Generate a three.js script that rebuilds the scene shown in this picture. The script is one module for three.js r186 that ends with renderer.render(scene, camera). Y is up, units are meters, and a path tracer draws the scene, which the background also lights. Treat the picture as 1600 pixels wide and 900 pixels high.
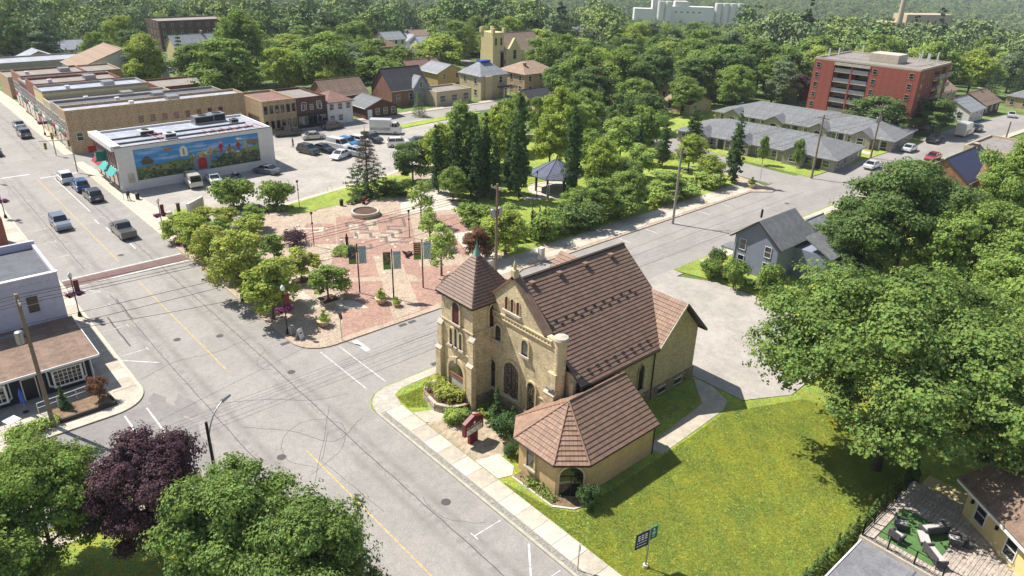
import * as THREE from 'three';
import { mergeGeometries } from 'three/addons/utils/BufferGeometryUtils.js';
import { MarchingCubes } from 'three/addons/objects/MarchingCubes.js';

// ---------- camera, sky, sun, exposure ----------
const scene = new THREE.Scene();
const camera = new THREE.PerspectiveCamera(2 * Math.atan(450 / 1148) * 180 / Math.PI, 16 / 9, 0.5, 6000);
{
  const p = 25.03 * Math.PI / 180, y = 42.3 * Math.PI / 180, r = 1.6 * Math.PI / 180;
  const fw = new THREE.Vector3(Math.sin(y) * Math.cos(p), -Math.sin(p), -Math.cos(y) * Math.cos(p));
  const rt = new THREE.Vector3(Math.cos(y), 0, Math.sin(y));
  const up = new THREE.Vector3().crossVectors(rt, fw);
  const up2 = up.clone().multiplyScalar(Math.cos(r)).addScaledVector(rt, -Math.sin(r));
  camera.position.set(0, 37, 0);
  camera.up.copy(up2);
  camera.lookAt(fw.x * 100, 37 + fw.y * 100, fw.z * 100);
}
const sunDir = new THREE.Vector3(-0.39 * 0.58, 0.815, -0.921 * 0.58).normalize();
{ // clear summer sky: pale near the horizon, soft blue above
  const w = 256, h = 128, d = new Float32Array(w * h * 4);
  for (let j = 0; j < h; j++) for (let i = 0; i < w; i++) {
    const el = ((j + .5) / h - .5) * Math.PI, t = Math.pow(Math.max(0, Math.sin(el)), .45), k = 4 * (j * w + i);
    const az = ((i + .5) / w - .5) * 2 * Math.PI, dx = Math.cos(el) * Math.cos(az), dz = Math.cos(el) * Math.sin(az), c = Math.max(0, dx * sunDir.x + Math.sin(el) * sunDir.y + dz * sunDir.z), g = .4 * Math.pow(c, 10);
    d[k] = .31 + (.105 - .31) * t + g; d[k + 1] = .335 + (.16 - .335) * t + g * .95; d[k + 2] = .37 + (.285 - .37) * t + g * .85; d[k + 3] = 1;
  }
  const sky = new THREE.DataTexture(d, w, h, THREE.RGBAFormat, THREE.FloatType); sky.mapping = THREE.EquirectangularReflectionMapping; sky.magFilter = THREE.LinearFilter; sky.needsUpdate = true;
  scene.background = sky; scene.environment = sky;
}
const sun = new THREE.DirectionalLight(0xfffaf4, 4.6);
sun.position.copy(sunDir).multiplyScalar(300);
sun.castShadow = true;
sun.shadow.mapSize.set(4096, 4096);
Object.assign(sun.shadow.camera, { left: -260, right: 260, top: 260, bottom: -260, far: 800 });
scene.add(sun);
scene.add(sun.target);
const renderer = new THREE.WebGLRenderer({ antialias: true });
renderer.toneMapping = THREE.LinearToneMapping;
renderer.toneMappingExposure = 1.66;
renderer.shadowMap.enabled = true;
scene.fog = new THREE.FogExp2(0xd6e0ea, 0.00015);

// ---------- helpers ----------
function rng(s) { return () => { s |= 0; s = s + 0x6D2B79F5 | 0; let t = Math.imul(s ^ s >>> 15, 1 | s); t = t + Math.imul(t ^ t >>> 7, 61 | t) ^ t; return ((t ^ t >>> 14) >>> 0) / 4294967296; }; }
const V = (x, y, z) => new THREE.Vector3(x, y, z);
const used = {};
function numbered(n) { if (!(n in used)) { used[n] = 0; return n; } used[n]++; return n + '_' + String(used[n]).padStart(3, '0'); }
function terr(x, z) { const d = Math.hypot(x, z), e = d - 190; if (e <= 0) return 0; const q = Math.min(e, 810); return -0.065 * q * q / (q + 60); }

// box-projected uv in metres, flat normals
function finish(g) {
  const own = g.userData.ownUV; g = g.index ? g.toNonIndexed() : g;
  for (const k of Object.keys(g.attributes)) if (!['position', 'normal', 'uv', 'color'].includes(k)) g.deleteAttribute(k);
  if (!g.attributes.normal) g.computeVertexNormals();
  if (own) g.userData.ownUV = true; else {
    const p = g.attributes.position, n = g.attributes.normal, uv = new Float32Array(p.count * 2);
    for (let i = 0; i < p.count; i++) {
      const ax = Math.abs(n.getX(i)), ay = Math.abs(n.getY(i)), az = Math.abs(n.getZ(i));
      if (ay >= ax && ay >= az) { uv[2 * i] = p.getX(i); uv[2 * i + 1] = p.getZ(i); }
      else if (ax >= az) { uv[2 * i] = p.getZ(i); uv[2 * i + 1] = p.getY(i); }
      else { uv[2 * i] = p.getX(i); uv[2 * i + 1] = p.getY(i); }
    }
    g.setAttribute('uv', new THREE.BufferAttribute(uv, 2));
  }
  return g;
}
function merge(list) {
  list = (Array.isArray(list) ? list : [list]).map(finish);
  return list.length === 1 ? list[0] : mergeGeometries(list, false);
}
function mesh(name, geos, mat, parent) {
  const m = new THREE.Mesh(merge(geos), mat);
  m.name = parent ? name : numbered(name);
  m.castShadow = m.receiveShadow = true;
  (parent || scene).add(m);
  return m;
}
function inst(name, geo, mat, parent) { const m = new THREE.Mesh(geo, mat); m.name = name; m.castShadow = m.receiveShadow = true; parent.add(m); return m; }
function tag(o, label, category, group) { o.userData.label = label; o.userData.category = category; if (group) o.userData.group = group; return o; }
function struct(name, geos, mat) { const m = mesh(name, geos, mat); m.userData.kind = 'structure'; return m; }
function thing(name, label, category, x = 0, y = 0, z = 0, ry = 0, group) {
  const o = new THREE.Group(); o.name = numbered(name); o.position.set(x, y, z); o.rotation.y = ry; scene.add(o);
  return tag(o, label, category, group);
}
function copyOf(src, label, x, y, z, ry = 0, s = 1) {
  const c = src.clone(); c.name = numbered(src.name.replace(/_\d{3}$/, '')); c.userData = { ...src.userData, label };
  c.position.set(x, y, z); c.rotation.y = ry; if (s !== 1) c.scale.setScalar(s); scene.add(c); return c;
}
// geometries
function bx(x0, x1, y0, y1, z0, z1) { const g = new THREE.BoxGeometry(Math.abs(x1 - x0), Math.abs(y1 - y0), Math.abs(z1 - z0)); g.translate((x0 + x1) / 2, (y0 + y1) / 2, (z0 + z1) / 2); return g; }
function rot(g, ry, x = 0, y = 0, z = 0) { g.rotateY(ry); g.translate(x, y, z); return g; }
function poly(pts) { // convex planar polygon
  const a = []; for (let i = 1; i < pts.length - 1; i++) a.push(...pts[0], ...pts[i], ...pts[i + 1]);
  const g = new THREE.BufferGeometry(); g.setAttribute('position', new THREE.Float32BufferAttribute(a, 3)); g.computeVertexNormals(); return g;
}
function prism(pts, y0, y1) { // pts [x,z] any simple polygon, closed solid
  const s = new THREE.Shape(pts.map(p => new THREE.Vector2(p[0], -p[1])));
  const g = new THREE.ExtrudeGeometry(s, { depth: y1 - y0, bevelEnabled: false }); g.rotateX(-Math.PI / 2); g.translate(0, y0, 0); return g;
}
function sheet(pts, y) { const s = new THREE.Shape(pts.map(p => new THREE.Vector2(p[0], -p[1]))); const g = new THREE.ShapeGeometry(s); g.rotateX(-Math.PI / 2); g.translate(0, y, 0); return g; }
const rect = (x0, x1, z0, z1) => [[x0, z0], [x1, z0], [x1, z1], [x0, z1]];
function rod(a, b, r0, r1 = r0, n = 8) {
  a = V(...a); b = V(...b); const d = b.clone().sub(a), g = new THREE.CylinderGeometry(r1, r0, d.length(), n, 1);
  g.applyQuaternion(new THREE.Quaternion().setFromUnitVectors(V(0, 1, 0), d.clone().normalize())); g.translate((a.x + b.x) / 2, (a.y + b.y) / 2, (a.z + b.z) / 2); return g;
}
function lathe(pts, n = 16) { return new THREE.LatheGeometry(pts.map(p => new THREE.Vector2(p[0], p[1])), n); }
function solidQuad(a, b, c, d, t) { // quad with thickness t along -normal
  const A = [a, b, c, d].map(p => V(...p)); const n = A[1].clone().sub(A[0]).cross(A[3].clone().sub(A[0])).normalize();
  const L = A.map(p => p.clone().addScaledVector(n, -t)); const arr = p => [p.x, p.y, p.z];
  const fs = [A.map(arr), [L[3], L[2], L[1], L[0]].map(arr)];
  for (let i = 0; i < 4; i++) { const j = (i + 1) % 4; fs.push([arr(A[i]), arr(L[i]), arr(L[j]), arr(A[j])]); }
  return merge(fs.map(poly));
}
function extr(shape, depth, bevel = 0) { return new THREE.ExtrudeGeometry(shape, bevel ? { depth, bevelEnabled: true, bevelSize: bevel, bevelThickness: bevel, bevelSegments: 2, curveSegments: 10 } : { depth, bevelEnabled: false, curveSegments: 10 }); }

// ---------- procedural textures ----------
function lattice(seed, n) { const r = rng(seed), a = new Float32Array(n * n); for (let i = 0; i < n * n; i++) a[i] = r(); return (x, y) => { x = ((x % n) + n) % n; y = ((y % n) + n) % n; const i = x | 0, j = y | 0, fx = x - i, fy = y - j, u = fx * fx * (3 - 2 * fx), v = fy * fy * (3 - 2 * fy), i1 = (i + 1) % n, j1 = (j + 1) % n; return (a[j * n + i] * (1 - u) + a[j * n + i1] * u) * (1 - v) + (a[j1 * n + i] * (1 - u) + a[j1 * n + i1] * u) * v; }; }
const L8 = lattice(1, 8), L32 = lattice(2, 32), L128 = lattice(3, 128), L256 = lattice(4, 256);
const fbm = (u, v) => L8(u * 8, v * 8) * .4 + L32(u * 32, v * 32) * .3 + L128(u * 128, v * 128) * .3; // u,v in 0..1, tiles
function tex(size, metres, fn, srgb = true) {
  const d = new Uint8Array(size * size * 4);
  for (let j = 0; j < size; j++) for (let i = 0; i < size; i++) { const c = fn(i / size, j / size), k = 4 * (j * size + i); d[k] = Math.max(0, Math.min(255, c[0])); d[k + 1] = Math.max(0, Math.min(255, c[1])); d[k + 2] = Math.max(0, Math.min(255, c[2])); d[k + 3] = 255; }
  const t = new THREE.DataTexture(d, size, size); t.wrapS = t.wrapT = THREE.RepeatWrapping; t.magFilter = THREE.LinearFilter; t.minFilter = THREE.LinearMipmapLinearFilter; t.generateMipmaps = true;
  if (srgb) t.colorSpace = THREE.SRGBColorSpace; t.repeat.set(1 / metres, 1 / metres); t.needsUpdate = true; return t;
}
const shadeC = (c, k) => [c[0] * k, c[1] * k, c[2] * k];
// base c (sRGB 0-255), amplitude of tone noise
const mottled = (c, amp, size, metres, warm = 0) => tex(size, metres, (u, v) => { const n = fbm(u, v) - .5, f = L256(u * 256, v * 256) - .5, k = 1 + amp * (n * 1.4 + f * .8); return [c[0] * k * (1 + warm * n), c[1] * k, c[2] * k * (1 - warm * n)]; });
function std(map, o = {}) { return new THREE.MeshStandardMaterial({ map, roughness: .9, ...o }); }
const flat = (hex, rough = .7, o = {}) => new THREE.MeshStandardMaterial({ color: hex, roughness: rough, ...o });
function brickTex(c, mortar, vary, size = 512, metres = 2, bh = .075, bl = .22) {
  const rows = Math.round(metres / bh), cols = Math.round(metres / bl), r = rng(9), tone = []; for (let i = 0; i < rows * cols; i++) tone.push(1 + (r() - .5) * vary);
  return tex(size, metres, (u, v) => { const y = v * rows, j = y | 0, x = u * cols + (j % 2) * .5, i = (x | 0) % cols, fy = y - j, fx = x - (x | 0), n = .9 + .2 * fbm(u, v);
    if (fy < .14 || fx < .05) return shadeC(mortar, n); const t = tone[j * cols + i] * n; return [c[0] * t, c[1] * t * (1 + (t - 1) * .2), c[2] * t]; });
}
function canvasTex(w, h, draw) { const c = document.createElement('canvas'); c.width = w; c.height = h; draw(c.getContext('2d'), w, h); const t = new THREE.CanvasTexture(c); t.colorSpace = THREE.SRGBColorSpace; return t; }
function panelUV(g) { g.userData.ownUV = true; return g; }

const M = {
  asphalt: std(tex(1024, 14, (u, v) => { const n = fbm(u, v), f = L256(u * 256, v * 256), h = L256(u * 512 + 7, v * 512 + 3); const k = .86 + .18 * n + .12 * f + .08 * h; return [138 * k, 133 * k, 126 * k]; })),
  street: (() => { const m = std(tex(1024, 14, (u, v) => { const x = ((u * 14 - 13.1) % 14 + 14) % 14, n = fbm(u, v), f = L256(u * 256, v * 256), h = L256(u * 512 + 7, v * 512 + 3), w = L32(v * 8 + 3, u * 3); let k = .84 + .2 * n + .13 * f + .1 * h; for (const c of [2.6, 4.4, 9.6, 11.4]) { const d = Math.abs(x - c); if (d < .55) k *= 1 - (.05 + .05 * w) * (1 - d / .55) * (.5 + f); } const o = Math.min(Math.abs(x - 3.5), Math.abs(x - 10.5)); if (o < .4 && L128(v * 60, u * 40) > .55) k *= .93; return [138 * k, 133 * k, 126 * k]; })); m.map.repeat.set(1 / 14, 1 / 14); return m; })(),
  asphaltDark: std(tex(512, 9, (u, v) => { const n = fbm(u, v), f = L256(u * 256, v * 256); const k = .84 + .24 * n + .12 * f; return [128 * k, 124 * k, 119 * k]; })),
  lot: std(tex(512, 18, (u, v) => { const n = fbm(u, v), f = L256(u * 256, v * 256); const k = .84 + .26 * n + .1 * f; return [158 * k, 151 * k, 141 * k]; })),
  tar: flat(0x4c4a48, .8), paint: std(mottled([194, 191, 186], .4, 256, 2)), yellow: std(mottled([186, 160, 100], .5, 256, 2)),
  concrete: std(mottled([184, 174, 156], .22, 512, 3, .05)), concrete2: std(mottled([176, 165, 147], .22, 512, 3.3, .05)), concrete3: std(mottled([190, 181, 165], .2, 512, 2.7, .05)),
  kerb: std(mottled([172, 165, 152], .25, 256, 2)),
  boulevard: std(brickTex([140, 134, 126], [110, 106, 100], .25, 512, 2.4, .1, .2)),
  grass: std(tex(1024, 13, (u, v) => { const n = fbm(u, v), f = L256(u * 256, v * 256), h = L256(u * 512, v * 512), p = L32(u * 32 + 5, v * 32 + 9); const k = .5 + .45 * n + .38 * f + .34 * h; return [137 * k * (1 + .2 * (p - .5)), 151 * k, 62 * k * (1 - .3 * (p - .5))]; }), { roughness: 1 }),
  grassFar: std(mottled([92, 110, 52], .5, 512, 30), { roughness: 1 }),
  soil: std(mottled([120, 98, 74], .5, 256, 2)), mulch: std(mottled([84, 62, 48], .6, 256, 1.5)), gravel: std(mottled([162, 146, 122], .45, 512, 2.5)),
  paver: std(tex(1024, 8, (u, v) => { const R = 80, C = 40, y = v * R, j = y | 0, x = u * C + (j % 2) * .5, i = x | 0; const t = L128(i * 3.7 + .5, j * 2.3 + .5); const n = .82 + .3 * t + .2 * (fbm(u, v) - .5); if (y - j < .14 || x - i < .08) return [128 * n, 112 * n, 96 * n]; return [182 * n, 163 * n, 141 * n]; })),
  paverRed: std(tex(1024, 8, (u, v) => { const R = 80, C = 40, y = v * R, j = y | 0, x = u * C + (j % 2) * .5, i = x | 0; const t = L128(i * 3.7 + .5, j * 2.3 + .5), q = L128(i * 1.3 + 9, j * 5.3); const n = .8 + .32 * t + .2 * (fbm(u, v) - .5); if (y - j < .14 || x - i < .08) return [128 * n, 106 * n, 92 * n]; return [(160 + 18 * q) * n, (122 + 24 * q) * n, (106 + 22 * q) * n]; })),
  paverDark: std(mottled([112, 97, 88], .3, 256, 2)), paverPale: std(mottled([198, 186, 166], .2, 256, 2)), brickWalk: std(brickTex([112, 86, 80], [98, 82, 76], .25)),
  buff: std(tex(1024, 6, (() => { const R = 80, C = 28, r = rng(19), t = []; for (let i = 0; i < R * C; i++) t.push(1 + (r() - .5) * .22); return (u, v) => { const y = v * R, j = y | 0, x = u * C + (j % 2) * .5, i = (x | 0) % C, n = .84 + .32 * fbm(u, v), st = L32(u * 10, v * 5) > .68 ? .93 : 1, k = t[j * C + i] * n * st; return y - j < .16 || x - (x | 0) < .04 ? [178 * n, 164 * n, 138 * n] : [206 * k, 186 * k, 146 * k]; }; })()), { roughness: .95 }), buffTrim: std(mottled([198, 180, 142], .2, 256, 2)),
  stone: std(brickTex([136, 122, 98], [112, 102, 86], .45, 512, 3, .3, .5)), annexWall: std(mottled([198, 168, 124], .16, 512, 2.5)), buffPale: std(brickTex([190, 174, 138], [166, 154, 128], .22, 1024, 3)),
  redBrick: std(brickTex([136, 78, 64], [118, 84, 74], .3)), brownBrick: std(brickTex([92, 62, 48], [76, 58, 50], .3)), tanBrick: std(brickTex([170, 145, 112], [152, 134, 110], .3)), orangeBrick: std(brickTex([140, 98, 78], [124, 96, 82], .3)), aptBrick: std(brickTex([152, 78, 64], [134, 88, 76], .3)),
  tile: std(tex(512, 2.4, (u, v) => { const x = u * 8, f = x - (x | 0), n = .88 + .24 * fbm(u, v), j = f < .1 ? .8 : 1, t = 1 + .14 * (L32((x | 0) * 4.3, v * 6) - .5); return [124 * n * j * t, 99 * n * j * t, 82 * n * j * t]; }), { roughness: .62 }),
  tilePale: std(tex(512, 2.4, (u, v) => { const x = u * 8, f = x - (x | 0), n = .88 + .24 * fbm(u, v), j = f < .12 ? .72 : 1, t = 1 + .2 * (L32((x | 0) * 4.3, v * 6) - .5); return [143 * n * j * t, 113 * n * j * t, 92 * n * j * t]; }), { roughness: .7 }),
  trimDark: flat(0x33271f, .6), gutter: flat(0x2d241e, .5), copper: flat(0x6f9a86, .6),
  shGrey: std(mottled([112, 113, 113], .3, 512, 3)), shBrown: std(mottled([124, 103, 87], .4, 512, 3)), shDark: std(mottled([66, 64, 66], .4, 512, 3)), shTan: std(mottled([148, 126, 106], .3, 512, 3)), shRed: std(mottled([126, 96, 84], .3, 512, 3)), shSlate: std(mottled([134, 136, 139], .3, 512, 3)),
  membrane: std(mottled([152, 155, 162], .28, 512, 6)), membraneDark: std(mottled([92, 94, 98], .25, 512, 6)), membraneGrey: std(mottled([118, 118, 120], .28, 512, 4)), tarRoof: std(mottled([134, 127, 119], .25, 512, 6)),
  white: std(mottled([214, 212, 206], .08, 256, 3)), lilac: std(mottled([186, 184, 198], .1, 256, 3)), navy: std(mottled([38, 44, 56], .2, 256, 2)), cream: std(mottled([206, 190, 140], .1, 256, 3)), yellowSiding: std(tex(256, 2, (u, v) => { const y = v * 14, f = y - (y | 0), n = .95 + .1 * fbm(u, v); return shadeC([212, 192, 132], n * (f < .1 ? .86 : 1)); })),
  siding: std(tex(512, 2.8, (u, v) => { const y = v * 16, f = y - (y | 0), n = .94 + .12 * fbm(u, v); return shadeC([136, 141, 156], n * (f < .12 ? .66 : 1)); })), sidingBeige: std(mottled([182, 166, 138], .1, 256, 3)), mustard: std(mottled([178, 152, 100], .12, 256, 3)), concreteWall: std(mottled([150, 144, 134], .2, 256, 3)), black: flat(0x17171a, .5), darkMetal: flat(0x1d1d20, .45, { metalness: .4 }), steel: flat(0x9b9d9f, .4, { metalness: .7 }), whitePaint: flat(0xd8d8d4, .5),
  pole: std(mottled([128, 112, 92], .35, 256, 1.5)), bark: std(mottled([88, 74, 60], .5, 256, 1)), rubber: flat(0x141414, .85), rim: flat(0xa8a9ac, .35, { metalness: .8 }),
  glass: new THREE.MeshPhysicalMaterial({ color: 0x18201f, roughness: .06, metalness: 0, clearcoat: 1, clearcoatRoughness: .03 }), carGlass: new THREE.MeshPhysicalMaterial({ color: 0x0e1216, roughness: .05, clearcoat: 1 }),
  stained: std(tex(128, 1.2, (u, v) => { const a = L32(u * 24, v * 24), b = L32(u * 24 + 11, v * 24 + 5); const k = a > .72 ? 1.7 : a < .4 ? .5 : 1; return [(50 + 70 * b) * k, (44 + 50 * a) * k, (46 + 46 * b) * k]; }), { roughness: .2 }),
  lampGlass: flat(0xf2efe6, .3), maroon: flat(0x6c1824, .5), redPaint: flat(0xa02820, .5), woodDeck: std(tex(256, 1.2, (u, v) => { const n = .8 + .4 * L128(u * 8, v * 128); return shadeC([166, 154, 140], n * (.9 + .2 * L8(u * 8, v * 8))); })), turf: std(mottled([78, 112, 58], .35, 256, 1)), wicker: std(mottled([74, 72, 72], .4, 256, .5)), cushion: flat(0xb4b0aa, .9), flowers: flat(0x7c2350, .8), flowersPink: flat(0x8e3c62, .8), awningGreen: flat(0x1f7a66, .7), teal: flat(0x3b9f92, .6), awningRed: flat(0x8e2430, .7), blueTarp: flat(0x2a55a0, .7),
};
M.grass.bumpMap = tex(512, 2, (u, v) => { const h = L256(u * 256, v * 256) * 160 + 90 * L128(u * 128, v * 128); return [h, h, h]; }, false); M.grass.bumpScale = .05;
// ---------- ground, streets, pavements ----------
{ // terrain: polar sheet that falls away beyond the town centre
  const pos = [], idx = [], uv = [], NA = 160, radii = [0, 20, 60, 120, 185, 200, 215, 230, 250, 275, 300, 340, 380, 430, 480, 550, 620, 700, 800, 900, 1000, 1200, 1500, 2000, 2600, 3400];
  const r0 = rng(5);
  for (let k = 0; k < radii.length; k++) for (let a = 0; a <= NA; a++) { const t = a / NA * Math.PI * 2, x = radii[k] * Math.sin(t), z = -radii[k] * Math.cos(t); pos.push(x, terr(x, z) - .04 + (radii[k] > 600 ? (r0() - .5) * 4 : 0), z); uv.push(x, z); }
  for (let k = 0; k < radii.length - 1; k++) for (let a = 0; a < NA; a++) { const i = k * (NA + 1) + a, j = i + NA + 1; idx.push(i, i + 1, j, i + 1, j + 1, j); }
  const g = new THREE.BufferGeometry(); g.setAttribute('position', new THREE.Float32BufferAttribute(pos, 3)); g.setAttribute('uv', new THREE.Float32BufferAttribute(uv, 2)); g.setIndex(idx); g.computeVertexNormals();
  const m = new THREE.Mesh(g, M.grassFar); m.name = 'terrain'; m.userData.kind = 'structure'; m.receiveShadow = true; scene.add(m);
}
function ribbon(pts, w, y, step = 12) { // road ribbon along points [x,z], follows the terrain
  const P = []; for (let i = 0; i < pts.length - 1; i++) { const [x0, z0] = pts[i], [x1, z1] = pts[i + 1], n = Math.max(1, Math.ceil(Math.hypot(x1 - x0, z1 - z0) / step)); for (let k = 0; k < n; k++) P.push([x0 + (x1 - x0) * k / n, z0 + (z1 - z0) * k / n]); } P.push(pts[pts.length - 1]);
  const a = [], L = P.map((p, i) => { const q = P[Math.min(i + 1, P.length - 1)], o = P[Math.max(i - 1, 0)], dx = q[0] - o[0], dz = q[1] - o[1], l = Math.hypot(dx, dz), nx = -dz / l * w / 2, nz = dx / l * w / 2; return [[p[0] - nx, p[1] - nz], [p[0] + nx, p[1] + nz]]; });
  const Y = p => terr(p[0], p[1]) + y;
  for (let i = 0; i < P.length - 1; i++) { const [A, B] = L[i], [C, D] = L[i + 1]; a.push(A[0], Y(A), A[1], B[0], Y(B), B[1], C[0], Y(C), C[1], B[0], Y(B), B[1], D[0], Y(D), D[1], C[0], Y(C), C[1]); }
  const g = new THREE.BufferGeometry(); g.setAttribute('position', new THREE.Float32BufferAttribute(a, 3)); g.computeVertexNormals(); return g;
}
const ZN = -59.5, ZS = -49.8, XW = 13.1, XE = 27.1; // kerb lines of the two streets
const road = struct('main_street', [ribbon([[20.1, 60], [20.1, -175], [24, -420]], 20, 0)], M.street);
struct('cross_street', [sheet([[26.8, -59.7], [50, -59.7], [60, -62.4], [128, -62.4], [128, -49.6], [26.8, -49.6]], .004), ribbon([[127.9, -55.2], [240, -55]], 10.6, .004)], M.asphalt);
struct('side_street', [sheet(rect(-160, 13.0, -60.4, -49.2), .004)], M.asphaltDark);
struct('side_street_patch', [sheet([[12.9, -61.4], [13.6, -62], [14.2, -60.6], [13.9, -59.8], [14.6, -58.2], [14.3, -56.6], [14.9, -55], [14.4, -53], [14.8, -51.4], [14.2, -49.6], [13.9, -48], [12.9, -48.6]], .008)], M.asphaltDark);
struct('north_street', [ribbon([[121.7, -50], [122, -75], [131, -104], [150, -150], [185, -240], [240, -420]], 8.4, .008)], M.asphalt);
struct('rear_street', [ribbon([[60, -143.5], [150, -143.5], [230, -148]], 6.5, .012)], M.asphalt);
struct('second_cross_street', [ribbon([[-120, -148], [60, -148]], 9, .008)], M.asphalt);
const carPark = struct('car_park', [sheet([[31.5, -100], [45.5, -103.4], [66, -107.6], [84, -112], [104, -118], [104, -140.4], [52, -140.4], [30, -124], [30.5, -112]], .016)], M.lot);
struct('rear_car_park', [sheet(rect(54.6, 66, -140, -122), .02)], M.lot);
struct('church_car_park', [sheet([[53.5, -48.4], [71.5, -48.4], [74, -44], [74.3, -36], [72, -30], [66, -25.5], [58, -25], [53.6, -27.4], [53.6, -33]], .1)], M.lot);
struct('lot_apron', [sheet([[58, -49.9], [73, -49.9], [73, -48.3], [58, -48.3]], .06)], M.lot);
struct('far_car_park', [sheet(rect(66, 92, -275, -238), terr(78, -255) + .1)], M.lot);

// blocks with kerbs (raised 0.12)
function block(name, pts, mat, y1 = .12) { return struct(name, [prism(pts, -.1, y1)], mat); }
function arcPts(cx, cz, r, a0, a1, n = 10) { const o = []; for (let i = 0; i <= n; i++) { const a = a0 + (a1 - a0) * i / n; o.push([cx + r * Math.cos(a), cz + r * Math.sin(a)]); } return o; }
const PI = Math.PI;
// plaza and park block: rounded corner at the main junction, bulb-out at the far junction
const plazaOutline = [...arcPts(XE + 3.2, ZN - 3.2, 3.2, PI, PI / 2, 8), [52, ZN], [58, -61.8], [110.5, -62], ...arcPts(113.5, -62, 2.3, PI / 2, -.3, 8), [118, -72], [126, -103], [104, -117.6], [84, -111.6], [66, -107.4], [45.3, -103.2], [XE, -98]];
block('plaza_block', plazaOutline, M.paver);
const plaza = scene.getObjectByName('plaza_block');
function band(name, pts, mat, y, parent) { return mesh(name, [sheet(pts, y)], mat, parent); }
// coloured fields of the plaza paving
band('paving_field', [[31.5, -60.4], [42.5, -60.2], [46.5, -66], [38.5, -72.5], [36.2, -68]], M.paverRed, .124, plaza);
band('paving_field', [[42.6, -60.6], [51.5, -60.4], [55, -66], [47, -71], [45.6, -66]], M.paverRed, .128, plaza);
band('paving_field', [[37.5, -74.2], [47, -68.5], [52.5, -77], [43.9, -83.3]], M.paverRed, .132, plaza);
band('paving_field', [[44.1, -83.5], [52.4, -77.1], [58.6, -87.7], [49.3, -93]], M.paverRed, .136, plaza);
band('paving_field', [[54.5, -69.5], [57.8, -68.6], [64, -83.5], [60.4, -85]], M.paverRed, .124, plaza);
band('paving_field', [[40.4, -86.2], [44, -83.6], [47.6, -90.5], [44.6, -93.2]], M.paverRed, .124, plaza);
{ // lighter strips that split the fields, then the dark interlocking bands
  const e = [44.1, -83.5], ux = [0.79, 0.613], uz = [.486, -.873]; // across and up the field
  const at = (a, b) => [e[0] + ux[0] * a + uz[0] * b, e[1] + ux[1] * a + uz[1] * b];
  const strip = (a0, b0, a1, b1, w, mat, y, n) => { const pts = a0 === a1 ? [at(a0 - w, b0 - w), at(a0 + w, b0 - w), at(a0 + w, b1 + w), at(a0 - w, b1 + w)] : [at(a0 - w, b0 - w), at(a1 + w, b0 - w), at(a1 + w, b0 + w), at(a0 - w, b0 + w)]; band(n, pts, mat, y, plaza); };
  strip(3.4, 3, 5.6, 3, 1.2, M.paver, .14, 'paving_strip'); strip(5, 6, 5, 9.5, .8, M.paver, .14, 'paving_strip'); strip(2.4, 5, 2.4, 7, .7, M.paver, .14, 'paving_strip'); strip(7.6, .8, 7.6, 4.5, .8, M.paver, .14, 'paving_strip');
  const r = rng(77);
  const paths = [[[.6, .4], [.6, 2.2], [2.6, 2.2], [2.6, 4], [4.6, 4], [4.6, 2.4], [6.6, 2.4], [6.6, .6], [9.6, .6]], [[1.4, 6.6], [1.4, 8.2], [3.6, 8.2], [3.6, 7.2], [5.4, 7.2], [5.4, 8.6], [7.8, 8.6], [7.8, 10.4], [9.6, 10.4], [9.6, 6.8], [7.2, 6.8], [7.2, 5.4], [8.8, 5.4], [8.8, 4]], [[2.2, 5.4], [4.2, 5.4], [4.2, 6.2]], [[6.2, 4], [7.6, 4], [7.6, 2.2], [9.8, 2.2]], [[2, 10], [4, 10], [4, 9.4]], [[1.4, -1.6], [4.4, -1.6], [4.4, -.4]]];
  for (const p of paths) for (let i = 0; i < p.length - 1; i++) { const [a, b] = p[i], [c, d] = p[i + 1]; if (a === c) strip(a, Math.min(b, d), a, Math.max(b, d), .22, M.paverDark, .144 + .0006 * i, 'paving_band'); else strip(Math.min(a, c), b, Math.max(a, c), b, .22, M.paverDark, .144 + .0006 * i, 'paving_band'); }
  const tile = sheet(rect(-.24, .24, -.16, .16), 0); finish(tile); const g = merge(tile);
  for (let i = 0; i < 44; i++) { const a = r() * 22 - 8, b = r() * 22 - 11, q = at(a, b); if (q[1] > -61 || q[0] < 33 || q[0] > 57 || q[1] < -96) continue; const m = inst('inlay_stone', g, M.paverPale, plaza); m.position.set(q[0], .152, q[1]); m.rotation.y = .66; }
}
band('paving_strip', [[37.8, -60.3], [41.4, -60.3], [48.4, -75.2], [45.6, -77]], M.paver, .1385, plaza);
// plaza details: pale rectangles and tree beds along the left walk
band('pale_bed', [[34, -66.2], [36.8, -64.4], [36.4, -67.2], [34.6, -68.4]].map(p => [p[0] + .5, p[1]]), M.concrete, .128, plaza);
for (const [x, z] of [[34.8, -69], [34.8, -75.4], [34.8, -82.5]]) { const b = mesh('tree_bed', [bx(x - 1.1, x + 1.1, .12, .26, z - 1.1, z - .95), bx(x - 1.1, x + 1.1, .12, .26, z + .95, z + 1.1), bx(x - 1.1, x - .95, .12, .26, z - .95, z + .95), bx(x + .95, x + 1.1, .12, .26, z - .95, z + .95)], M.concrete, plaza); mesh('soil', [sheet(rect(x - .95, x + .95, z - .95, z + .95), .17)], M.mulch, b); }
band('walk_strip', [[32.2, -68], [33.6, -68], [33.6, -92], [32.2, -92]], M.concrete, .128, plaza);
band('diamond_bed', [[41.4, -92.6], [45.8, -90.2], [44.8, -88.6], [40.6, -91]], M.paverPale, .128, plaza); band('diamond_infill', [[41.8, -92], [45, -90.2], [44.5, -89.3], [41.3, -91]], M.paverRed, .132, plaza);
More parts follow.
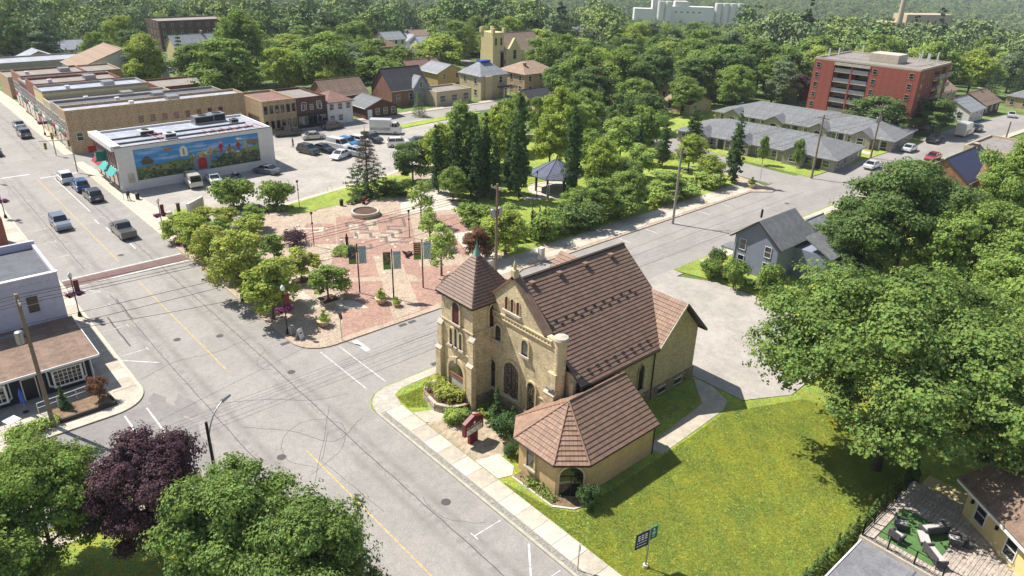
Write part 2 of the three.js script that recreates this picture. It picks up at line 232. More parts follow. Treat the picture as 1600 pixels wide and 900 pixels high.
band('concrete_walk', [[57.5, -88.2], [60, -92.2], [66, -95.3], [73.8, -103], [77.5, -101], [70.5, -93], [66.3, -84.6], [62.6, -86.3]], M.concrete3, .128, plaza);
// lawn beside the car park and the park lawns
struct('plaza_lawn', [prism([[44.5, -98.2], [46.8, -97.5], [52, -97.6], [56.5, -97], [63, -94.4], [67.5, -99], [70.5, -104.8], [66.2, -106.2], [46, -102.2]], .02, .15)], M.grass);
struct('lot_footway', [prism([[45.6, -103.1], [46, -102.2], [66.2, -106.2], [84, -110.6], [84, -111.5], [66, -107.3]], .02, .145)], M.concrete);
struct('park_lawn', [prism([[66.6, -84], [71, -92.4], [78.5, -101.5], [86, -111], [104, -116.8], [124.5, -102.4], [116.8, -72], [113.5, -66], [80, -66], [60.5, -65.9], [59, -68]], .02, .15)], M.grass);
struct('park_path', [prism([[76.5, -81.8], [86, -77.4], [86.6, -78.8], [77.2, -83.2]], .02, .16)], M.concrete);
struct('gazebo_pad', [new THREE.CylinderGeometry(4.6, 4.6, .2, 40).translate(84.6, .1, -82.9)], M.concrete3);
{ const w = struct('park_pavement', [prism([[56.5, -62.4], [110.5, -62.5], [114.6, -62], [114.5, -66], [60, -66], [57, -65]], .02, .13)], M.concrete2);
  const vs = [M.concrete, M.concrete2, M.concrete3], r = rng(3); for (let x = 57.5; x < 113; x += 2.3) for (const z of [-65.6, -64]) { const m = mesh('slab', [bx(x, x + 2.27, .125, .15, z, z + 1.56)], vs[r() * 3 | 0], w); } }
struct('park_forecourt', [prism([[49.6, -62], [57, -62.2], [59, -68], [62, -76], [58.5, -77], [55, -68]], .02, .14)], M.concrete3);
struct('sign_island', [prism([[30.9, -107], [32.2, -110.4], [36.6, -107.6], [36.8, -105.2], [31.6, -104]], -.05, .15)], M.grass);
struct('north_footway', [prism([[XE, -98], [33, -99.6], [31, -104], [30.8, -110], [29.8, -124], [28.6, -146], [XE, -146]], -.05, .125)], M.concrete);
struct('rear_footway', [prism(rect(60, 160, -148.8, -146.8), -.05, .12)], M.concrete2);
struct('verge_island', [prism([[84, -137.5], [112, -140.6], [114, -138], [86, -134.6]], -.05, .13)], M.grass);

// church block
const churchBlock = block('church_block', [...arcPts(XE + 3, ZS + 3, 3, PI, PI * 1.5, 8), [58, ZS], [58, -48.3], [53.5, -48.3], [53.5, -27.3], [58, -24.9], [66, -25.4], [72, -30], [74.4, -36], [74.4, -44], [73, ZS + .8], [73, ZS], [180, ZS - .4], [180, 40], [XE, 40]], M.grass);
{ // pavement of separate slabs along the main street
  const w = struct('church_pavement', [prism([[XE + .25, -46.4], [29.45, -46.4], [29.45, 40], [XE + .25, 40]], .02, .126)], M.boulevard);
  const vs = [M.concrete, M.concrete2, M.concrete3], r = rng(31);
  for (let k = 0; k < 40; k++) { const z = -46.3 + k * 1.86; mesh('slab', [bx(27.78, 29.42, .1, .155 + .006 * r(), z, z + 1.83)], vs[r() * 3 | 0], w); }
  const k2 = struct('kerb', [bx(XE - .02, XE + .2, -.05, .145, -46.8, 40)], M.kerb);
  const w2 = struct('corner_pavement', [prism([...arcPts(XE + 3.1, ZS + 3.1, 3, PI, PI * 1.5, 8), [58, ZS + .1], [58, -48.6], [30.9, -48.6], [29.9, -48.1], [29.45, -46.4], [XE + .1, -46.4]], .02, .13)], M.kerb);
  for (let k = 0; k < 13; k++) { const x = 32 + k * 2; mesh('slab', [bx(x, x + 1.97, .1, .155 + .006 * r(), -49.55, -48.65)], vs[r() * 3 | 0], w2); }
}
struct('gravel_forecourt', [prism([[29.5, -42.6], [32.6, -43.6], [34, -41.6], [33.6, -36], [31.6, -35.2], [29.5, -36.2]], .05, .15)], M.gravel);
struct('tower_walk', [prism([[29.5, -44.7], [30.9, -44.0], [32, -43.2], [30.6, -42.2], [29.5, -42.8]], .05, .156)], M.concrete2);
struct('annex_walk', [prism([[29.5, -36.2], [31.5, -35.6], [31.4, -33.7], [30.6, -33], [29.5, -33.4]], .05, .158)], M.concrete3);
struct('flower_bed', [prism([[30.55, -32.9], [31.5, -32.9], [31.5, -29.2], [33.3, -27.6], [33, -27], [31.6, -27.4], [30.6, -28.6]], .05, .17)], M.soil);
struct('bed_edging', [prism([[30.4, -32.9], [30.55, -32.9], [30.6, -28.6], [31.6, -27.4], [33, -27], [33, -26.85], [31.5, -27.25], [30.45, -28.5]], .05, .2)], M.concrete3);
{ const p = struct('church_path', [prism([[41.1, -28.6], [50.2, -29.4], [51.9, -31.2], [53.3, -32.6], [53.4, -30.6], [52.4, -28.2], [50.8, -27.6], [41.6, -27.2]], .05, .155)], M.concrete2); }

// west blocks
block('west_block', [[-160, -60.5], [9.5, -60.5], ...arcPts(10.1, -63.5, 3, PI / 2, 0, 8), [XW, -143], [-160, -143]], M.concrete);
block('south_west_block', [[-160, -49], [10.2, -49], ...arcPts(10.2, -46, 3, -PI / 2, 0, 8), [XW, 40], [-160, 40]], M.grass);
struct('south_west_footway', [prism([[-40, -48.6], [10.3, -48.6], [12.6, -46], [12.6, 20], [10.6, 20], [10.6, -45.6], [9.6, -46.8], [-40, -46.8]], .05, .14)], M.concrete2);
{ const w = struct('west_pavement', [prism([[10.8, -62.5], [12.8, -63.5], [12.8, -142], [10.8, -142]], .05, .128)], M.concrete2); const vs = [M.concrete, M.concrete2, M.concrete3], r = rng(8); for (let z = -66; z > -140; z -= 1.9) mesh('slab', [bx(10.85, 12.75, .1, .15 + .006 * r(), z, z + 1.87)], vs[r() * 3 | 0], w); }
struct('north_west_block', [prism([[-160, -152.5], [XW - .4, -152.5], [XW + 2, -400], [-160, -400]], -8, .1)], M.concrete2);
struct('north_pavement', [ribbon([[28.8, -152.6], [28.8, -190], [32, -380]], 3.2, .05)], M.concrete);
// east blocks
struct('east_lawn', [prism([[127.4, -60.3], [176, -59.3], [180, -75], [172, -112], [140, -112], [133, -97], [127.5, -80]], -.05, .12)], M.grass);
struct('east_path', [prism([[152.5, -61], [155, -61], [157, -75], [154.5, -75]], .02, .14)], M.concrete);
struct('east_footway', [ribbon([[78, -48.7], [112, -48.9], [180, -49.2], [235, -49.4]], 1.5, .15)], M.concrete);

// painted markings and seams of tar
const y1 = .004;
for (const [z0, z1] of [[60, -46], [-62, -87.5], [-95, -139]]) mesh('centre_line', [bx(20.05, 20.15, y1, y1 + .004, z1, z0)], M.yellow, road);
const brickCross = mesh('brick_crossing', [sheet(rect(XW + .1, XE - .1, -92.6, -90.6), .012)], M.brickWalk, road);
for (const z of [-92.95, -90.25]) mesh('crossing_line', [bx(XW + .2, XE - .2, .006, .014, z - .13, z + .13)], M.paint, road);
for (const [x0, x1, z0, z1] of [[12.3, 12.45, -60, -49.6], [10.5, 10.65, -59.9, -54], [28.45, 28.56, -59.2, -50.6], [30.45, 30.56, -59, -50.5], [15.6, 19.8, -143.2, -142.6], [20.6, 26.4, -139.6, -139.1]]) mesh('stop_line', [bx(x0, x1, .014, .02, z0, z1)], M.paint, road);
mesh('stop_bar', [bx(32, 32.6, .012, .02, -59.2, -56.4)], M.paint, road);
for (let k = 0; k < 4; k++) mesh('lane_dash', [bx(21.9 + k * .35, 22.05 + k * .35, y1, .01, -113 + k * 4.2, -110.8 + k * 4.2)], M.paint, road);
mesh('lane_line', [bx(22.35, 22.5, y1, .01, -138.5, -117)], M.paint, road);
function parkTee(x, z, s) { mesh('parking_mark', [bx(x, x + s * 2.4, y1, .01, z - .04, z + .04), bx(x + s * 2.32, x + s * 2.4, y1 + .001, .011, z - .4, z + .4)], M.paint, road); }
for (const z of [-70.5, -76.8, -83, -87.2, -101, -107, -113]) parkTee(XW + .3, z, 1);
mesh('parking_mark', [rot(bx(-.07, .07, y1, .01, -1.9, 1.9), .78, 14.4, 0, -68.4)], M.paint, road); mesh('parking_mark', [rot(bx(-.07, .07, y1, .01, -1.9, 1.9), .78, 14.6, 0, -88.6)], M.paint, road);
for (const z of [-30, -24, -18]) parkTee(XE - .3, z, -1); mesh('parking_mark', [rot(bx(-.07, .07, y1, .01, -1.9, 1.9), -.7, 25.6, 0, -25.6)], M.paint, road);
for (const x of [76, 82, 88, 95, 101]) mesh('parking_mark', [bx(x - .06, x + .06, .008, .014, -61.6, -59.4)], M.paint, road);
function seam(pts, w, y = .003) { const r = rng(pts[0][0] * 91 | 0); const P = []; if (pts.length > 3) { const c = new THREE.CatmullRomCurve3(pts.map(p => V(p[0], 0, p[1]))); pts = c.getPoints(pts.length * 6).map(q => [q.x, q.z]); } for (let i = 0; i < pts.length - 1; i++) { const [x0, z0] = pts[i], [x1, z1] = pts[i + 1], n = Math.max(2, Math.ceil(Math.hypot(x1 - x0, z1 - z0) / 1.2)); for (let k = 0; k < n; k++) P.push([x0 + (x1 - x0) * k / n + (r() - .5) * .09, z0 + (z1 - z0) * k / n + (r() - .5) * .09]); } P.push(pts[pts.length - 1]);
  mesh('tar_seam', [ribbonFlat(P, w, y)], M.tar, road); }
function ribbonFlat(P, w, y) { const a = []; const E = P.map((p, i) => { const q = P[Math.min(i + 1, P.length - 1)], o = P[Math.max(i - 1, 0)], dx = q[0] - o[0], dz = q[1] - o[1], l = Math.hypot(dx, dz) || 1; return [p[0] + dz / l * w / 2, p[1] - dx / l * w / 2, p[0] - dz / l * w / 2, p[1] + dx / l * w / 2]; }); for (let i = 0; i < P.length - 1; i++) { const A = E[i], B = E[i + 1]; a.push(A[0], y, A[1], B[0], y, B[1], A[2], y, A[3], A[2], y, A[3], B[0], y, B[1], B[2], y, B[3]); } const g = new THREE.BufferGeometry(); g.setAttribute('position', new THREE.Float32BufferAttribute(a, 3)); g.computeVertexNormals(); return g; }
seam([[23.6, 20], [23.7, -20], [23.6, -46], [23.75, -62]], .07); seam([[23.7, -62], [23.6, -90], [23.5, -138]], .07); seam([[16.5, 20], [16.6, -30], [16.4, -64], [16.5, -86]], .06); seam([[16.2, -95], [16.3, -138]], .07);
seam([[14.6, -72], [14.7, -80]], .16); seam([[16.6, -78], [16.7, -84]], .14);
seam([[13.4, -65], [17, -66.2], [21, -65.6], [24.4, -66.4]], .06); seam([[19, -43], [22.5, -44.5], [24, -47.4], [22, -49.6], [19.4, -48.6], [18.4, -45.8], [19.6, -43.6]], .035); seam([[18, -41], [21.6, -46], [24.6, -50.4]], .035); seam([[21, -36], [20.4, -44], [22.6, -47]], .035); seam([[17.6, -52], [20.4, -49], [22.4, -45.6], [25.8, -47]], .05); seam([[17, -57], [21, -54.6], [24, -52], [27, -51]], .05);
seam([[28, -55.2], [60, -56], [118, -56.4]], .06, .012); seam([[28, -52.6], [70, -53.2], [110, -53]], .05, .012); seam([[40, -57.4], [112, -58.6]], .05, .012);
{ const r = rng(88); const blob = (x, z, a, b, y) => { const P = []; const n = 14; for (let i = 0; i < n; i++) { const t = i / n * 2 * PI, q = .75 + .5 * r(); P.push([x + Math.cos(t) * a * q, z + Math.sin(t) * b * q]); } return sheet(P, y); };
  for (const [x, z, a, b] of [[15, -58, .8, 2.2], [16.2, -74, .3, 2.4], [24.4, -80, .25, 2.6]]) mesh('road_patch', [blob(x, z, a, b, .0024)], M.asphaltDark, road);
  for (let i = 0; i < 12; i++) { const x = 14 + r() * 12.4, z = -20 - r() * 115, P = [[x, z]]; let a = r() * 6.28; for (let k = 0; k < 4 + r() * 5; k++) { a += (r() - .5) * 1.4; const p = P[P.length - 1]; P.push([p[0] + Math.cos(a) * .7, p[1] + Math.sin(a) * .9]); } if (P.every(p => p[0] > 13.4 && p[0] < 26.8)) mesh('road_crack', [ribbonFlat(P, .035, .0032)], M.tar, road); } }
for (const [x, z] of [[18.6, -70.5], [22.2, -68.6], [20.9, -97], [24.6, -57.6], [18.2, -46.4], [25, -34], [110, -55]]) mesh('manhole_cover', [new THREE.CylinderGeometry(.36, .36, .012, 20).translate(x, .012, z)], M.tar, road);
for (const [x, z] of [[38, -58.9], [39.2, -58.9], [36, -50.3], [37.2, -50.3], [26.6, -63]]) mesh('drain_grate', [bx(x - .45, x + .45, .01, .022, z - .25, z + .25)], M.tar, road);
// ---------- the brick church ----------
const church = thing('church', 'buff brick church with brown metal tile roof and square corner tower', 'church', 0, 0, 0);
function archShape(w, h, pointed) { // outline with base centre at origin
  const s = new THREE.Shape(), r = w / 2; s.moveTo(-r, 0); s.lineTo(r, 0);
  if (pointed) { const k = h - w * .86; s.lineTo(r, k); s.quadraticCurveTo(r * .9, k + w * .55, 0, h); s.quadraticCurveTo(-r * .9, k + w * .55, -r, k); } else { s.lineTo(r, h - r); s.absarc(0, h - r, r, 0, Math.PI, false); }
  s.lineTo(-r, 0); return s;
}
function archRing(w, h, t, pointed) { const o = archShape(w + 2 * t, h + t, pointed), i = archShape(w, h, pointed); o.holes.push(new THREE.Path(i.getPoints(12))); return o; }
// put an XY extrusion onto a wall: face 'w' looks to -x, 's' looks to +z
function onWall(g, face, a, y, c) { if (face === 'w') { g.rotateY(-Math.PI / 2); g.translate(c, y, a); } else g.translate(a, y, c); return g; }
function archWindow(parent, face, a, y, c, w, h, o = {}) {
  const out = face === 'w' ? -1 : 1, d = (t) => c + out * t; // c = wall plane
  const win = mesh('window', [onWall(extr(archShape(w, h, o.pointed), .05), face, a, y, d(face === 'w' ? .02 : -.03))], o.glass || M.glass, parent);
  mesh('surround', [onWall(extr(archRing(w, h, o.t || .14, o.pointed), .16), face, a, y, c)], o.trim || M.buffTrim, win);
  const s = w / 2 + .22; mesh('sill', [face === 'w' ? bx(c - .26, c + .05, y - .2, y - .02, a - s, a + s) : bx(a - s, a + s, y - .2, y - .02, c - .05, c + .26)], M.concrete, win);
  const bars = []; const n = o.bars || 0; for (let i = 1; i < n; i++) { const q = a - w / 2 + w * i / n; bars.push(face === 'w' ? bx(c - .07, c - .01, y, y + h * .8, q - .025, q + .025) : bx(q - .025, q + .025, y, y + h * .8, c + .01, c + .07)); }
  for (let i = 1; i < (o.rows || 0); i++) { const q = y + h * i / o.rows; bars.push(face === 'w' ? bx(c - .065, c - .01, q - .025, q + .025, a - w / 2, a + w / 2) : bx(a - w / 2, a + w / 2, q - .025, q + .025, c + .01, c + .065)); }
  if (bars.length) mesh('glazing_bar', bars, o.barMat || M.trimDark, win);
  if (o.louvres) for (let i = 0; i < o.louvres; i++) { const q = y + .1 + i * (h * .8) / o.louvres; mesh('louvre', [face === 'w' ? bx(c - .1, c + .02, q, q + .06, a - w / 2 + .04, a + w / 2 - .04) : bx(a - w / 2 + .04, a + w / 2 - .04, q, q + .06, c - .02, c + .1)], M.maroon, win); }
  return win;
}
// tiled roof slope: eave a->b, top d->c ; each course is a wedge with a real step
function slope(parent, a, b, c, d, n, mat, lift = .055) {
  const A = V(...a), B = V(...b), C = V(...c), D = V(...d); const nrm = B.clone().sub(A).cross(D.distanceTo(A) > .01 ? D.clone().sub(A) : C.clone().sub(A)).normalize(); if (nrm.y < 0) nrm.negate();
  const dir = B.clone().sub(A).normalize(); const L = (p, q, t) => p.clone().lerp(q, t);
  const roof = mesh('roof_deck', [poly([a, b, c, d].map(p => [p[0] - nrm.x * .03, p[1] - nrm.y * .03, p[2] - nrm.z * .03]))], M.trimDark, parent);
  for (let i = 0; i < n; i++) {
    const t0 = i / n, t1 = (i + 1) / n, l0 = L(A, D, t0), r0 = L(B, C, t0), l1 = L(A, D, t1), r1 = L(B, C, t1);
    const l0u = l0.clone().addScaledVector(nrm, lift), r0u = r0.clone().addScaledVector(nrm, lift); const k = p => [p.x, p.y, p.z];
    const l1u = l1.clone().addScaledVector(nrm, .004), r1u = r1.clone().addScaledVector(nrm, .004);
    const pos = [], uv = []; const quad = (p) => { for (const j of [0, 1, 2, 0, 2, 3]) { pos.push(...k(p[j])); uv.push(p[j].clone().sub(A).dot(dir), (p[j] === p[0] || p[j] === p[1] ? 0 : .3) + i * .37); } };
    quad([l0u, r0u, r1u, l1u]); quad([l0, r0, r0u, l0u]);
    if (t1 === 1 && C.distanceTo(D) < .01) { /* triangle tip */ }
    const g = new THREE.BufferGeometry(); g.setAttribute('position', new THREE.Float32BufferAttribute(pos, 3)); g.setAttribute('uv', new THREE.Float32BufferAttribute(uv, 2)); g.computeVertexNormals(); g.userData.ownUV = true;
    mesh('roof_course', [g], mat, roof);
  }
  return roof;
}
{
  const F = 36.2, S = -32.9; // west front plane and south wall plane
  // west front with gable parapet
  const sh = new THREE.Shape(); // (z, y)
  [[-43.6, 0], [-34, 0], [-34, 9.25], [-35.85, 9.25], [-39.65, 12.75], [-43.45, 9.25], [-43.6, 9.25]].forEach((p, i) => i ? sh.lineTo(p[0], p[1]) : sh.moveTo(p[0], p[1]));
  const g = extr(sh, .5); g.rotateY(-Math.PI / 2); g.translate(F + .5, 0, 0); mesh('front_wall', [g], M.buff, church);
  mesh('gable_coping', [solidQuad([F - .12, 9.3, -35.6], [F + .7, 9.3, -35.6], [F + .7, 13, -39.65], [F - .12, 13, -39.65], .22)], M.tile, church);
  mesh('gable_coping', [solidQuad([F - .12, 13, -39.65], [F + .7, 13, -39.65], [F + .7, 9.3, -43.7], [F - .12, 9.3, -43.7], .22)], M.tile, church);
  mesh('gable_finial', [bx(F - .12, F + .4, 12.7, 13.5, -39.85, -39.45), lathe([[0, .9], [.1, .6], [.16, .35], [.12, 0], [0, 0]], 8).translate(F + .14, 13.5, -39.65)], M.buffTrim, church);
  mesh('base_course', [bx(F - .12, F, 0, 1.1, -42.1, -34)], M.stone, church);
  const corn = [bx(F - .14, F, 9.0, 9.12, -42.1, -34.9), bx(F - .14, F, 8.62, 8.7, -42.1, -34.9)]; mesh('cornice', corn, M.buffTrim, church);
  for (let z = -42; z < -35; z += .36) mesh('dentil', [bx(F - .1, F, 8.7, 9.0, z, z + .17)], M.buff, church);
  for (const z of [-40.35, -39.65, -38.95]) { const w = mesh('slit_window', [bx(F - .03, F + .02, 9.75, 10.85, z - .16, z + .16)], M.black, church); mesh('surround', [bx(F - .08, F - .001, 9.75, 10.85, z - .22, z - .16), bx(F - .08, F - .001, 9.75, 10.85, z + .16, z + .22)], M.buffTrim, w); for (let k = 0; k < 5; k++) mesh('louvre', [bx(F - .07, F - .03, 9.8 + k * .2, 9.86 + k * .2, z - .15, z + .15)], M.maroon, w); }
  mesh('slit_sill', [bx(F - .22, F, 9.52, 9.72, -40.75, -38.55)], M.concrete, church);
  archWindow(church, 'w', -39.45, 1.75, F, 1.9, 3.3, { t: .22, glass: M.stained, bars: 4, rows: 6, barMat: M.buffTrim });
  archWindow(church, 'w', -41.9, 1.6, F, .85, 2.7, { glass: M.glass, bars: 2, rows: 5 });
  archWindow(church, 'w', -36.95, 1.4, F, .95, 2.9, { glass: M.stained, bars: 3, rows: 3 });
  archWindow(church, 'w', -41.25, 6.5, F, .75, 1.4, { t: .16 }); archWindow(church, 'w', -37.9, 6.5, F, .75, 1.4, { t: .16 });
  for (const [a, b] of [[-42.1, -40.6], [-38.3, -37.6], [-36.3, -35]]) mesh('string_course', [bx(F - .07, F, 3.25, 3.4, a, b)], M.buffTrim, church);
  // corner turret with capstone and stepped buttress
  mesh('corner_turret', [new THREE.CylinderGeometry(.5, .52, 9.4, 8).rotateY(Math.PI / 8).translate(F + .35, 4.7, -34.3)], M.buff, church);
  mesh('turret_cap', [new THREE.CylinderGeometry(.58, .66, .22, 8).rotateY(Math.PI / 8).translate(F + .35, 9.5, -34.3), new THREE.CylinderGeometry(.0, .58, .14, 8).rotateY(Math.PI / 8).translate(F + .35, 9.68, -34.3)], M.concrete, church);
  mesh('buttress', [bx(F - .55, F + .1, 0, 4.6, -35.1, -34.0), bx(F - .3, F + .1, 4.6, 6.4, -35, -34.1)], M.buff, church); mesh('buttress_cap', [solidQuad([F - .6, 4.62, -33.95], [F + .05, 5.0, -33.95], [F + .05, 5.0, -35.15], [F - .6, 4.62, -35.15], .12)], M.concrete, church);
  mesh('floodlight', [bx(F - .55, F - .3, 5.0, 5.15, -34.9, -34.2)], M.steel, church);
  // nave walls
  mesh('south_wall', [bx(F + .5, 47.0, 0, 5.9, S - .4, S)], M.buffPale, church); mesh('aisle_front', [bx(F + .9, F + 1.3, 0, 6.4, -34.1, S)], M.buff, church);
  mesh('foundation', [bx(F + .5, 53.38, 0, 1.25, S, S + .1)], M.stone, church);
  mesh('north_wall', [bx(F + .5, 47, 0, 5.9, -47.3, -46.9)], M.buff, church);
  // transept: gabled end on the south, east wall, gabled end on the north
  for (const [z0, z1] of [[S - .4, S], [-47.3, -46.9]]) { const s = new THREE.Shape(); [[47, 0], [53.3, 0], [53.3, 5.5], [50.15, 8.9], [47, 5.5]].forEach((p, i) => i ? s.lineTo(...p) : s.moveTo(...p)); mesh('transept_gable', [extr(s, .4).translate(0, 0, z0)], z0 > -40 ? M.buffPale : M.buff, church); }
  mesh('east_wall', [bx(52.9, 53.3, 0, 5.5, -46.9, S - .4)], M.buff, church);
  { const s = new THREE.Shape(); [[-45, 6], [-35, 6], [-40.1, 12.1]].forEach((p, i) => i ? s.lineTo(...p) : s.moveTo(...p)); const e = extr(s, .3); e.rotateY(-Math.PI / 2); e.translate(50.2, 0, 0); mesh('east_gable', [e], M.buff, church); }
  archWindow(church, 's', 45.3, 2.0, S, .8, 2.5, { pointed: true, t: .06, trim: M.buffPale, bars: 2 }); archWindow(church, 's', 42.3, 2.6, S, .8, 2.2, { pointed: true, t: .06, trim: M.buffPale, bars: 2 });
  for (const x of [48.6, 51]) { const w = mesh('basement_window', [bx(x - .5, x + .5, .35, .9, S + .1, S + .13)], M.glass, church); mesh('frame', [bx(x - .58, x + .58, .9, .98, S + .1, S + .17), bx(x - .58, x + .58, .28, .35, S + .1, S + .17)], M.whitePaint, w); }
  mesh('downpipe', [rod([47, .2, S + .1], [47, 5.7, S + .1], .06), rod([46.9, 5.7, S + .08], [46.6, 5.85, S + .5], .06)], M.gutter, church);
  // nave roof, both slopes; ridge stops over the transept
  const ry = 12.2, rz = -40.1, ey = 5.75, ez = -32.35, ezn = -47.85;
  const kv = (ry - ey) / (ez - rz); const yv = 9.05, zv = rz + (ry - yv) / kv; // where the transept ridge dies into the slope
  const up = ez - (ey - ey) / kv;
  // south slope split at the valley: main part with courses ending on the valley line
  const valleyTop = [50.15, yv, zv], valleyFoot = [46.9, ey, ez];
  { // lower part (eave to valley top) and upper part (to ridge)
    const xTop = 50.3; slope(church, [F + .75, ey, ez], valleyFoot, valleyTop, [F + .75, yv, zv], 15, M.tile); slope(church, [F + .75, yv, zv], [xTop, yv, zv], [xTop, ry, rz], [F + .75, ry, rz], 14, M.tile);
    const zvn = 2 * rz - zv; slope(church, [46.9, ey, ezn], [F + .75, ey, ezn], [F + .75, yv, zvn], [50.15, yv, zvn], 15, M.tile); slope(church, [xTop, yv, zvn], [F + .75, yv, zvn], [F + .75, ry, rz], [xTop, ry, rz], 14, M.tile);
    // transept roof
    const exw = 46.9, exe = 53.75, te = 5.4; const zS = -32.25, zN = -47.95;
    slope(church, [exw, ey, ez], [exw, ey, zS], [50.15, yv, zS], valleyTop, 12, M.tilePale); slope(church, [exe, te, zS], [exe, te, zN], [50.15, yv, zN], [50.15, yv, zS], 13, M.tilePale);
    slope(church, [exw, ey, zN], [exw, ey, ezn], [50.15, yv, zvn], [50.15, yv, zN], 12, M.tilePale);
    mesh('verge_board', [solidQuad([exe + .05, te - .25, zS + .08], [exe + .05, te + .02, zS + .08], [50.15, yv + .08, zS + .08], [50.15, yv - .22, zS + .08], .1)], M.trimDark, church);
    mesh('verge_board', [solidQuad([50.15, yv - .22, zS + .06], [50.15, yv + .08, zS + .06], [46.85, ey + .02, zS + .06], [46.85, ey - .26, zS + .06], .08)], M.concrete, church);
  }
  mesh('ridge_cap', [bx(F + .75, 50.3, ry - .02, ry + .1, rz - .14, rz + .14)], M.trimDark, church);
  mesh('gutter', [bx(F + .75, 46.9, ey - .2, ey, ez + .02, ez + .16)], M.gutter, church); mesh('soffit', [bx(F + .75, 46.9, ey - .2, ey - .14, S, ez + .02)], M.trimDark, church);
  mesh('transept_gutter', [bx(53.7, 53.85, 5.2, 5.4, -47.9, -32.3)], M.gutter, church);
  // snow guards in staggered rows and ridge vents
  const on = (x, t) => [x, ey + (ry - ey) * t + .11, ez + (rz - ez) * t]; const ang = Math.atan2(ry - ey, ez - rz);
  for (const [t0, n, x0] of [[.06, 9, 37.6], [.1, 8, 38.6], [.52, 11, 37.6], [.56, 10, 38.3]]) for (let i = 0; i < n; i++) { const x = x0 + i * (t0 < .3 ? 1.06 : 1.15); if (x > 48 || (t0 < .3 && x > 46.6)) continue; const p = on(x, t0); const g2 = new THREE.BoxGeometry(.34, .07, .07); g2.rotateX(ang); g2.translate(...p); mesh('snow_guard', [g2], M.trimDark, church); }
  for (const x of [38.2, 41.4, 44.6, 47.9]) { const p = on(x, .93); const g2 = new THREE.BoxGeometry(.5, .22, .5); g2.translate(p[0], p[1] + .02, p[2]); mesh('roof_vent', [g2], M.shBrown, church); }
  // tower
  const X0 = 34, X1 = 38.3, Z0 = -46.4, Z1 = -42.1, TH = 10;
  const tower = mesh('tower', [bx(X0, X1, 0, TH, Z0, Z1)], M.buff, church); mesh('tower_base', [bx(X0 - .12, X1, 0, 1.1, Z0 - .12, Z1 + .12)], M.stone, tower);
  mesh('tower_string', [bx(X0 - .07, X1, 4.9, 5.02, Z0 - .07, Z1 + .07), bx(X0 - .07, X1, 7.3, 7.42, Z0 - .07, Z1 + .07), bx(X0 - .09, X1 + .09, 9.7, 9.9, Z0 - .09, Z1 + .09)], M.buffTrim, tower);
  for (const [zz, s] of [[Z0, -1], [Z1, 1]]) { const b = mesh('tower_buttress', [bx(X0 - .45, X0 + .1, 0, 4.4, zz - .35 + s * .05, zz + .35 + s * .05), bx(X0 - .25, X0 + .1, 4.4, 6.8, zz - .3 + s * .05, zz + .3 + s * .05)], M.buff, tower); mesh('weathering', [solidQuad([X0 - .5, 4.38, zz + .4 + s * .05], [X0, 4.8, zz + .4 + s * .05], [X0, 4.8, zz - .4 + s * .05], [X0 - .5, 4.38, zz - .4 + s * .05], .1), solidQuad([X0 - .3, 6.78, zz + .36 + s * .05], [X0, 7.15, zz + .36 + s * .05], [X0, 7.15, zz - .36 + s * .05], [X0 - .3, 6.78, zz - .36 + s * .05], .1)], M.concrete, b); }
  { const zc = -44.25; for (const [n, a, y, c, w, h, o] of [[0, zc, 7.6, X0, .95, 2.0, { louvres: 8, glass: M.black, t: .16 }], [1, zc - .66, 5.3, X0, .4, 1.55, { t: .12 }], [2, zc, 5.3, X0, .4, 1.75, { t: .12 }], [3, zc + .66, 5.3, X0, .4, 1.55, { t: .12 }]]) archWindow(church, 'w', a, y, c, w, h, o); 
    const dr = mesh('entrance', [bx(X0 - .04, X0 + .02, .6, 2.35, zc - .95, zc + .95)], M.concrete3, church); mesh('entrance_arch', [onWall(extr(archRing(2.1, 3.45, .32, false), .2), 'w', zc, .4, X0 + .02)], M.buffTrim, dr); mesh('fanlight', [onWall(extr(archShape(1.7, .95, false), .05), 'w', zc, 2.45, X0 + .0)], M.glass, dr); mesh('lintel', [bx(X0 - .16, X0, 2.25, 2.5, zc - 1.1, zc + 1.1)], M.redBrick, dr); mesh('keystone', [bx(X0 - .24, X0, 3.7, 4.3, zc - .15, zc + .15)], M.concrete, dr); }
  archWindow(church, 's', 36.2, 7.6, Z1, .95, 2.0, { louvres: 8, glass: M.black, t: .16 });
  const ap = [36.15, 13.6, -44.25], o = .38, e = TH, c4 = [[X0 - o, e, Z1 + o], [X1 + o, e, Z1 + o], [X1 + o, e, Z0 - o], [X0 - o, e, Z0 - o]];
  for (let i = 0; i < 4; i++) slope(church, c4[i], c4[(i + 1) % 4], ap, ap, 16, M.tile, .085);
  for (let i = 0; i < 4; i++) mesh('hip_ridge', [rod(c4[i], ap, .07, .05, 6)], M.tile, church);
  mesh('tower_eave', [bx(X0 - o, X1 + o, e - .2, e - .02, Z0 - o, Z1 + o)], M.trimDark, church);
  mesh('copper_finial', [new THREE.ConeGeometry(.42, 1.15, 4).rotateY(Math.PI / 4).translate(ap[0], 13.75, ap[2]), new THREE.ConeGeometry(.12, .8, 4).translate(ap[0], 14.5, ap[2])], M.copper, church);
  // planted stone bed in front of the tower door
}
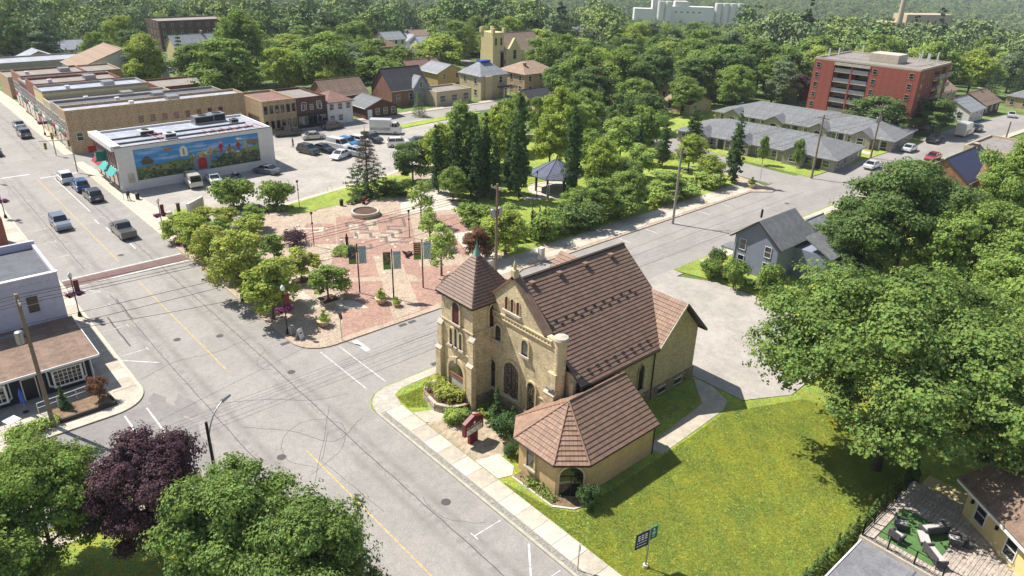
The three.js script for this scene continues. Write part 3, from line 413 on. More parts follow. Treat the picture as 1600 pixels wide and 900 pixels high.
{ // low annex with half-octagon end
  const a = thing('church_annex', 'low tan annex with tiled half octagon roof and arched glass door', 'annex');
  const W = [[31.5, -33.3], [31.5, -29.3], [33.3, -27.85], [40.9, -27.85], [40.9, -32.85], [36.8, -32.85], [36.2, -35.1], [33.3, -35.1]];
  mesh('wall', [prism(W, 0, 3.25)], M.annexWall, a);
  const e = 3.1, E = [[36.15, -35.45], [33.1, -35.45], [31.1, -33.5], [31.1, -29.2], [33.15, -27.5], [41.15, -27.5]].map(p => [p[0], e, p[1]]), ap = [34.7, 5.95, -31.4], rE = [41.15, 5.95, -31.4];
  slope(a, E[4], E[5], rE, ap, 13, M.tile); slope(a, E[3], E[4], ap, ap, 13, M.tilePale, .075); slope(a, E[2], E[3], ap, ap, 13, M.tilePale, .075); slope(a, E[1], E[2], ap, ap, 13, M.tilePale, .075); slope(a, E[0], E[1], ap, [36.15, 5.95, -31.4], 13, M.tilePale);
  slope(a, [41.15, 4.9, -32.85], [36.3, 4.9, -32.85], [36.3, 5.95, -31.4], rE, 4, M.tile);
  for (const p of [E[1], E[2], E[3], E[4]]) mesh('hip_ridge', [rod([p[0], p[1] + .06, p[2]], [ap[0], ap[1] + .06, ap[2]], .075, .06, 6)], M.tilePale, a);
  mesh('ridge_cap', [rod([34.7, 6.0, -31.4], [41.15, 6.0, -31.4], .09, .09, 6)], M.tile, a); mesh('verge', [solidQuad([41.16, e - .12, -27.5], [41.24, e - .12, -27.5], [41.24, 5.98, -31.4], [41.16, 5.98, -31.4], .1)], M.trimDark, a);
  { const s = new THREE.Shape(); [[27.85, 3.25], [32.85, 3.25], [32.85, 4.6], [31.4, 5.8]].forEach((p, i) => i ? s.lineTo(...p) : s.moveTo(...p)); const g = extr(s, .3); g.rotateY(Math.PI / 2); g.translate(40.6, 0, 0); mesh('gable_end', [g], M.annexWall, a); }
  for (let i = 0; i < 5; i++) { const p = E[i], q = E[i + 1]; mesh('gutter', [rod([p[0], e - .06, p[2]], [q[0], e - .06, q[2]], .08, .08, 6)], M.gutter, a); }
  mesh('downpipe', [rod([41.02, .1, -27.78], [41.02, 3, -27.78], .05)], M.gutter, a);
  archWindow(a, 'w', -31.9, 1.15, 31.5, .8, 1.75, { t: .15, trim: M.buffTrim });
  { // arched glass door on the chamfered face
    const d = new THREE.Group(); const p = [31.5, -29.3], q = [33.3, -27.85]; const cx = (p[0] + q[0]) / 2, cz = (p[1] + q[1]) / 2, ang = Math.atan2(q[0] - p[0], q[1] - p[1]);
    const fix = g => { g.rotateY(ang - Math.PI / 2 + 0); g.translate(cx - Math.cos(ang) * .0, 0, cz); return g; };
    const nx = -(q[1] - p[1]) / Math.hypot(q[0] - p[0], q[1] - p[1]), nz = (q[0] - p[0]) / Math.hypot(q[0] - p[0], q[1] - p[1]); const off = (g, t) => { g.translate(nx * t, 0, nz * t); return g; };
    const door = mesh('arched_door', [off(fix(extr(archShape(1.75, 2.75, false), .04)), .01)], M.glass, a);
    mesh('surround', [off(fix(extr(archRing(1.75, 2.75, .17, false), .1)), 0)], M.buffTrim, door);
    const b = bx(-.03, .03, .05, 1.9, 0, .05), b2 = bx(-.86, .86, 1.88, 1.95, 0, .05), b3 = bx(-.86, .86, .1, .16, 0, .05); mesh('glazing_bar', [b, b2, b3].map(g => off(fix(g), .05)), M.trimDark, door);
  }
}
// ---------- other buildings ----------
// window on a wall of a local box: face n,s,e,w ; a along the wall, y sill
function win(parent, face, plane, a, y, w, h, frame = M.whitePaint, pane = M.glass, o = {}) {
  const t = .06, put = (u0, u1, v0, v1, d0, d1) => face === 's' ? bx(a + u0, a + u1, y + v0, y + v1, plane + d0, plane + d1) : face === 'n' ? bx(a + u0, a + u1, y + v0, y + v1, plane - d1, plane - d0) : face === 'e' ? bx(plane + d0, plane + d1, y + v0, y + v1, a + u0, a + u1) : bx(plane - d1, plane - d0, y + v0, y + v1, a + u0, a + u1);
  const f = [put(-w / 2 - t, -w / 2, -t, h + t, 0, .07), put(w / 2, w / 2 + t, -t, h + t, 0, .07), put(-w / 2, w / 2, h, h + t, 0, .07), put(-w / 2, w / 2, -t, 0, 0, .1)];
  if (o.mid !== false) f.push(put(-w / 2, w / 2, h * .5 - .025, h * .5 + .025, 0, .05)); if (o.cols) for (let i = 1; i < o.cols; i++) { const q = -w / 2 + w * i / o.cols; f.push(put(q - .03, q + .03, 0, h * .5 - .03, 0, .045), put(q - .03, q + .03, h * .5 + .03, h, 0, .045)); }
  const m = mesh(o.name || 'window', f, frame, parent); mesh('pane', [put(-w / 2, w / 2, 0, h, .004, .02)], pane, m); return m;
}
function door(parent, face, plane, a, w, h, mat, y = 0) { const p = (u0, u1, v0, v1, d) => face === 's' ? bx(a + u0, a + u1, y + v0, y + v1, plane, plane + d) : face === 'e' ? bx(plane, plane + d, y + v0, y + v1, a + u0, a + u1) : bx(plane - d, plane, y + v0, y + v1, a + u0, a + u1); const m = mesh('door', [p(-w / 2, w / 2, 0, h, .05)], mat, parent); mesh('door_frame', [p(-w / 2 - .08, -w / 2, 0, h + .08, .08), p(w / 2, w / 2 + .08, 0, h + .08, .08), p(-w / 2, w / 2, h, h + .08, .08)], M.whitePaint, m); return m; }
// house centred on its own origin; w along x, d along z
function house(o) {
  const { w, d, h, rh = 2.4, roof = 'gable', axis = 'x', wall = M.white, top = M.shGrey, ov = .4 } = o; const y = o.y ?? terr(o.x, o.z);
  const t = thing(o.name || 'house', o.label, o.category || 'house', o.x, y, o.z, o.ry || 0, o.group); const X = w / 2, Z = d / 2; const walls = [bx(-X, X, -1.5, h, -Z, Z)];
  if (roof === 'flat') { mesh('wall', walls, wall, t); mesh('roof', [bx(-X + .25, X - .25, h, h + .06, -Z + .25, Z - .25)], top, t); mesh('parapet', [bx(-X, X, h, h + .5, -Z, -Z + .25), bx(-X, X, h, h + .5, Z - .25, Z), bx(-X, -X + .25, h, h + .5, -Z + .25, Z - .25), bx(X - .25, X, h, h + .5, -Z + .25, Z - .25)], o.parapet || wall, t); }
  else if (roof === 'gable') {
    const R = axis === 'x' ? Z : X, s = new THREE.Shape(); s.moveTo(-R, h); s.lineTo(R, h); s.lineTo(0, h + rh); const g = extr(s, (axis === 'x' ? w : d)); g.translate(0, 0, -(axis === 'x' ? X : Z)); if (axis === 'x') g.rotateY(Math.PI / 2); walls.push(g); mesh('wall', walls, wall, t);
    const k = rh / R, Q = R + ov, E = h - ov * k, L = (axis === 'x' ? X : Z) + ov * .8, P = (a, yy, b) => axis === 'x' ? [a, yy + .06, b] : [b, yy + .06, -a];
    const r = mesh('roof', [solidQuad(P(-L, E, Q), P(L, E, Q), P(L, h + rh, 0), P(-L, h + rh, 0), .16)], top, t); mesh('roof', [solidQuad(P(L, E, -Q), P(-L, E, -Q), P(-L, h + rh, 0), P(L, h + rh, 0), .16)], top, t); mesh('ridge', [rod(P(-L, h + rh + .02, 0), P(L, h + rh + .02, 0), .09, .09, 6)], top, r);
    const tr = o.trim || M.whitePaint; mesh('fascia', [rod(P(-L, E - .08, Q), P(L, E - .08, Q), .07, .07, 4), rod(P(-L, E - .08, -Q), P(L, E - .08, -Q), .07, .07, 4)], tr, r);
  } else { mesh('wall', walls, wall, t); const rr = o.ridge ?? Math.max(0, X - Z); const E = h, e = [[-X - ov, E, Z + ov], [X + ov, E, Z + ov], [X + ov, E, -Z - ov], [-X - ov, E, -Z - ov]]; const rz = Math.max(0, Z - X); const A = axis === 'x' ? [-rr, h + rh, 0] : [0, h + rh, rz], B = axis === 'x' ? [rr, h + rh, 0] : [0, h + rh, -rz];
    const fl = axis === 'x' ? [[e[0], e[1], B, A], [e[1], e[2], B, B], [e[2], e[3], A, B], [e[3], e[0], A, A]] : [[e[0], e[1], A, A], [e[1], e[2], B, A], [e[2], e[3], B, B], [e[3], e[0], A, B]];
    mesh('roof', fl.map(f => poly(f)).concat([bx(-X - ov, X + ov, h - .16, h - .01, -Z - ov, Z + ov)]), top, t); if (o.deck) mesh('roof_deck', [bx(-rr * .5 - 1, rr * .5 + 1, h + rh - .3, h + rh + .12, -1, 1)], o.deck, t); }
  const wf = o.frame || M.whitePaint; const st = o.storeys || 1, sh = h / st;
  for (let s = 0; s < st; s++) for (const f of (o.faces || 'sw')) { const L = f === 's' || f === 'n' ? w : d, n = o.n?.[f] ?? Math.max(1, Math.floor(L / 3.2)), pl = f === 's' ? Z : f === 'n' ? -Z : f === 'e' ? X : -X; for (let i = 0; i < n; i++) { const a = -L / 2 + L * (i + .5) / n; if (s === 0 && o.doorAt && o.doorAt[0] === f && i === o.doorAt[1]) { door(t, f, pl, a, 1, 2.1, o.doorMat || M.whitePaint); continue; } win(t, f, pl, a, s * sh + sh * .32, o.ww || 1, Math.min(1.5, sh * .5), wf); } }
  if (o.chimney) { const [cx, cz, ch] = o.chimney; const c = mesh('chimney', [bx(cx - .35, cx + .35, h, h + rh + ch, cz - .35, cz + .35)], M.orangeBrick, t); mesh('chimney_cap', [bx(cx - .42, cx + .42, h + rh + ch, h + rh + ch + .14, cz - .42, cz + .42)], M.concrete, c); }
  return t;
}
function rooftopUnit(x, y, z, w, h, d, label, mat = M.whitePaint) { const t = thing('rooftop_unit', label, 'air unit', x, y, z, 0, 'rooftop air units'); mesh('casing', [bx(-w / 2, w / 2, .12, h, -d / 2, d / 2)], mat, t); mesh('fan_grille', [new THREE.CylinderGeometry(Math.min(w, d) * .36, Math.min(w, d) * .36, .06, 16).translate(0, h + .03, 0)], M.darkMetal, t); mesh('side_grille', [bx(-w / 2 + .1, w / 2 - .1, .3, h - .15, d / 2, d / 2 + .02)], M.darkMetal, t); mesh('skid', [bx(-w / 2 - .1, w / 2 + .1, 0, .12, -d / 2 - .1, d / 2 + .1)], M.steel, t); return t; }

{ // white building with the mural; local frame = world
  const t = thing('mural_building', 'white flat roofed shop building with long colourful wall mural', 'building'); const x0 = 28.9, x1 = 54.5, z1 = -123.6, z0 = -136.5, h = 7.1;
  mesh('wall', [bx(x0, x1, 0, 6.7, z0, z1)], M.white, t); mesh('front_parapet', [bx(x0 - .5, x0 + .9, 6.5, 7.3, z0, z1 - .2)], M.white, t); mesh('roof', [bx(x0 + .9, x1 - .3, 6.7, 6.76, z0 + .3, z1 - .3)], M.membrane, t);
  mesh('parapet', [bx(x0, x1, 6.7, 7, z1 - .3, z1), bx(x0, x1, 6.7, 7.1, z0, z0 + .3), bx(x1 - .3, x1, 6.7, 7, z0 + .3, z1 - .3)], M.white, t); mesh('coping', [bx(x0, x1, 7, 7.06, z1 - .36, z1 + .06)], M.trimDark, t);
  for (const z of [-126.8, -130.1]) mesh('roof_step', [bx(x0 + .9, x1 - 2, 6.76, 7.02, z - .12, z + .12)], M.membraneDark, t);
  for (let k = 0; k < 7; k++) { const x = 44 + k * 1.5; mesh('roof_rail', [rod([x, 7.3, z1 - .2], [x - .4, 7.3, z1 - 3.2], .06)], M.redPaint, t); } for (const dx of [0, 1.6]) mesh('roof_rail', [rod([36.6 + dx * .6, 7.15, z1 - 2], [35.4 + dx, 7.15, z1 - 7.5], .07)], M.redPaint, t);
  // mural: flat print
  const mt = canvasTex(1024, 256, (c, w, h2) => {
    const r = rng(12); c.fillStyle = '#3f86bd'; c.fillRect(0, 0, w, h2); for (let i = 0; i < 60; i++) { c.fillStyle = `rgba(${120 + r() * 100 | 0},${170 + r() * 50 | 0},220,.35)`; c.beginPath(); c.ellipse(r() * w, r() * 110, 30 + r() * 50, 5 + r() * 9, 0, 0, 7); c.fill(); }
    const hill = (y, a, col, s) => { c.fillStyle = col; c.beginPath(); c.moveTo(0, h2); for (let x = 0; x <= w; x += 8) c.lineTo(x, y + Math.sin(x / 90 + s) * a + Math.sin(x / 31 + s) * a * .4); c.lineTo(w, h2); c.fill(); };
    hill(140, 8, '#5d7a48', 1); hill(165, 9, '#8a7d4a', 3); hill(188, 10, '#4d6638', 5); hill(222, 6, '#34462c', 2);
    for (let i = 0; i < 260; i++) { c.fillStyle = ['#3b5430', '#56703a', '#7a7440', '#2c3a28', '#94865a', '#6f8a4c'][r() * 6 | 0]; c.beginPath(); c.ellipse(r() * w, 150 + r() * 100, 4 + r() * 14, 3 + r() * 7, 0, 0, 7); c.fill(); }
    c.fillStyle = '#4d79b4'; c.beginPath(); c.ellipse(700, 170, 110, 22, 0, 0, 7); c.fill(); for (let i = 0; i < 60; i++) { c.fillStyle = ['#334a2e', '#556a40', '#48412e'][i % 3]; c.beginPath(); c.ellipse(640 + r() * 380, 150 + r() * 70, 10 + r() * 20, 5 + r() * 10, 0, 0, 7); c.fill(); }
    c.fillStyle = '#5a4630'; c.fillRect(50, 108, 86, 26); c.beginPath(); c.moveTo(30, 110); c.lineTo(150, 110); c.lineTo(118, 88); c.lineTo(66, 88); c.fill(); c.beginPath(); c.moveTo(56, 86); c.lineTo(128, 86); c.lineTo(92, 62); c.fill();
    c.fillStyle = '#a5603c'; for (let i = 0; i < 9; i++) { c.beginPath(); c.ellipse(240 + r() * 70, 30 + r() * 22, 14, 7, 0, 0, 7); c.fill(); }
    c.fillStyle = '#d9d3b8'; c.beginPath(); c.moveTo(352, 110); c.lineTo(352, 50); c.quadraticCurveTo(382, 0, 412, 50); c.lineTo(412, 110); c.fill(); c.fillStyle = '#7f8f84'; c.fillRect(374, 44, 16, 56);
    c.fillStyle = '#7b8791'; c.beginPath(); c.ellipse(520, 190, 76, 84, 0, 0, 7); c.fill(); c.fillStyle = '#a8241c'; c.beginPath(); c.moveTo(486, 244); c.lineTo(482, 160); c.quadraticCurveTo(520, 130, 558, 160); c.lineTo(556, 244); c.fill(); c.fillStyle = '#c9976f'; c.beginPath(); c.arc(520, 128, 17, 0, 7); c.fill(); c.fillStyle = '#3d2f22'; c.fillRect(500, 104, 40, 14);
    const fig = (x, y, s, a, b) => { c.fillStyle = a; c.beginPath(); c.ellipse(x, y + 16 * s, 9 * s, 18 * s, 0, 0, 7); c.fill(); c.fillRect(x - 7 * s, y + 28 * s, 5 * s, 18 * s); c.fillRect(x + 2 * s, y + 26 * s, 5 * s, 21 * s); c.beginPath(); c.ellipse(x - 9 * s, y + 14 * s, 3 * s, 12 * s, .4, 0, 7); c.fill(); c.beginPath(); c.ellipse(x + 9 * s, y + 12 * s, 3 * s, 12 * s, -.6, 0, 7); c.fill(); c.fillStyle = b; c.beginPath(); c.arc(x, y - 7 * s, 8 * s, 0, 7); c.fill(); };
    for (let i = 0; i < 40; i++) { c.fillStyle = ['#8a6a3c', '#a8945c', '#6c7f46', '#b4794e', '#d2c49a', '#5d4a38'][r() * 6 | 0]; c.beginPath(); c.ellipse(430 + r() * 580, 84 + r() * 60, 5 + r() * 12, 5 + r() * 14, 0, 0, 7); c.fill(); } fig(690, 50, 1.6, '#a3202a', '#c28d68'); fig(764, 84, 1.2, '#8a6a2c', '#5a3a28'); fig(840, 58, 1.6, '#8b3a26', '#a8764e'); fig(900, 56, 1.5, '#9a9e78', '#b88e68'); fig(600, 82, 1.2, '#c08a4a', '#caa076'); fig(632, 94, 1.1, '#6b7440', '#caa076');
    c.fillStyle = '#c9c58a'; for (let i = 0; i < 14; i++) { c.fillRect(430 + r() * 190, 84 + r() * 40, 12, 9); } c.fillStyle = '#e4e2da'; for (let i = 0; i < 6; i++) { c.beginPath(); c.ellipse(830 + r() * 60, 22 + r() * 12, 13, 5, 0, 0, 7); c.fill(); } c.fillStyle = '#7d6a45'; c.fillRect(920, 50, 104, 40); c.fillStyle = '#79934e'; c.fillRect(930, 110, 94, 40);
  });
  const pg = new THREE.PlaneGeometry(20.4, 4.9); pg.translate(41.6, 3.95, z1 + .045); mesh('mural', [panelUV(pg)], std(mt, { roughness: .75 }), t); const mu = t.children[t.children.length - 1]; mesh('mural_panel', [bx(31.35, 51.85, 1.48, 6.42, z1, z1 + .04)], M.whitePaint, mu);
  mesh('wall_plaque', [bx(30, 31, 1.3, 2.8, z1, z1 + .05)], M.concrete, t);
  // street front: piers, windows, awnings
  mesh('shop_band', [bx(x0 - .12, x0, 3.1, 3.6, z0, z1 - .3)], M.white, t);
  for (let k = 0; k < 12; k++) { const z = z1 - .8 - k * 1.05; mesh('pier', [bx(x0 - .14, x0, 3.6, 6.5, z - .14, z + .14)], M.redBrick, t); if (k < 11) win(t, 'w', x0, z - .52, 4, .55, 1.9, M.whitePaint, M.glass); }
  for (let k = 0; k < 5; k++) { const z = z1 - 1.4 - k * 2.5; const w = mesh('shop_window', [bx(x0 - .05, x0, .5, 2.6, z - 1.9, z)], M.glass, t); mesh('frame', [bx(x0 - .1, x0, .4, .5, z - 1.9, z), bx(x0 - .1, x0, .5, 2.6, z, z + .12)], M.redPaint, w); }
  mesh('awning', [solidQuad([x0 - 1.1, 2.5, z1 - .6], [x0 - .1, 3.5, z1 - .6], [x0 - .1, 3.5, z1 - 4.6], [x0 - 1.1, 2.5, z1 - 4.6], .06)], M.teal, t); mesh('awning', [solidQuad([x0 - 1.0, 2.6, z1 - 8], [x0 - .1, 3.5, z1 - 8], [x0 - .1, 3.5, z1 - 12.4], [x0 - 1.0, 2.6, z1 - 12.4], .06)], M.awningRed, t);
  mesh('awning', [solidQuad([x0 - 1.15, 2.55, z1 - 4.8], [x0 - .1, 3.5, z1 - 4.8], [x0 - .1, 3.5, z1 - 7.8], [x0 - 1.15, 2.55, z1 - 7.8], .06)], M.teal, t);
  mesh('hanging_sign', [bx(x0 - 1.6, x0 - .1, 4, 5.6, z1 - 5.6, z1 - 5.45)], M.awningGreen, t); mesh('hanging_sign', [bx(x0 - 1.3, x0 - .1, 4.2, 5.3, z1 - 11.4, z1 - 11.25)], M.redPaint, t);
}
for (const [x, z, w, h, d, l] of [[38.2, -126.6, 1.8, .9, 1.3, 'white square air unit beside red rails on mural building roof'], [46.6, -134.4, 3.4, 1.4, 2, 'long grey air unit at the back of mural building roof'], [49.2, -134.6, 2.4, 1.5, 2.2, 'tall grey air unit at rear corner of mural building roof'], [51, -131.4, 1.3, .8, 1, 'small grey air unit near the east end of mural building roof'], [35.8, -131, 2.2, .9, 1.8, 'white skylight-like unit between red rails on mural building roof']]) rooftopUnit(x, 6.76, z, w, h, d, l, l.includes('grey') ? M.steel : M.whitePaint);

// row of flat-roofed shops along the main street beyond the mural building
[[28.7, 62, -157.8, -152.4, 7.4, M.tanBrick, M.membrane, 'long tan brick shop with white windows just behind mural building'], [29, 60, -164.4, -158, 7.2, M.concreteWall, M.membraneDark, 'grey shop with dark flat roof second in the row'], [29, 52, -171, -164.6, 6.8, M.sidingBeige, M.membraneGrey, 'beige shop with long grey roof third in the row'], [29.2, 49, -179, -171.2, 8, M.cream, M.membrane, 'cream taller shop with pale roof fourth in the row'], [29.5, 46, -188, -179.2, 8.2, M.redBrick, M.tarRoof, 'dark red brick block midway along the shop row'], [29.8, 48, -198, -188.2, 7, M.brownBrick, M.membrane, 'brown brick shop toward the far end of the row'], [30.4, 44, -209, -198.2, 7.6, M.orangeBrick, M.tarRoof, 'orange brick block last in the visible shop row']].forEach(([x0, x1, z0, z1, h, wm, rm, l], i) => {
  const t = house({ name: 'shop_building', label: l, category: 'shop', x: (x0 + x1) / 2, z: (z0 + z1) / 2, y: Math.min(terr(x0, z0), 0), w: x1 - x0, d: z1 - z0 - .05, h, roof: 'flat', wall: wm, top: rm, faces: '', group: 'row of shops on the main street', parapet: i % 2 ? M.concreteWall : wm });
  const X = -(x1 - x0) / 2, D = z1 - z0; for (let k = 0; k < Math.floor(D / 1.5); k++) { win(t, 'w', X, -D / 2 + .9 + k * 1.5, 3.9, .7, 1.9); }
  for (let k = 0; k < Math.floor(D / 3); k++) { const z = -D / 2 + 1.6 + k * 3; const s = mesh('shop_window', [bx(X - .06, X, .5, 2.5, z - 1.1, z + 1.1)], M.glass, t); mesh('sign_board', [bx(X - .12, X, 2.7, 3.3, z - 1.3, z + 1.3)], [M.awningRed, M.whitePaint, M.awningGreen][(i + k) % 3], s); }
  if (i === 0) for (let k = 0; k < 8; k++) win(t, 's', D / 2 - .025, -4 + k * 2.2, 4.4, .7, 1.1, M.redPaint, M.glass);
  mesh('roof_hatch', [bx(2, 4.2, h, h + .9, -1.2, 1.2)], M.steel, t); mesh('roof_vent', [bx(-5, -4.2, h, h + .7, 0, .8)], M.whitePaint, t);
});
// across the rear street
const beige = house({ name: 'brick_shop', label: 'tan two storey brick shop with six upper windows facing car park', category: 'shop', x: 67, z: -153, w: 7.4, d: 12, h: 6.2, roof: 'flat', wall: M.tanBrick, top: M.shRed, storeys: 2, faces: 's', n: { s: 6 }, ww: .6, frame: M.trimDark });
const brown = house({ name: 'brick_shop', label: 'dark brown brick shop with black glass front beside tan shop', category: 'shop', x: 74.2, z: -153, w: 6.9, d: 12, h: 6.1, roof: 'flat', wall: M.brownBrick, top: M.tarRoof, storeys: 2, faces: '' });
for (const a of [-2, 0, 2]) win(brown, 's', 6, a, 3.9, .7, 1.1); { const s = mesh('shop_front', [bx(-3.3, 3.3, .2, 2.7, 6, 6.06)], M.glass, brown); mesh('fascia_board', [bx(-3.4, 3.4, 2.7, 3.2, 6, 6.2)], M.black, s); for (const a of [-3.3, -1.6, 0, 1.6, 3.3]) mesh('mullion', [bx(a - .06, a + .06, .2, 2.7, 6.06, 6.12)], M.black, s); }
house({ name: 'white_cottage', label: 'white two storey cottage with red hip roof next to brown shop', x: 81, z: -151, w: 6.2, d: 8, h: 4.9, rh: 1.8, roof: 'hip', wall: M.white, top: M.shRed, storeys: 2, faces: 's', n: { s: 3 }, doorAt: ['s', 2] });
house({ name: 'barn_house', label: 'brown gambrel style house with dormer windows behind white cottage', x: 88, z: -160, w: 11, d: 8, h: 4.4, rh: 3, wall: M.orangeBrick, top: M.shBrown, storeys: 1, faces: 's', n: { s: 3 } });
house({ name: 'low_shop', label: 'low brown stone shop with grey front gable by the street corner', category: 'shop', x: 91.6, z: -151, w: 8.4, d: 8, h: 2.7, rh: 1.6, wall: M.brownBrick, top: M.shGrey, axis: 'z', faces: 's', n: { s: 4 }, doorAt: ['s', 0] });
const gg = house({ name: 'gabled_house', label: 'tall steep gabled house with slate grey roof and brick front', x: 105.5, z: -160, w: 11, d: 9, h: 4.2, rh: 4.4, wall: M.orangeBrick, top: M.shDark, storeys: 1, faces: 's', n: { s: 3 } }); mesh('cross_gable', [extr((() => { const s = new THREE.Shape(); s.moveTo(-2.2, 0); s.lineTo(2.2, 0); s.lineTo(2.2, 4.2); s.lineTo(0, 7); s.lineTo(-2.2, 4.2); return s; })(), 3).translate(2.6, 0, 2.4)], M.shSlate, gg); win(gg, 's', 5.4, 2.6, 4.3, .8, 1.1);
house({ name: 'flat_office', label: 'beige flat roofed single storey office with glazed corner', category: 'office', x: 115, z: -154, w: 11, d: 8, h: 3.1, roof: 'flat', wall: M.sidingBeige, top: M.tarRoof, faces: 'se', n: { s: 3 }, ww: 1.7 });
house({ name: 'yellow_house', label: 'mustard yellow house with grey gable roof behind flat office', x: 128, z: -173, w: 9, d: 9, h: 5, rh: 1.9, axis: 'z', wall: M.mustard, top: M.shSlate, storeys: 2, faces: 's', n: { s: 2 } });
house({ name: 'brown_roof_house', label: 'low brick house with brown roof behind the yellow house', x: 134, z: -192, w: 12, d: 8, h: 3.4, rh: 2.4, wall: M.orangeBrick, top: M.shRed, faces: 's', chimney: [3, 0, .7] });
const vic = house({ name: 'victorian_mansion', label: 'pale brick mansion with silver mansard roof and blue tarp top', category: 'mansion', x: 129, z: -155.5, w: 9, d: 9, h: 6, rh: 3.2, roof: 'hip', ridge: 1.2, wall: M.buffPale, top: M.shSlate, storeys: 2, faces: 'sw', deck: M.blueTarp }); mesh('porch_roof', [bx(1, 6, 2.8, 3, 4.5, 7.4)], M.shDark, vic); for (const x of [1.3, 3.5, 5.7]) mesh('porch_post', [bx(x - .09, x + .09, 0, 2.8, 7, 7.2)], M.whitePaint, vic); mesh('bay', [bx(-3.4, -1.2, 0, 6, 4.5, 5.3)], M.buffPale, vic);
house({ name: 'hip_roof_house', label: 'square buff brick house with tan hip roof and two chimneys', x: 145.5, z: -156, w: 12, d: 11, h: 5.6, rh: 2.6, roof: 'hip', ridge: 2, wall: M.tanBrick, top: M.shTan, storeys: 2, faces: 'sw', chimney: [-3, 2, -.2] });
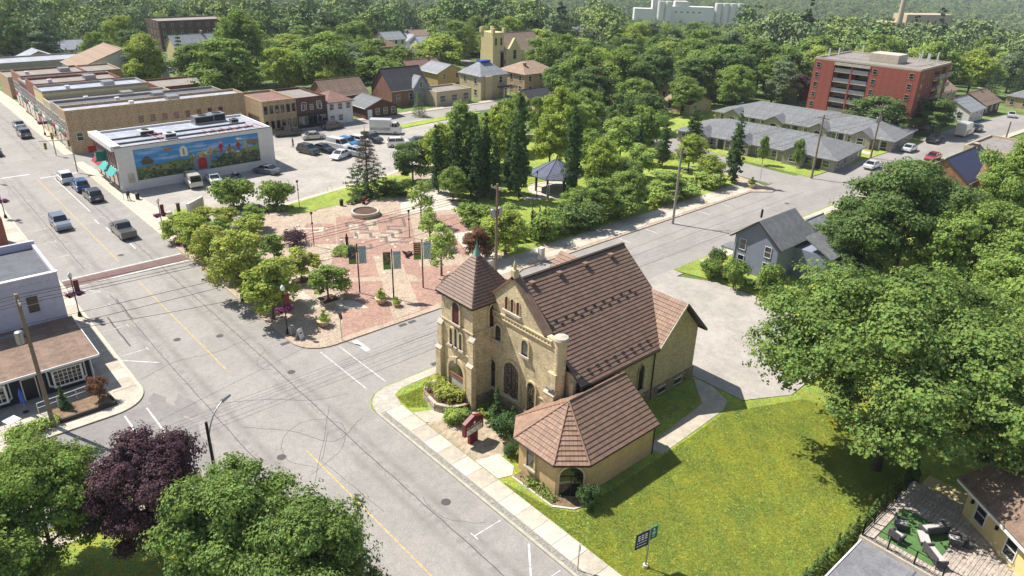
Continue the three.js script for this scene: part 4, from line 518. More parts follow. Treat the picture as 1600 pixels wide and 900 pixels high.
{ // distant buff church with square tower
  const t = house({ name: 'far_church', label: 'distant cream stone church with square battlemented tower', category: 'church', x: 184, z: -206, w: 20, d: 11, h: 7, rh: 5, wall: M.cream, top: M.shTan, faces: 's', n: { s: 5 }, ww: .8 }); mesh('tower', [bx(-13.5, -8.5, -2, 13, -1, 5.5)], M.cream, t); for (const [x, z] of [[-13.4, -.9], [-8.6, -.9], [-13.4, 5.4], [-8.6, 5.4]]) mesh('pinnacle', [bx(x - .5, x + .5, 12.6, 14.4, z - .5, z + .5)], M.cream, t); for (const a of [-12.2, -9.8]) win(t, 's', 5.5, a, 8.8, .8, 2.4, M.cream, M.black); const f = mesh('front_gable', [extr((() => { const s = new THREE.Shape(); s.moveTo(-3.6, 0); s.lineTo(3.6, 0); s.lineTo(3.6, 6); s.lineTo(0, 11); s.lineTo(-3.6, 6); return s; })(), 1).translate(-4.4, 0, 5.6)], M.cream, t); win(t, 's', 6.6, -4.4, 4, 1.4, 3, M.cream, M.black);
}
// red brick houses among the trees and other neighbours
[['red brick four square house with grey hip roof in far trees', 305, -287, 14, 11, 7.5, 3.5, 'hip', M.redBrick, M.shGrey, 2], ['small dark roofed house below the far red brick house', 262, -246, 11, 9, 4, 2.6, 'gable', M.sidingBeige, M.shDark, 1], ['red brick house with chimney behind the round park tree', 152, -130, 9, 9, 7, 3, 'gable', M.redBrick, M.shBrown, 2], ['grey roofed bungalow with white dormer beyond the park', 172, -121, 13, 8, 3.2, 3.4, 'gable', M.sidingBeige, M.shGrey, 1], ['tan roofed bungalow among trees north of row houses', 182, -140, 12, 9, 3, 2.4, 'gable', M.orangeBrick, M.shRed, 1], ['small brick gable cottage peeking above park trees', 131, -121, 7, 7, 4.4, 2.8, 'gable', M.redBrick, M.shBrown, 1], ['pale cottage with dark gable left of brick cottage', 120, -126, 7, 8, 4.2, 2.8, 'gable', M.cream, M.shDark, 1], ['low brown garage beside row houses drive', 158, -110, 9, 8, 2.8, 1.6, 'gable', M.sidingBeige, M.shTan, 1],
['pale blue two storey house far up the hill of trees', 183, -284, 10, 9, 6, 2.6, 'gable', M.white, M.shSlate, 2], ['navy house with grey roof above the brown roofed house', 150, -212, 10, 8, 4.5, 3, 'gable', M.navy, M.shGrey, 1], ['white roofed far house among the upper trees', 204, -300, 9, 8, 4, 2.6, 'gable', M.white, M.membrane, 1], ['brown roofed far house left of distant church', 168, -270, 14, 10, 4, 3, 'hip', M.tanBrick, M.shRed, 1], ['far tan house near the top left trees', 230, -330, 13, 9, 4, 3, 'gable', M.sidingBeige, M.shTan, 1], ['grey roofed far house beside the top centre trees', 196, -338, 12, 9, 4, 3, 'hip', M.white, M.shGrey, 1], ['slate roofed far house right of tall far spruce', 290, -340, 13, 9, 4, 3, 'gable', M.cream, M.shSlate, 1],
['brown brick bungalow right of red apartment block', 232, -68, 12, 9, 3.2, 2.4, 'gable', M.brownBrick, M.shBrown, 1], ['grey hip roofed house behind bungalow at right edge', 262, -62, 12, 10, 3.4, 2.6, 'hip', M.tanBrick, M.shGrey, 1], ['tan roofed house between red block and right trees', 246, -84, 12, 9, 3.4, 2.8, 'gable', M.sidingBeige, M.shTan, 1], ['white roofed house right of the parked camper', 214, -66, 10, 9, 3, 2.2, 'gable', M.white, M.shSlate, 1], ['brown hip roof house behind the red apartment', 268, -142, 13, 10, 4, 2.6, 'hip', M.tanBrick, M.shBrown, 1],
['white walled house with slate roof high in the centre left trees', 310, -444, 12, 9, 5.2, 2.8, 'gable', M.white, M.shSlate, 1],
['cream house with tan hip roof high in the centre trees', 314, -423, 11, 9, 5.6, 2.8, 'hip', M.cream, M.shTan, 1],
['white house with grey roof above the bright dome tree', 209, -354, 14, 9, 5.2, 2.8, 'gable', M.white, M.shGrey, 1],
['beige house with brown roof highest above the bright dome tree', 265, -483, 12, 9, 3.4, 2.8, 'gable', M.sidingBeige, M.shBrown, 1],
['white house with tan roof just left of the distant church', 260, -332, 11, 9, 3.4, 2.8, 'gable', M.white, M.shTan, 1],
['tan house with red brown hip roof above the distant church', 348, -434, 14, 9, 5.6, 2.8, 'hip', M.tanBrick, M.shRed, 1],
['white house with pale metal roof left of the distant church tower', 206, -289, 13, 9, 3.4, 2.8, 'gable', M.white, M.membrane, 1],
['pale lilac house with grey roof among upper trees', 246, -395, 12, 9, 5.6, 2.8, 'gable', M.lilac, M.shGrey, 1],
['white house with tan roof above the tall left tree', 196, -405, 15, 9, 5.2, 2.8, 'gable', M.white, M.shTan, 1],
['mustard house with grey hip roof below the highest centre houses', 240, -353, 13, 9, 3.4, 2.8, 'hip', M.mustard, M.shGrey, 1],
['cream house with grey roof left of the far red brick house', 350, -349, 11, 9, 5.2, 2.8, 'gable', M.cream, M.shGrey, 1],
['white cottage with tan roof peeking right of the hip roofed house', 235, -209, 12, 9, 3.4, 2.8, 'gable', M.white, M.shTan, 1],
['tan brick house with tan hip roof in the upper right woods', 415, -252, 13, 9, 5.2, 2.8, 'hip', M.tanBrick, M.shTan, 1],
['brown brick house with brown roof left of red apartment top', 397, -198, 12, 9, 3.4, 2.8, 'gable', M.orangeBrick, M.shBrown, 1],
['white house with grey roof at the right edge beyond apartment', 343, -99, 13, 9, 5.2, 2.8, 'gable', M.white, M.shGrey, 1],
['tan brick house with tan hip roof at the upper right edge', 448, -125, 13, 9, 3.4, 2.8, 'hip', M.tanBrick, M.shTan, 1],
['white house with slate roof above the apartment right end', 604, -195, 15, 9, 5.2, 2.8, 'gable', M.white, M.shSlate, 1],
['white metal roofed building high in the upper right woods', 632, -339, 14, 9, 5.6, 2.8, 'gable', M.white, M.membrane, 1],
['white metal roofed building in the upper left town', 71, -342, 12, 9, 3.4, 2.8, 'gable', M.white, M.membrane, 1],
['beige house with tan roof in the upper left town', 104, -382, 12, 9, 5.2, 2.8, 'gable', M.sidingBeige, M.shTan, 1],
['tan building with pale roof behind the left shop row', 51, -293, 13, 9, 3.4, 2.8, 'gable', M.tanBrick, M.membrane, 1],
['white house with grey roof above the apartment roof', 494, -203, 15, 9, 5.2, 2.8, 'gable', M.white, M.shGrey, 1]].forEach(([l, x, z, w, d, h, rh, roof, wm, rm, st], i) => house({ label: l, x, z, w, d, h, rh, roof, wall: wm, top: rm, storeys: st, faces: 'sw', axis: i % 3 === 1 ? 'z' : 'x', ry: roof === 'hip' ? 0 : 0, chimney: i % 2 ? [1.5, 0, .5] : null, group: 'houses of the far neighbourhood' }));
// far left blocks
house({ name: 'apartment_block', label: 'brown brick apartment block with balconies in upper left trees', category: 'apartments', x: 122, z: -352, w: 30, d: 16, h: 12.5, roof: 'flat', wall: M.brownBrick, top: M.tarRoof, storeys: 4, faces: 'sw', n: { s: 8, w: 4 } });
house({ name: 'apartment_block', label: 'dark apartment block at the far upper left edge', category: 'apartments', x: 80, z: -505, w: 26, d: 18, h: 16, roof: 'flat', wall: M.brownBrick, top: M.tarRoof, storeys: 5, faces: 'sw', n: { s: 7, w: 4 } });
house({ name: 'hall', label: 'wide hall with grey and tan gable roof in upper left', category: 'hall', x: 62, z: -244, w: 24, d: 17, h: 5, rh: 4.4, axis: 'z', wall: M.white, top: M.shTan, faces: 's', n: { s: 4 } });
house({ name: 'gabled_hall', label: 'cream gabled chapel with slate roof below brown apartment block', category: 'chapel', x: 103, z: -296, w: 16, d: 10, h: 5, rh: 4, wall: M.cream, top: M.shSlate, faces: 's', chimney: [4, 0, 1] });
house({ name: 'warehouse', label: 'long low white roofed warehouse near upper left car park', category: 'warehouse', x: 48, z: -275, w: 26, d: 14, h: 4.4, roof: 'flat', wall: M.concreteWall, top: M.membrane, faces: 's', n: { s: 6 } });
house({ name: 'warehouse', label: 'tan flat roofed store behind the shop row', category: 'store', x: 44, z: -226, w: 26, d: 12, h: 5, roof: 'flat', wall: M.tanBrick, top: M.tarRoof, faces: 's', n: { s: 6 } });
house({ name: 'workshop', label: 'red brick flat workshop behind the round lone tree', category: 'workshop', x: 62, z: -190, w: 14, d: 12, h: 4.6, roof: 'flat', wall: M.redBrick, top: M.tarRoof, faces: 's', n: { s: 4 } });
house({ name: 'white_garage', label: 'low white garage with pale roof behind tan two storey shop', category: 'garage', x: 71, z: -171, w: 12, d: 8, h: 3, rh: 1.2, wall: M.white, top: M.membrane, faces: 's', n: { s: 3 } });

{ // red apartment block
  const t = thing('apartment_block', 'red brick six storey apartment block with recessed balconies', 'apartments', 178, 0, -63.4, .05); t.scale.set(.85, .9, .83); const L = 24, D = 40, h = 15.6; // west face length D along z (north), depth L to the east
  const A = mesh('wall', [bx(0, L, -.5, h, -14, -1), bx(0, L, -.5, h, -D + 10, -24)], M.aptBrick, t); mesh('balcony_recess', [bx(1.6, L, -.5, h - .2, -24, -14)], M.aptBrick, t);
  mesh('roof', [bx(.3, L - .3, h, h + .08, -D + 10.3, -1.3)], M.tarRoof, t); mesh('parapet', [bx(0, .3, h, h + .5, -D + 10, -1), bx(.3, L - .3, h, h + .5, -1.3, -1), bx(.3, L - .3, h, h + .5, -D + 10, -D + 10.3), bx(L - .3, L, h, h + .5, -D + 10, -1)], M.concrete, t); mesh('balcony_roof', [bx(-.2, 2, h - .9, h - .2, -24, -14)], M.concrete, t); mesh('balcony_fin', [bx(-.05, 1.6, 0, h - .9, -19.2, -18.8)], M.aptBrick, t);
  for (let s = 0; s < 6; s++) { const y = s * 2.55 + .2; for (const zc of [-21.5, -16.5]) { const b = mesh('balcony', [bx(0, 1.6, y, y + .18, zc - 2.28, zc + 2.28)], M.concrete, t); mesh('railing', [bx(.02, .06, y + .25, y + 1.1, zc - 2.25, zc + 2.25)], M.steel, b); mesh('balcony_window', [bx(1.54, 1.6, y + .25, y + 2.1, zc - 1.7, zc + 1.7)], M.glass, b); }
    for (const z of [-28.6, -12.6, -3]) { const w = win(t, 'w', 0, z, y + .7, 1.1, 1.2, M.concrete); } for (const x of [13.5, 19]) { const b = mesh('balcony', [bx(x - 2, x + 2, y, y + .18, -1, .6)], M.concrete, t); mesh('railing', [bx(x - 2, x + 2, y + .25, y + 1.1, .54, .6)], M.steel, b); mesh('balcony_window', [bx(x - 1.5, x + 1.5, y + .25, y + 2.1, -1, -.94)], M.glass, b); } win(t, 's', -1, 3, y + .7, 1.1, 1.2, M.concrete); win(t, 's', -1, 8, y + .7, 1.1, 1.2, M.concrete); }
  mesh('penthouse', [bx(8, 15, h + .08, h + 2.2, -18, -10)], M.concrete, t); for (const [x, z] of [[2, -27], [6, -26], [12, -6], [14, -4], [16, -5], [20, -8], [21, -4], [18, -24]]) { mesh('antenna', [bx(x - .3, x + .3, h + .8, h + 2.8, z - .12, z + .12), rod([x, h, z], [x, h + .9, z], .06)], M.whitePaint, t); } mesh('roof_rail', [bx(.6, L - .6, h + 1, h + 1.06, -1.9, -1.86), bx(.6, .66, h + 1, h + 1.06, -29, -2)], M.steel, t);
}
// two long grey-roofed row houses
function rowHouse(label, x, z, w, d, ry) { const t = house({ name: 'row_houses', label, category: 'row houses', x, z, w, d, h: 2.4, rh: 2.5, roof: 'hip', axis: w > d ? 'x' : 'z', wall: M.concreteWall, top: M.shGrey, faces: w > d ? 'sw' : 'sw', ov: .6, ry, ww: 1.3, trim: M.whitePaint }); return t; }
{ const a = rowHouse('long grey roofed row houses nearest the junction lawn', 139.5, -76.5, 15, 33, .12); const b = rowHouse('second long grey roofed row houses before red apartment block', 164, -80, 15.5, 40, .12);
  for (const [t, zs, X] of [[a, [-11, -2, 9], -7.5], [b, [-15, -5, 5, 14], -7.75]]) for (const z of zs) { const g = extr((() => { const s = new THREE.Shape(); s.moveTo(-2, 0); s.lineTo(2, 0); s.lineTo(2, 2.5); s.lineTo(0, 3.7); s.lineTo(-2, 2.5); return s; })(), 2.6); g.rotateY(-Math.PI / 2); g.translate(X + 1.2, 0, z); mesh('porch_gable', [g], M.concreteWall, t); mesh('porch_roof', [solidQuad([X - 1.7, 2.4, z + 2.4], [X + 3, 2.4, z + 2.4], [X + 3, 3.85, z], [X - 1.7, 3.85, z], .12)], M.shGrey, t); mesh('porch_roof', [solidQuad([X - 1.7, 3.85, z], [X + 3, 3.85, z], [X + 3, 2.4, z - 2.4], [X - 1.7, 2.4, z - 2.4], .12)], M.shGrey, t); win(t, 'w', X - 1.4, z, .9, 1.3, 1.2); for (const q of [3.6, -3.6]) mesh('porch_post', [bx(X - .2, X, 0, 2.7, z + q - .1, z + q + .1)], M.whitePaint, t); mesh('doorway', [bx(X - .05, X + .02, .1, 2.2, z + 3.9, z + 5)], M.trimDark, t); } }

{ // grey clapboard house by the church car park
  const t = thing('clapboard_house', 'blue grey clapboard house with grey shingle roofs beside church car park', 'house', 83.4, .12, -41, .0); t.scale.set(1, .88, 1); const g1 = new THREE.Shape(); [[-3, 0], [3, 0], [3, 5.2], [0, 8], [-3, 5.2]].forEach((p, i) => i ? g1.lineTo(...p) : g1.moveTo(...p)); const b = extr(g1, 8); b.rotateY(-Math.PI / 2); b.translate(4, 0, -1.6); mesh('main_wall', [b], M.siding, t);
  const rp = (x0, x1, yE, zE, yR, zR, m = M.shGrey, n = 'roof') => mesh(n, [zE > zR ? solidQuad([x0, yE, zE], [x1, yE, zE], [x1, yR, zR], [x0, yR, zR], .16) : solidQuad([x1, yE, zE], [x0, yE, zE], [x0, yR, zR], [x1, yR, zR], .16)], m, t);
  rp(-4.4, 4.2, 4.95, 1.9, 8.15, -1.6); rp(-4.4, 4.2, 4.95, -5.1, 8.15, -1.6);
  mesh('wing_wall', [bx(0, 8.4, 0, 4.2, 1.4, 6)], M.siding, t); rp(-.3, 8.7, 4.1, 6.4, 6.2, 2.6); mesh('wing_back', [bx(4, 8.4, 4.1, 6.1, 1.4, 2.5)], M.siding, t);
  mesh('porch_wall', [bx(1, 7, 0, 2.3, 6, 8)], M.siding, t); rp(.6, 7.4, 2.3, 8.5, 3.6, 6); mesh('front_porch', [bx(-3.4, -1, 2.3, 2.5, -6.8, -4.6)], M.shGrey, t); mesh('porch_post', [bx(-3.3, -3.15, 0, 2.3, -6.7, -6.55)], M.whitePaint, t); mesh('barge_board', [rod([-4.42, 4.9, 1.95], [-4.42, 8.1, -1.6], .09, .09, 4), rod([-4.42, 4.9, -5.1], [-4.42, 8.1, -1.6], .09, .09, 4)], M.trimDark, t);
  for (const [z, y] of [[-3.4, 3.3], [.1, 3.3], [-3.4, .9], [.1, .9]]) win(t, 'w', -4, z, y, .8, 1.5); win(t, 's', 6, 2.4, 3, 1.4, .5); win(t, 's', 8, 2.4, .8, .9, 1.1); win(t, 's', 8, 4.6, .8, .9, 1.1); mesh('downspout', [rod([-4.06, 0, -4.4], [-4.06, 4.8, -4.4], .05)], M.whitePaint, t); mesh('vent_pipe', [rod([-1, 7.4, -3.2], [-1, 8.6, -3.2], .14)], M.darkMetal, t);
}
{ const t = house({ name: 'brick_house', label: 'orange brick house with dark navy metal roof and two chimneys', x: 142, z: -41, w: 15, d: 8, h: 3.6, rh: 3, wall: M.orangeBrick, top: std(mottled([52, 54, 82], .15, 256, 2), { roughness: .5 }), faces: 'sw', chimney: [5.6, 0, .6] }); mesh('side_gable', [extr((() => { const s = new THREE.Shape(); s.moveTo(-2, 0); s.lineTo(2, 0); s.lineTo(2, 3.6); s.lineTo(0, 5.8); s.lineTo(-2, 3.6); return s; })(), 2).translate(-2, 0, 4)], M.orangeBrick, t); mesh('rear_roof', [solidQuad([-6, 2.8, 9], [2, 2.8, 9], [2, 4.4, 4.5], [-6, 4.4, 4.5], .15)], M.shGrey, t); }
house({ name: 'flat_store', label: 'flat tan roofed store behind navy roofed house', category: 'store', x: 171, z: -43, w: 15, d: 9, h: 2.8, roof: 'flat', wall: M.sidingBeige, top: M.tarRoof, faces: 'sw' });
{ const t = house({ name: 'white_house', label: 'white house with charcoal roof at the right edge', x: 113, z: -19, w: 9, d: 10, h: 4.6, rh: 2.4, wall: M.white, top: M.shDark, storeys: 2, faces: 'sw', n: { s: 2, w: 3 } }); mesh('lean_to', [bx(-8.5, -4.5, 0, 2.4, -4, 4)], M.white, t); mesh('lean_to_roof', [solidQuad([-8.9, 2.3, 4.3], [-4.4, 3.3, 4.3], [-4.4, 3.3, -4.3], [-8.9, 2.3, -4.3], .14)], M.shGrey, t); }
{ const t = house({ name: 'shed', label: 'small pale blue shed behind the clapboard house', category: 'shed', x: 97, z: -44, w: 4, d: 4, h: 2.4, rh: 1.2, wall: M.lilac, top: M.shSlate, faces: 's', n: { s: 1 } }); }

// white silos and mill on the horizon
{ const x = 822, z = -600, y = terr(x, z) + 3; const t = thing('grain_mill', 'white grain mill with tall silos on the far horizon', 'mill', x, y, z, -.75); t.scale.set(.74, .6, .74); mesh('mill_block', [bx(-80, -50, -40, 24, -10, 10), bx(-20, 55, -40, 30, -12, 12)], M.white, t); mesh('mill_tower', [bx(-50, -36, -40, 44, -9, 9), bx(-12, 10, 30, 40, -9, 9)], M.white, t); for (let k = 0; k < 4; k++) mesh('silo', [new THREE.CylinderGeometry(6, 6, 78, 20).translate(64 + k * 12.4, -1, 0)], M.white, t); for (let k = 0; k < 2; k++) mesh('silo', [new THREE.CylinderGeometry(6, 6, 40, 20).translate(-44 + k * 13 + 8, 20, 12)], M.white, t); for (const a of [-10, 0, 10, 20, 30]) win(t, 's', 12, a, 18, 4, 2.4, M.steel); }
{ const x = 634, z = -268, y = terr(x, z) + 8; const t = thing('school', 'distant tan school with tall brick chimney stack', 'school', x, y, z, -.5); t.scale.setScalar(.66); mesh('school_block', [bx(-55, 25, -20, 15, -14, 10)], M.sidingBeige, t); mesh('school_wing', [bx(25, 90, -20, 24, -12, 12)], M.sidingBeige, t); mesh('front_wing', [bx(-80, -10, -20, 11, 12, 30)], M.concreteWall, t); mesh('chimney_stack', [new THREE.CylinderGeometry(2.6, 4, 46, 8).translate(14, 23, 14)], M.sidingBeige, t); for (let k = 0; k < 12; k++) win(t, 's', 30, -76 + k * 5.6, 4, 3, 3, M.whitePaint); for (let k = 0; k < 5; k++) win(t, 's', 12, 34 + k * 11, 14, 1.6, 4, M.sidingBeige, M.black); }

{ // navy shop with brown shingle roof on the west corner
  const t = thing('corner_shop', 'navy shop with brown shingle roof and white bay windows at corner', 'shop', 0, .12, 0); mesh('wall', [bx(-14, 10.1, 0, 2.75, -75, -67.3)], M.navy, t); mesh('roof', [solidQuad([-14.5, 2.85, -66.5], [10.85, 2.85, -66.5], [10.7, 3.35, -75], [-14.5, 3.35, -75], .18)], M.shBrown, t); mesh('fascia', [bx(-14.5, 10.85, 2.66, 2.87, -66.49, -66.4), solidQuad([10.87, 2.7, -66.45], [10.87, 2.9, -66.45], [10.73, 3.4, -75], [10.73, 3.2, -75], .06)], M.whitePaint, t); mesh('downspout', [rod([10.2, 0, -67.2], [10.2, 2.7, -67.2], .06)], M.whitePaint, t); mesh('roof_vent', [bx(1.4, 2.8, 3.0, 3.4, -70.6, -69.6)], M.whitePaint, t); mesh('roof_vent', [bx(.2, .7, 3.15, 3.5, -72.6, -72.2)], M.whitePaint, t); mesh('skylight', [bx(4.2, 6.6, 3.3, 3.42, -74.2, -73.6)], M.steel, t);
  for (const x of [8.2, 2.4, -3.6, -9]) { const b = mesh('bay_window', [prism([[x - 1.5, -67.3], [x - 1.1, -66.7], [x + 1.1, -66.7], [x + 1.5, -67.3]], .7, .85), prism([[x - 1.5, -67.3], [x - 1.1, -66.7], [x + 1.1, -66.7], [x + 1.5, -67.3]], 2.3, 2.42)], M.whitePaint, t); mesh('bay_pane', [prism([[x - 1.4, -67.3], [x - 1.05, -66.78], [x + 1.05, -66.78], [x + 1.4, -67.3]], .85, 2.3)], M.glass, b); const bars = []; for (let i = 0; i <= 6; i++) { const a = x - 1.06 + i * .353; bars.push(bx(a - .025, a + .025, .85, 2.3, -66.76, -66.72)); } for (let j = 1; j < 4; j++) bars.push(bx(x - 1.06, x + 1.06, .85 + j * .36, .89 + j * .36, -66.76, -66.735)); mesh('glazing_bar', bars, M.whitePaint, b); mesh('corner_post', [bx(x - 1.2, x - 1.04, .7, 2.4, -66.8, -66.68), bx(x + 1.04, x + 1.2, .7, 2.4, -66.8, -66.68), bx(x - 1.52, x - 1.4, .7, 2.4, -67.3, -67.2), bx(x + 1.4, x + 1.52, .7, 2.4, -67.3, -67.2)], M.whitePaint, b); }
  door(t, 's', -67.3, 5.3, 1, 2.1, M.black, 0); mesh('ramp', [bx(-14, 9.6, 0, .1, -67.2, -64.8)], M.concreteWall, t); win(t, 'e', 10.1, -70, .9, 1.4, 1.4); win(t, 'e', 10.1, -73, .9, 1.4, 1.4);
}
{ const t = thing('painted_building', 'pale lilac painted two storey building behind the navy shop', 'building', 0, .12, 0); mesh('wall', [bx(-14, 10.5, 0, 7.5, -84.5, -75.05)], M.lilac, t); mesh('parapet', [bx(-14, 10.5, 7.5, 8, -75.35, -75.05), bx(-14, 10.5, 7.5, 8.3, -84.5, -84.2), bx(10.2, 10.5, 7.5, 8, -84.2, -75.35)], M.lilac, t); mesh('coping', [bx(-14, 10.6, 8, 8.1, -75.42, -74.98)], M.whitePaint, t); mesh('roof', [bx(-13.7, 10.2, 7.5, 7.56, -84.2, -75.35)], M.membraneDark, t); for (let k = 0; k < 33; k++) mesh('corbel', [bx(-13.5 + k * .72, -13.24 + k * .72, 7.2, 7.4, -75.05, -74.95)], M.lilac, t); mesh('belt', [bx(-14, 10.5, 6.5, 6.65, -75.05, -74.98)], M.lilac, t); win(t, 's', -75.05, 8, 4.6, .9, 1.6, M.lilac, M.glass, { cols: 1 }); for (let k = 0; k < 3; k++) win(t, 'e', 10.5, -77 - k * 2.6, 4.4, 1, 1.8); for (let k = 0; k < 2; k++) { const z = -76.4 - k * 4; mesh('shop_window', [bx(10.5, 10.56, .5, 2.6, z - 2.6, z)], M.glass, t); } mesh('roof_unit', [bx(3.2, 5, 7.56, 8.3, -79.4, -78.4)], M.whitePaint, t); }
house({ name: 'red_brick_building', label: 'red brick building cut by the left edge of the street', category: 'building', x: 0, z: -108, w: 20.6, d: 9, h: 5, roof: 'flat', wall: M.redBrick, top: M.tarRoof, storeys: 2, faces: 'es', n: { e: 3, s: 4 } });
house({ name: 'red_brick_building', label: 'second brick building further along the left edge street', category: 'building', x: -1, z: -126, w: 20.6, d: 14, h: 6.6, roof: 'flat', wall: M.tanBrick, top: M.membrane, storeys: 2, faces: 'es', n: { e: 4, s: 4 } });

{ // deck house at the lower right
  const t = thing('deck_house', 'cream sided house with brown shingle roof beside timber roof deck', 'house', 48.9, .12, -7.9, 0); const ry = .72; const g = new THREE.Group(); t.rotation.y = -.66;
  mesh('wall', [bx(0, 9, 0, 5.4, -.2, 9)], M.yellowSiding, t); mesh('roof', [solidQuad([-.5, 5.2, 9.2], [-.5, 5.2, -.9], [4.5, 7.6, -.9], [4.5, 7.6, 9.2], .16)].map(q => q), M.shBrown, t); mesh('roof', [solidQuad([9.5, 5.2, -.9], [9.5, 5.2, 9.2], [4.5, 7.6, 9.2], [4.5, 7.6, -.9], .16)], M.shBrown, t); mesh('gable', [extr((() => { const s = new THREE.Shape(); s.moveTo(0, 5.4); s.lineTo(9, 5.4); s.lineTo(4.5, 7.5); return s; })(), .2).translate(0, 0, -.2)], M.yellowSiding, t);
  mesh('eave_board', [bx(-.55, -.45, 5, 5.2, -.9, 9.2)], M.whitePaint, t);
  for (let k = 0; k < 13; k++) mesh('shingle_course', [solidQuad([-.5 + k * .385, 5.2 + k * .185 + .05, 9.2], [-.5 + k * .385, 5.2 + k * .185 + .05, -.9], [-.5 + k * .385 + .38, 5.2 + (k + 1) * .185 + .02, -.9], [-.5 + k * .385 + .38, 5.2 + (k + 1) * .185 + .02, 9.2], .04)], M.shBrown, t);
  win(t, 'w', 0, 1.3, 3.4, .9, 1.3); win(t, 'w', 0, 4.2, 3.3, .9, 1.3); for (const z of [.4, 2.8, 5.6]) mesh('wall_lantern', [bx(-.16, 0, 4.2, 4.5, z - .07, z + .07)], M.darkMetal, t);
}
{ const t = thing('garage', 'flat grey membrane roofed garage carrying a timber roof deck', 'garage', 0, .1, 0); mesh('wall', [bx(35.5, 52, 0, 2.5, -11.2, 3)], M.cream, t); mesh('membrane_roof', [bx(35.2, 41.6, 2.5, 2.62, -11.4, 3)], M.membraneGrey, t); mesh('roof_edge', [bx(35.1, 41.7, 2.3, 2.68, -11.5, -11.4)], M.whitePaint, t); for (const z of [-8, -4.6, -1.2]) mesh('membrane_seam', [bx(35.2, 41.6, 2.62, 2.64, z - .05, z + .05)], M.membraneDark, t);
  const dk = mesh('deck_frame', [bx(41.6, 50, 2.5, 2.84, -11.6, 3)], M.woodDeck, t); for (let k = 0; k < 58; k++) { const z = -11.6 + k * .245; mesh('deck_plank', [bx(41.62, 48.6, 2.84, 2.885 + .004 * (k % 3), z, z + .225)], M.woodDeck, dk); } mesh('deck_skirt', [bx(41.5, 41.6, 2.3, 2.9, -11.6, 3)], M.concrete, dk);
  for (const [a, b] of [[[41.7, -11.5], [48.4, -11.5]], [[41.7, -11.5], [41.7, 3]]]) { const n = Math.round(Math.hypot(b[0] - a[0], b[1] - a[1]) / 1.7); for (let i = 0; i <= n; i++) { const x = a[0] + (b[0] - a[0]) * i / n, z = a[1] + (b[1] - a[1]) * i / n; mesh('rail_post', [bx(x - .04, x + .04, 2.85, 3.95, z - .04, z + .04)], M.darkMetal, t); } for (const y of [3.9, 3.0]) mesh('rail', [rod([a[0], y, a[1]], [b[0], y, b[1]], .03, .03, 5)], M.darkMetal, t); }
}
{ const rug = thing('turf_rug', 'green artificial turf rug laid on the timber deck', 'rug', 44.4, 2.99, -9.1); mesh('mat', [bx(-2, 2, 0, .03, -1.7, 1.7)], M.turf, rug);
  function seat(label, x, z, ry, w) { const t = thing(w > 1 ? 'patio_sofa' : 'patio_chair', label, w > 1 ? 'sofa' : 'chair', x, 3.02, z, ry, w > 1 ? undefined : 'wicker chairs on the deck'); mesh('seat', [bx(-w / 2, w / 2, .25, .38, -.35, .35)], M.wicker, t); mesh('cushion', [bx(-w / 2 + .06, w / 2 - .06, .38, .46, -.3, .32)], M.cushion, t); mesh('backrest', [bx(-w / 2, w / 2, .38, .85, -.42, -.34)], M.wicker, t); for (const s of [-1, 1]) { mesh('arm', [bx(s * w / 2 - .05, s * w / 2 + .05, .38, .62, -.34, .35)], M.wicker, t); for (const q of [-.32, .32]) mesh('leg', [bx(s * (w / 2 - .05) - .03, s * (w / 2 - .05) + .03, 0, .25, q - .03, q + .03)], M.wicker, t); } return t; }
  seat('grey wicker sofa on the green turf rug', 45.4, -8.6, 2.6, 1.7); seat('wicker chair at rear corner of turf rug', 44.2, -10.2, .4, .75); seat('wicker chair beside the near railing post', 42.9, -9.9, 1.4, .75); seat('wicker chair right of the coffee table', 45.4, -7.3, 3.6, .75); seat('long wicker bench seat nearest the garage roof', 43, -7.6, .9, 1.5);
  const tb = thing('coffee_table', 'low glass topped wicker table between sofa and chairs', 'table', 44.1, 3.02, -8.7, .6); mesh('table_top', [bx(-.55, .55, .36, .42, -.3, .3)], M.cushion, tb); mesh('table_base', [bx(-.45, .45, 0, .36, -.22, .22)], M.wicker, tb);
  const ot = thing('round_ottoman', 'round woven ottoman at the edge of the deck rug', 'ottoman', 46, 2.89, -6.7); mesh('drum', [lathe([[0, 0], [.36, 0], [.4, .2], [.36, .4], [0, .42]], 16)], M.wicker, ot);
}
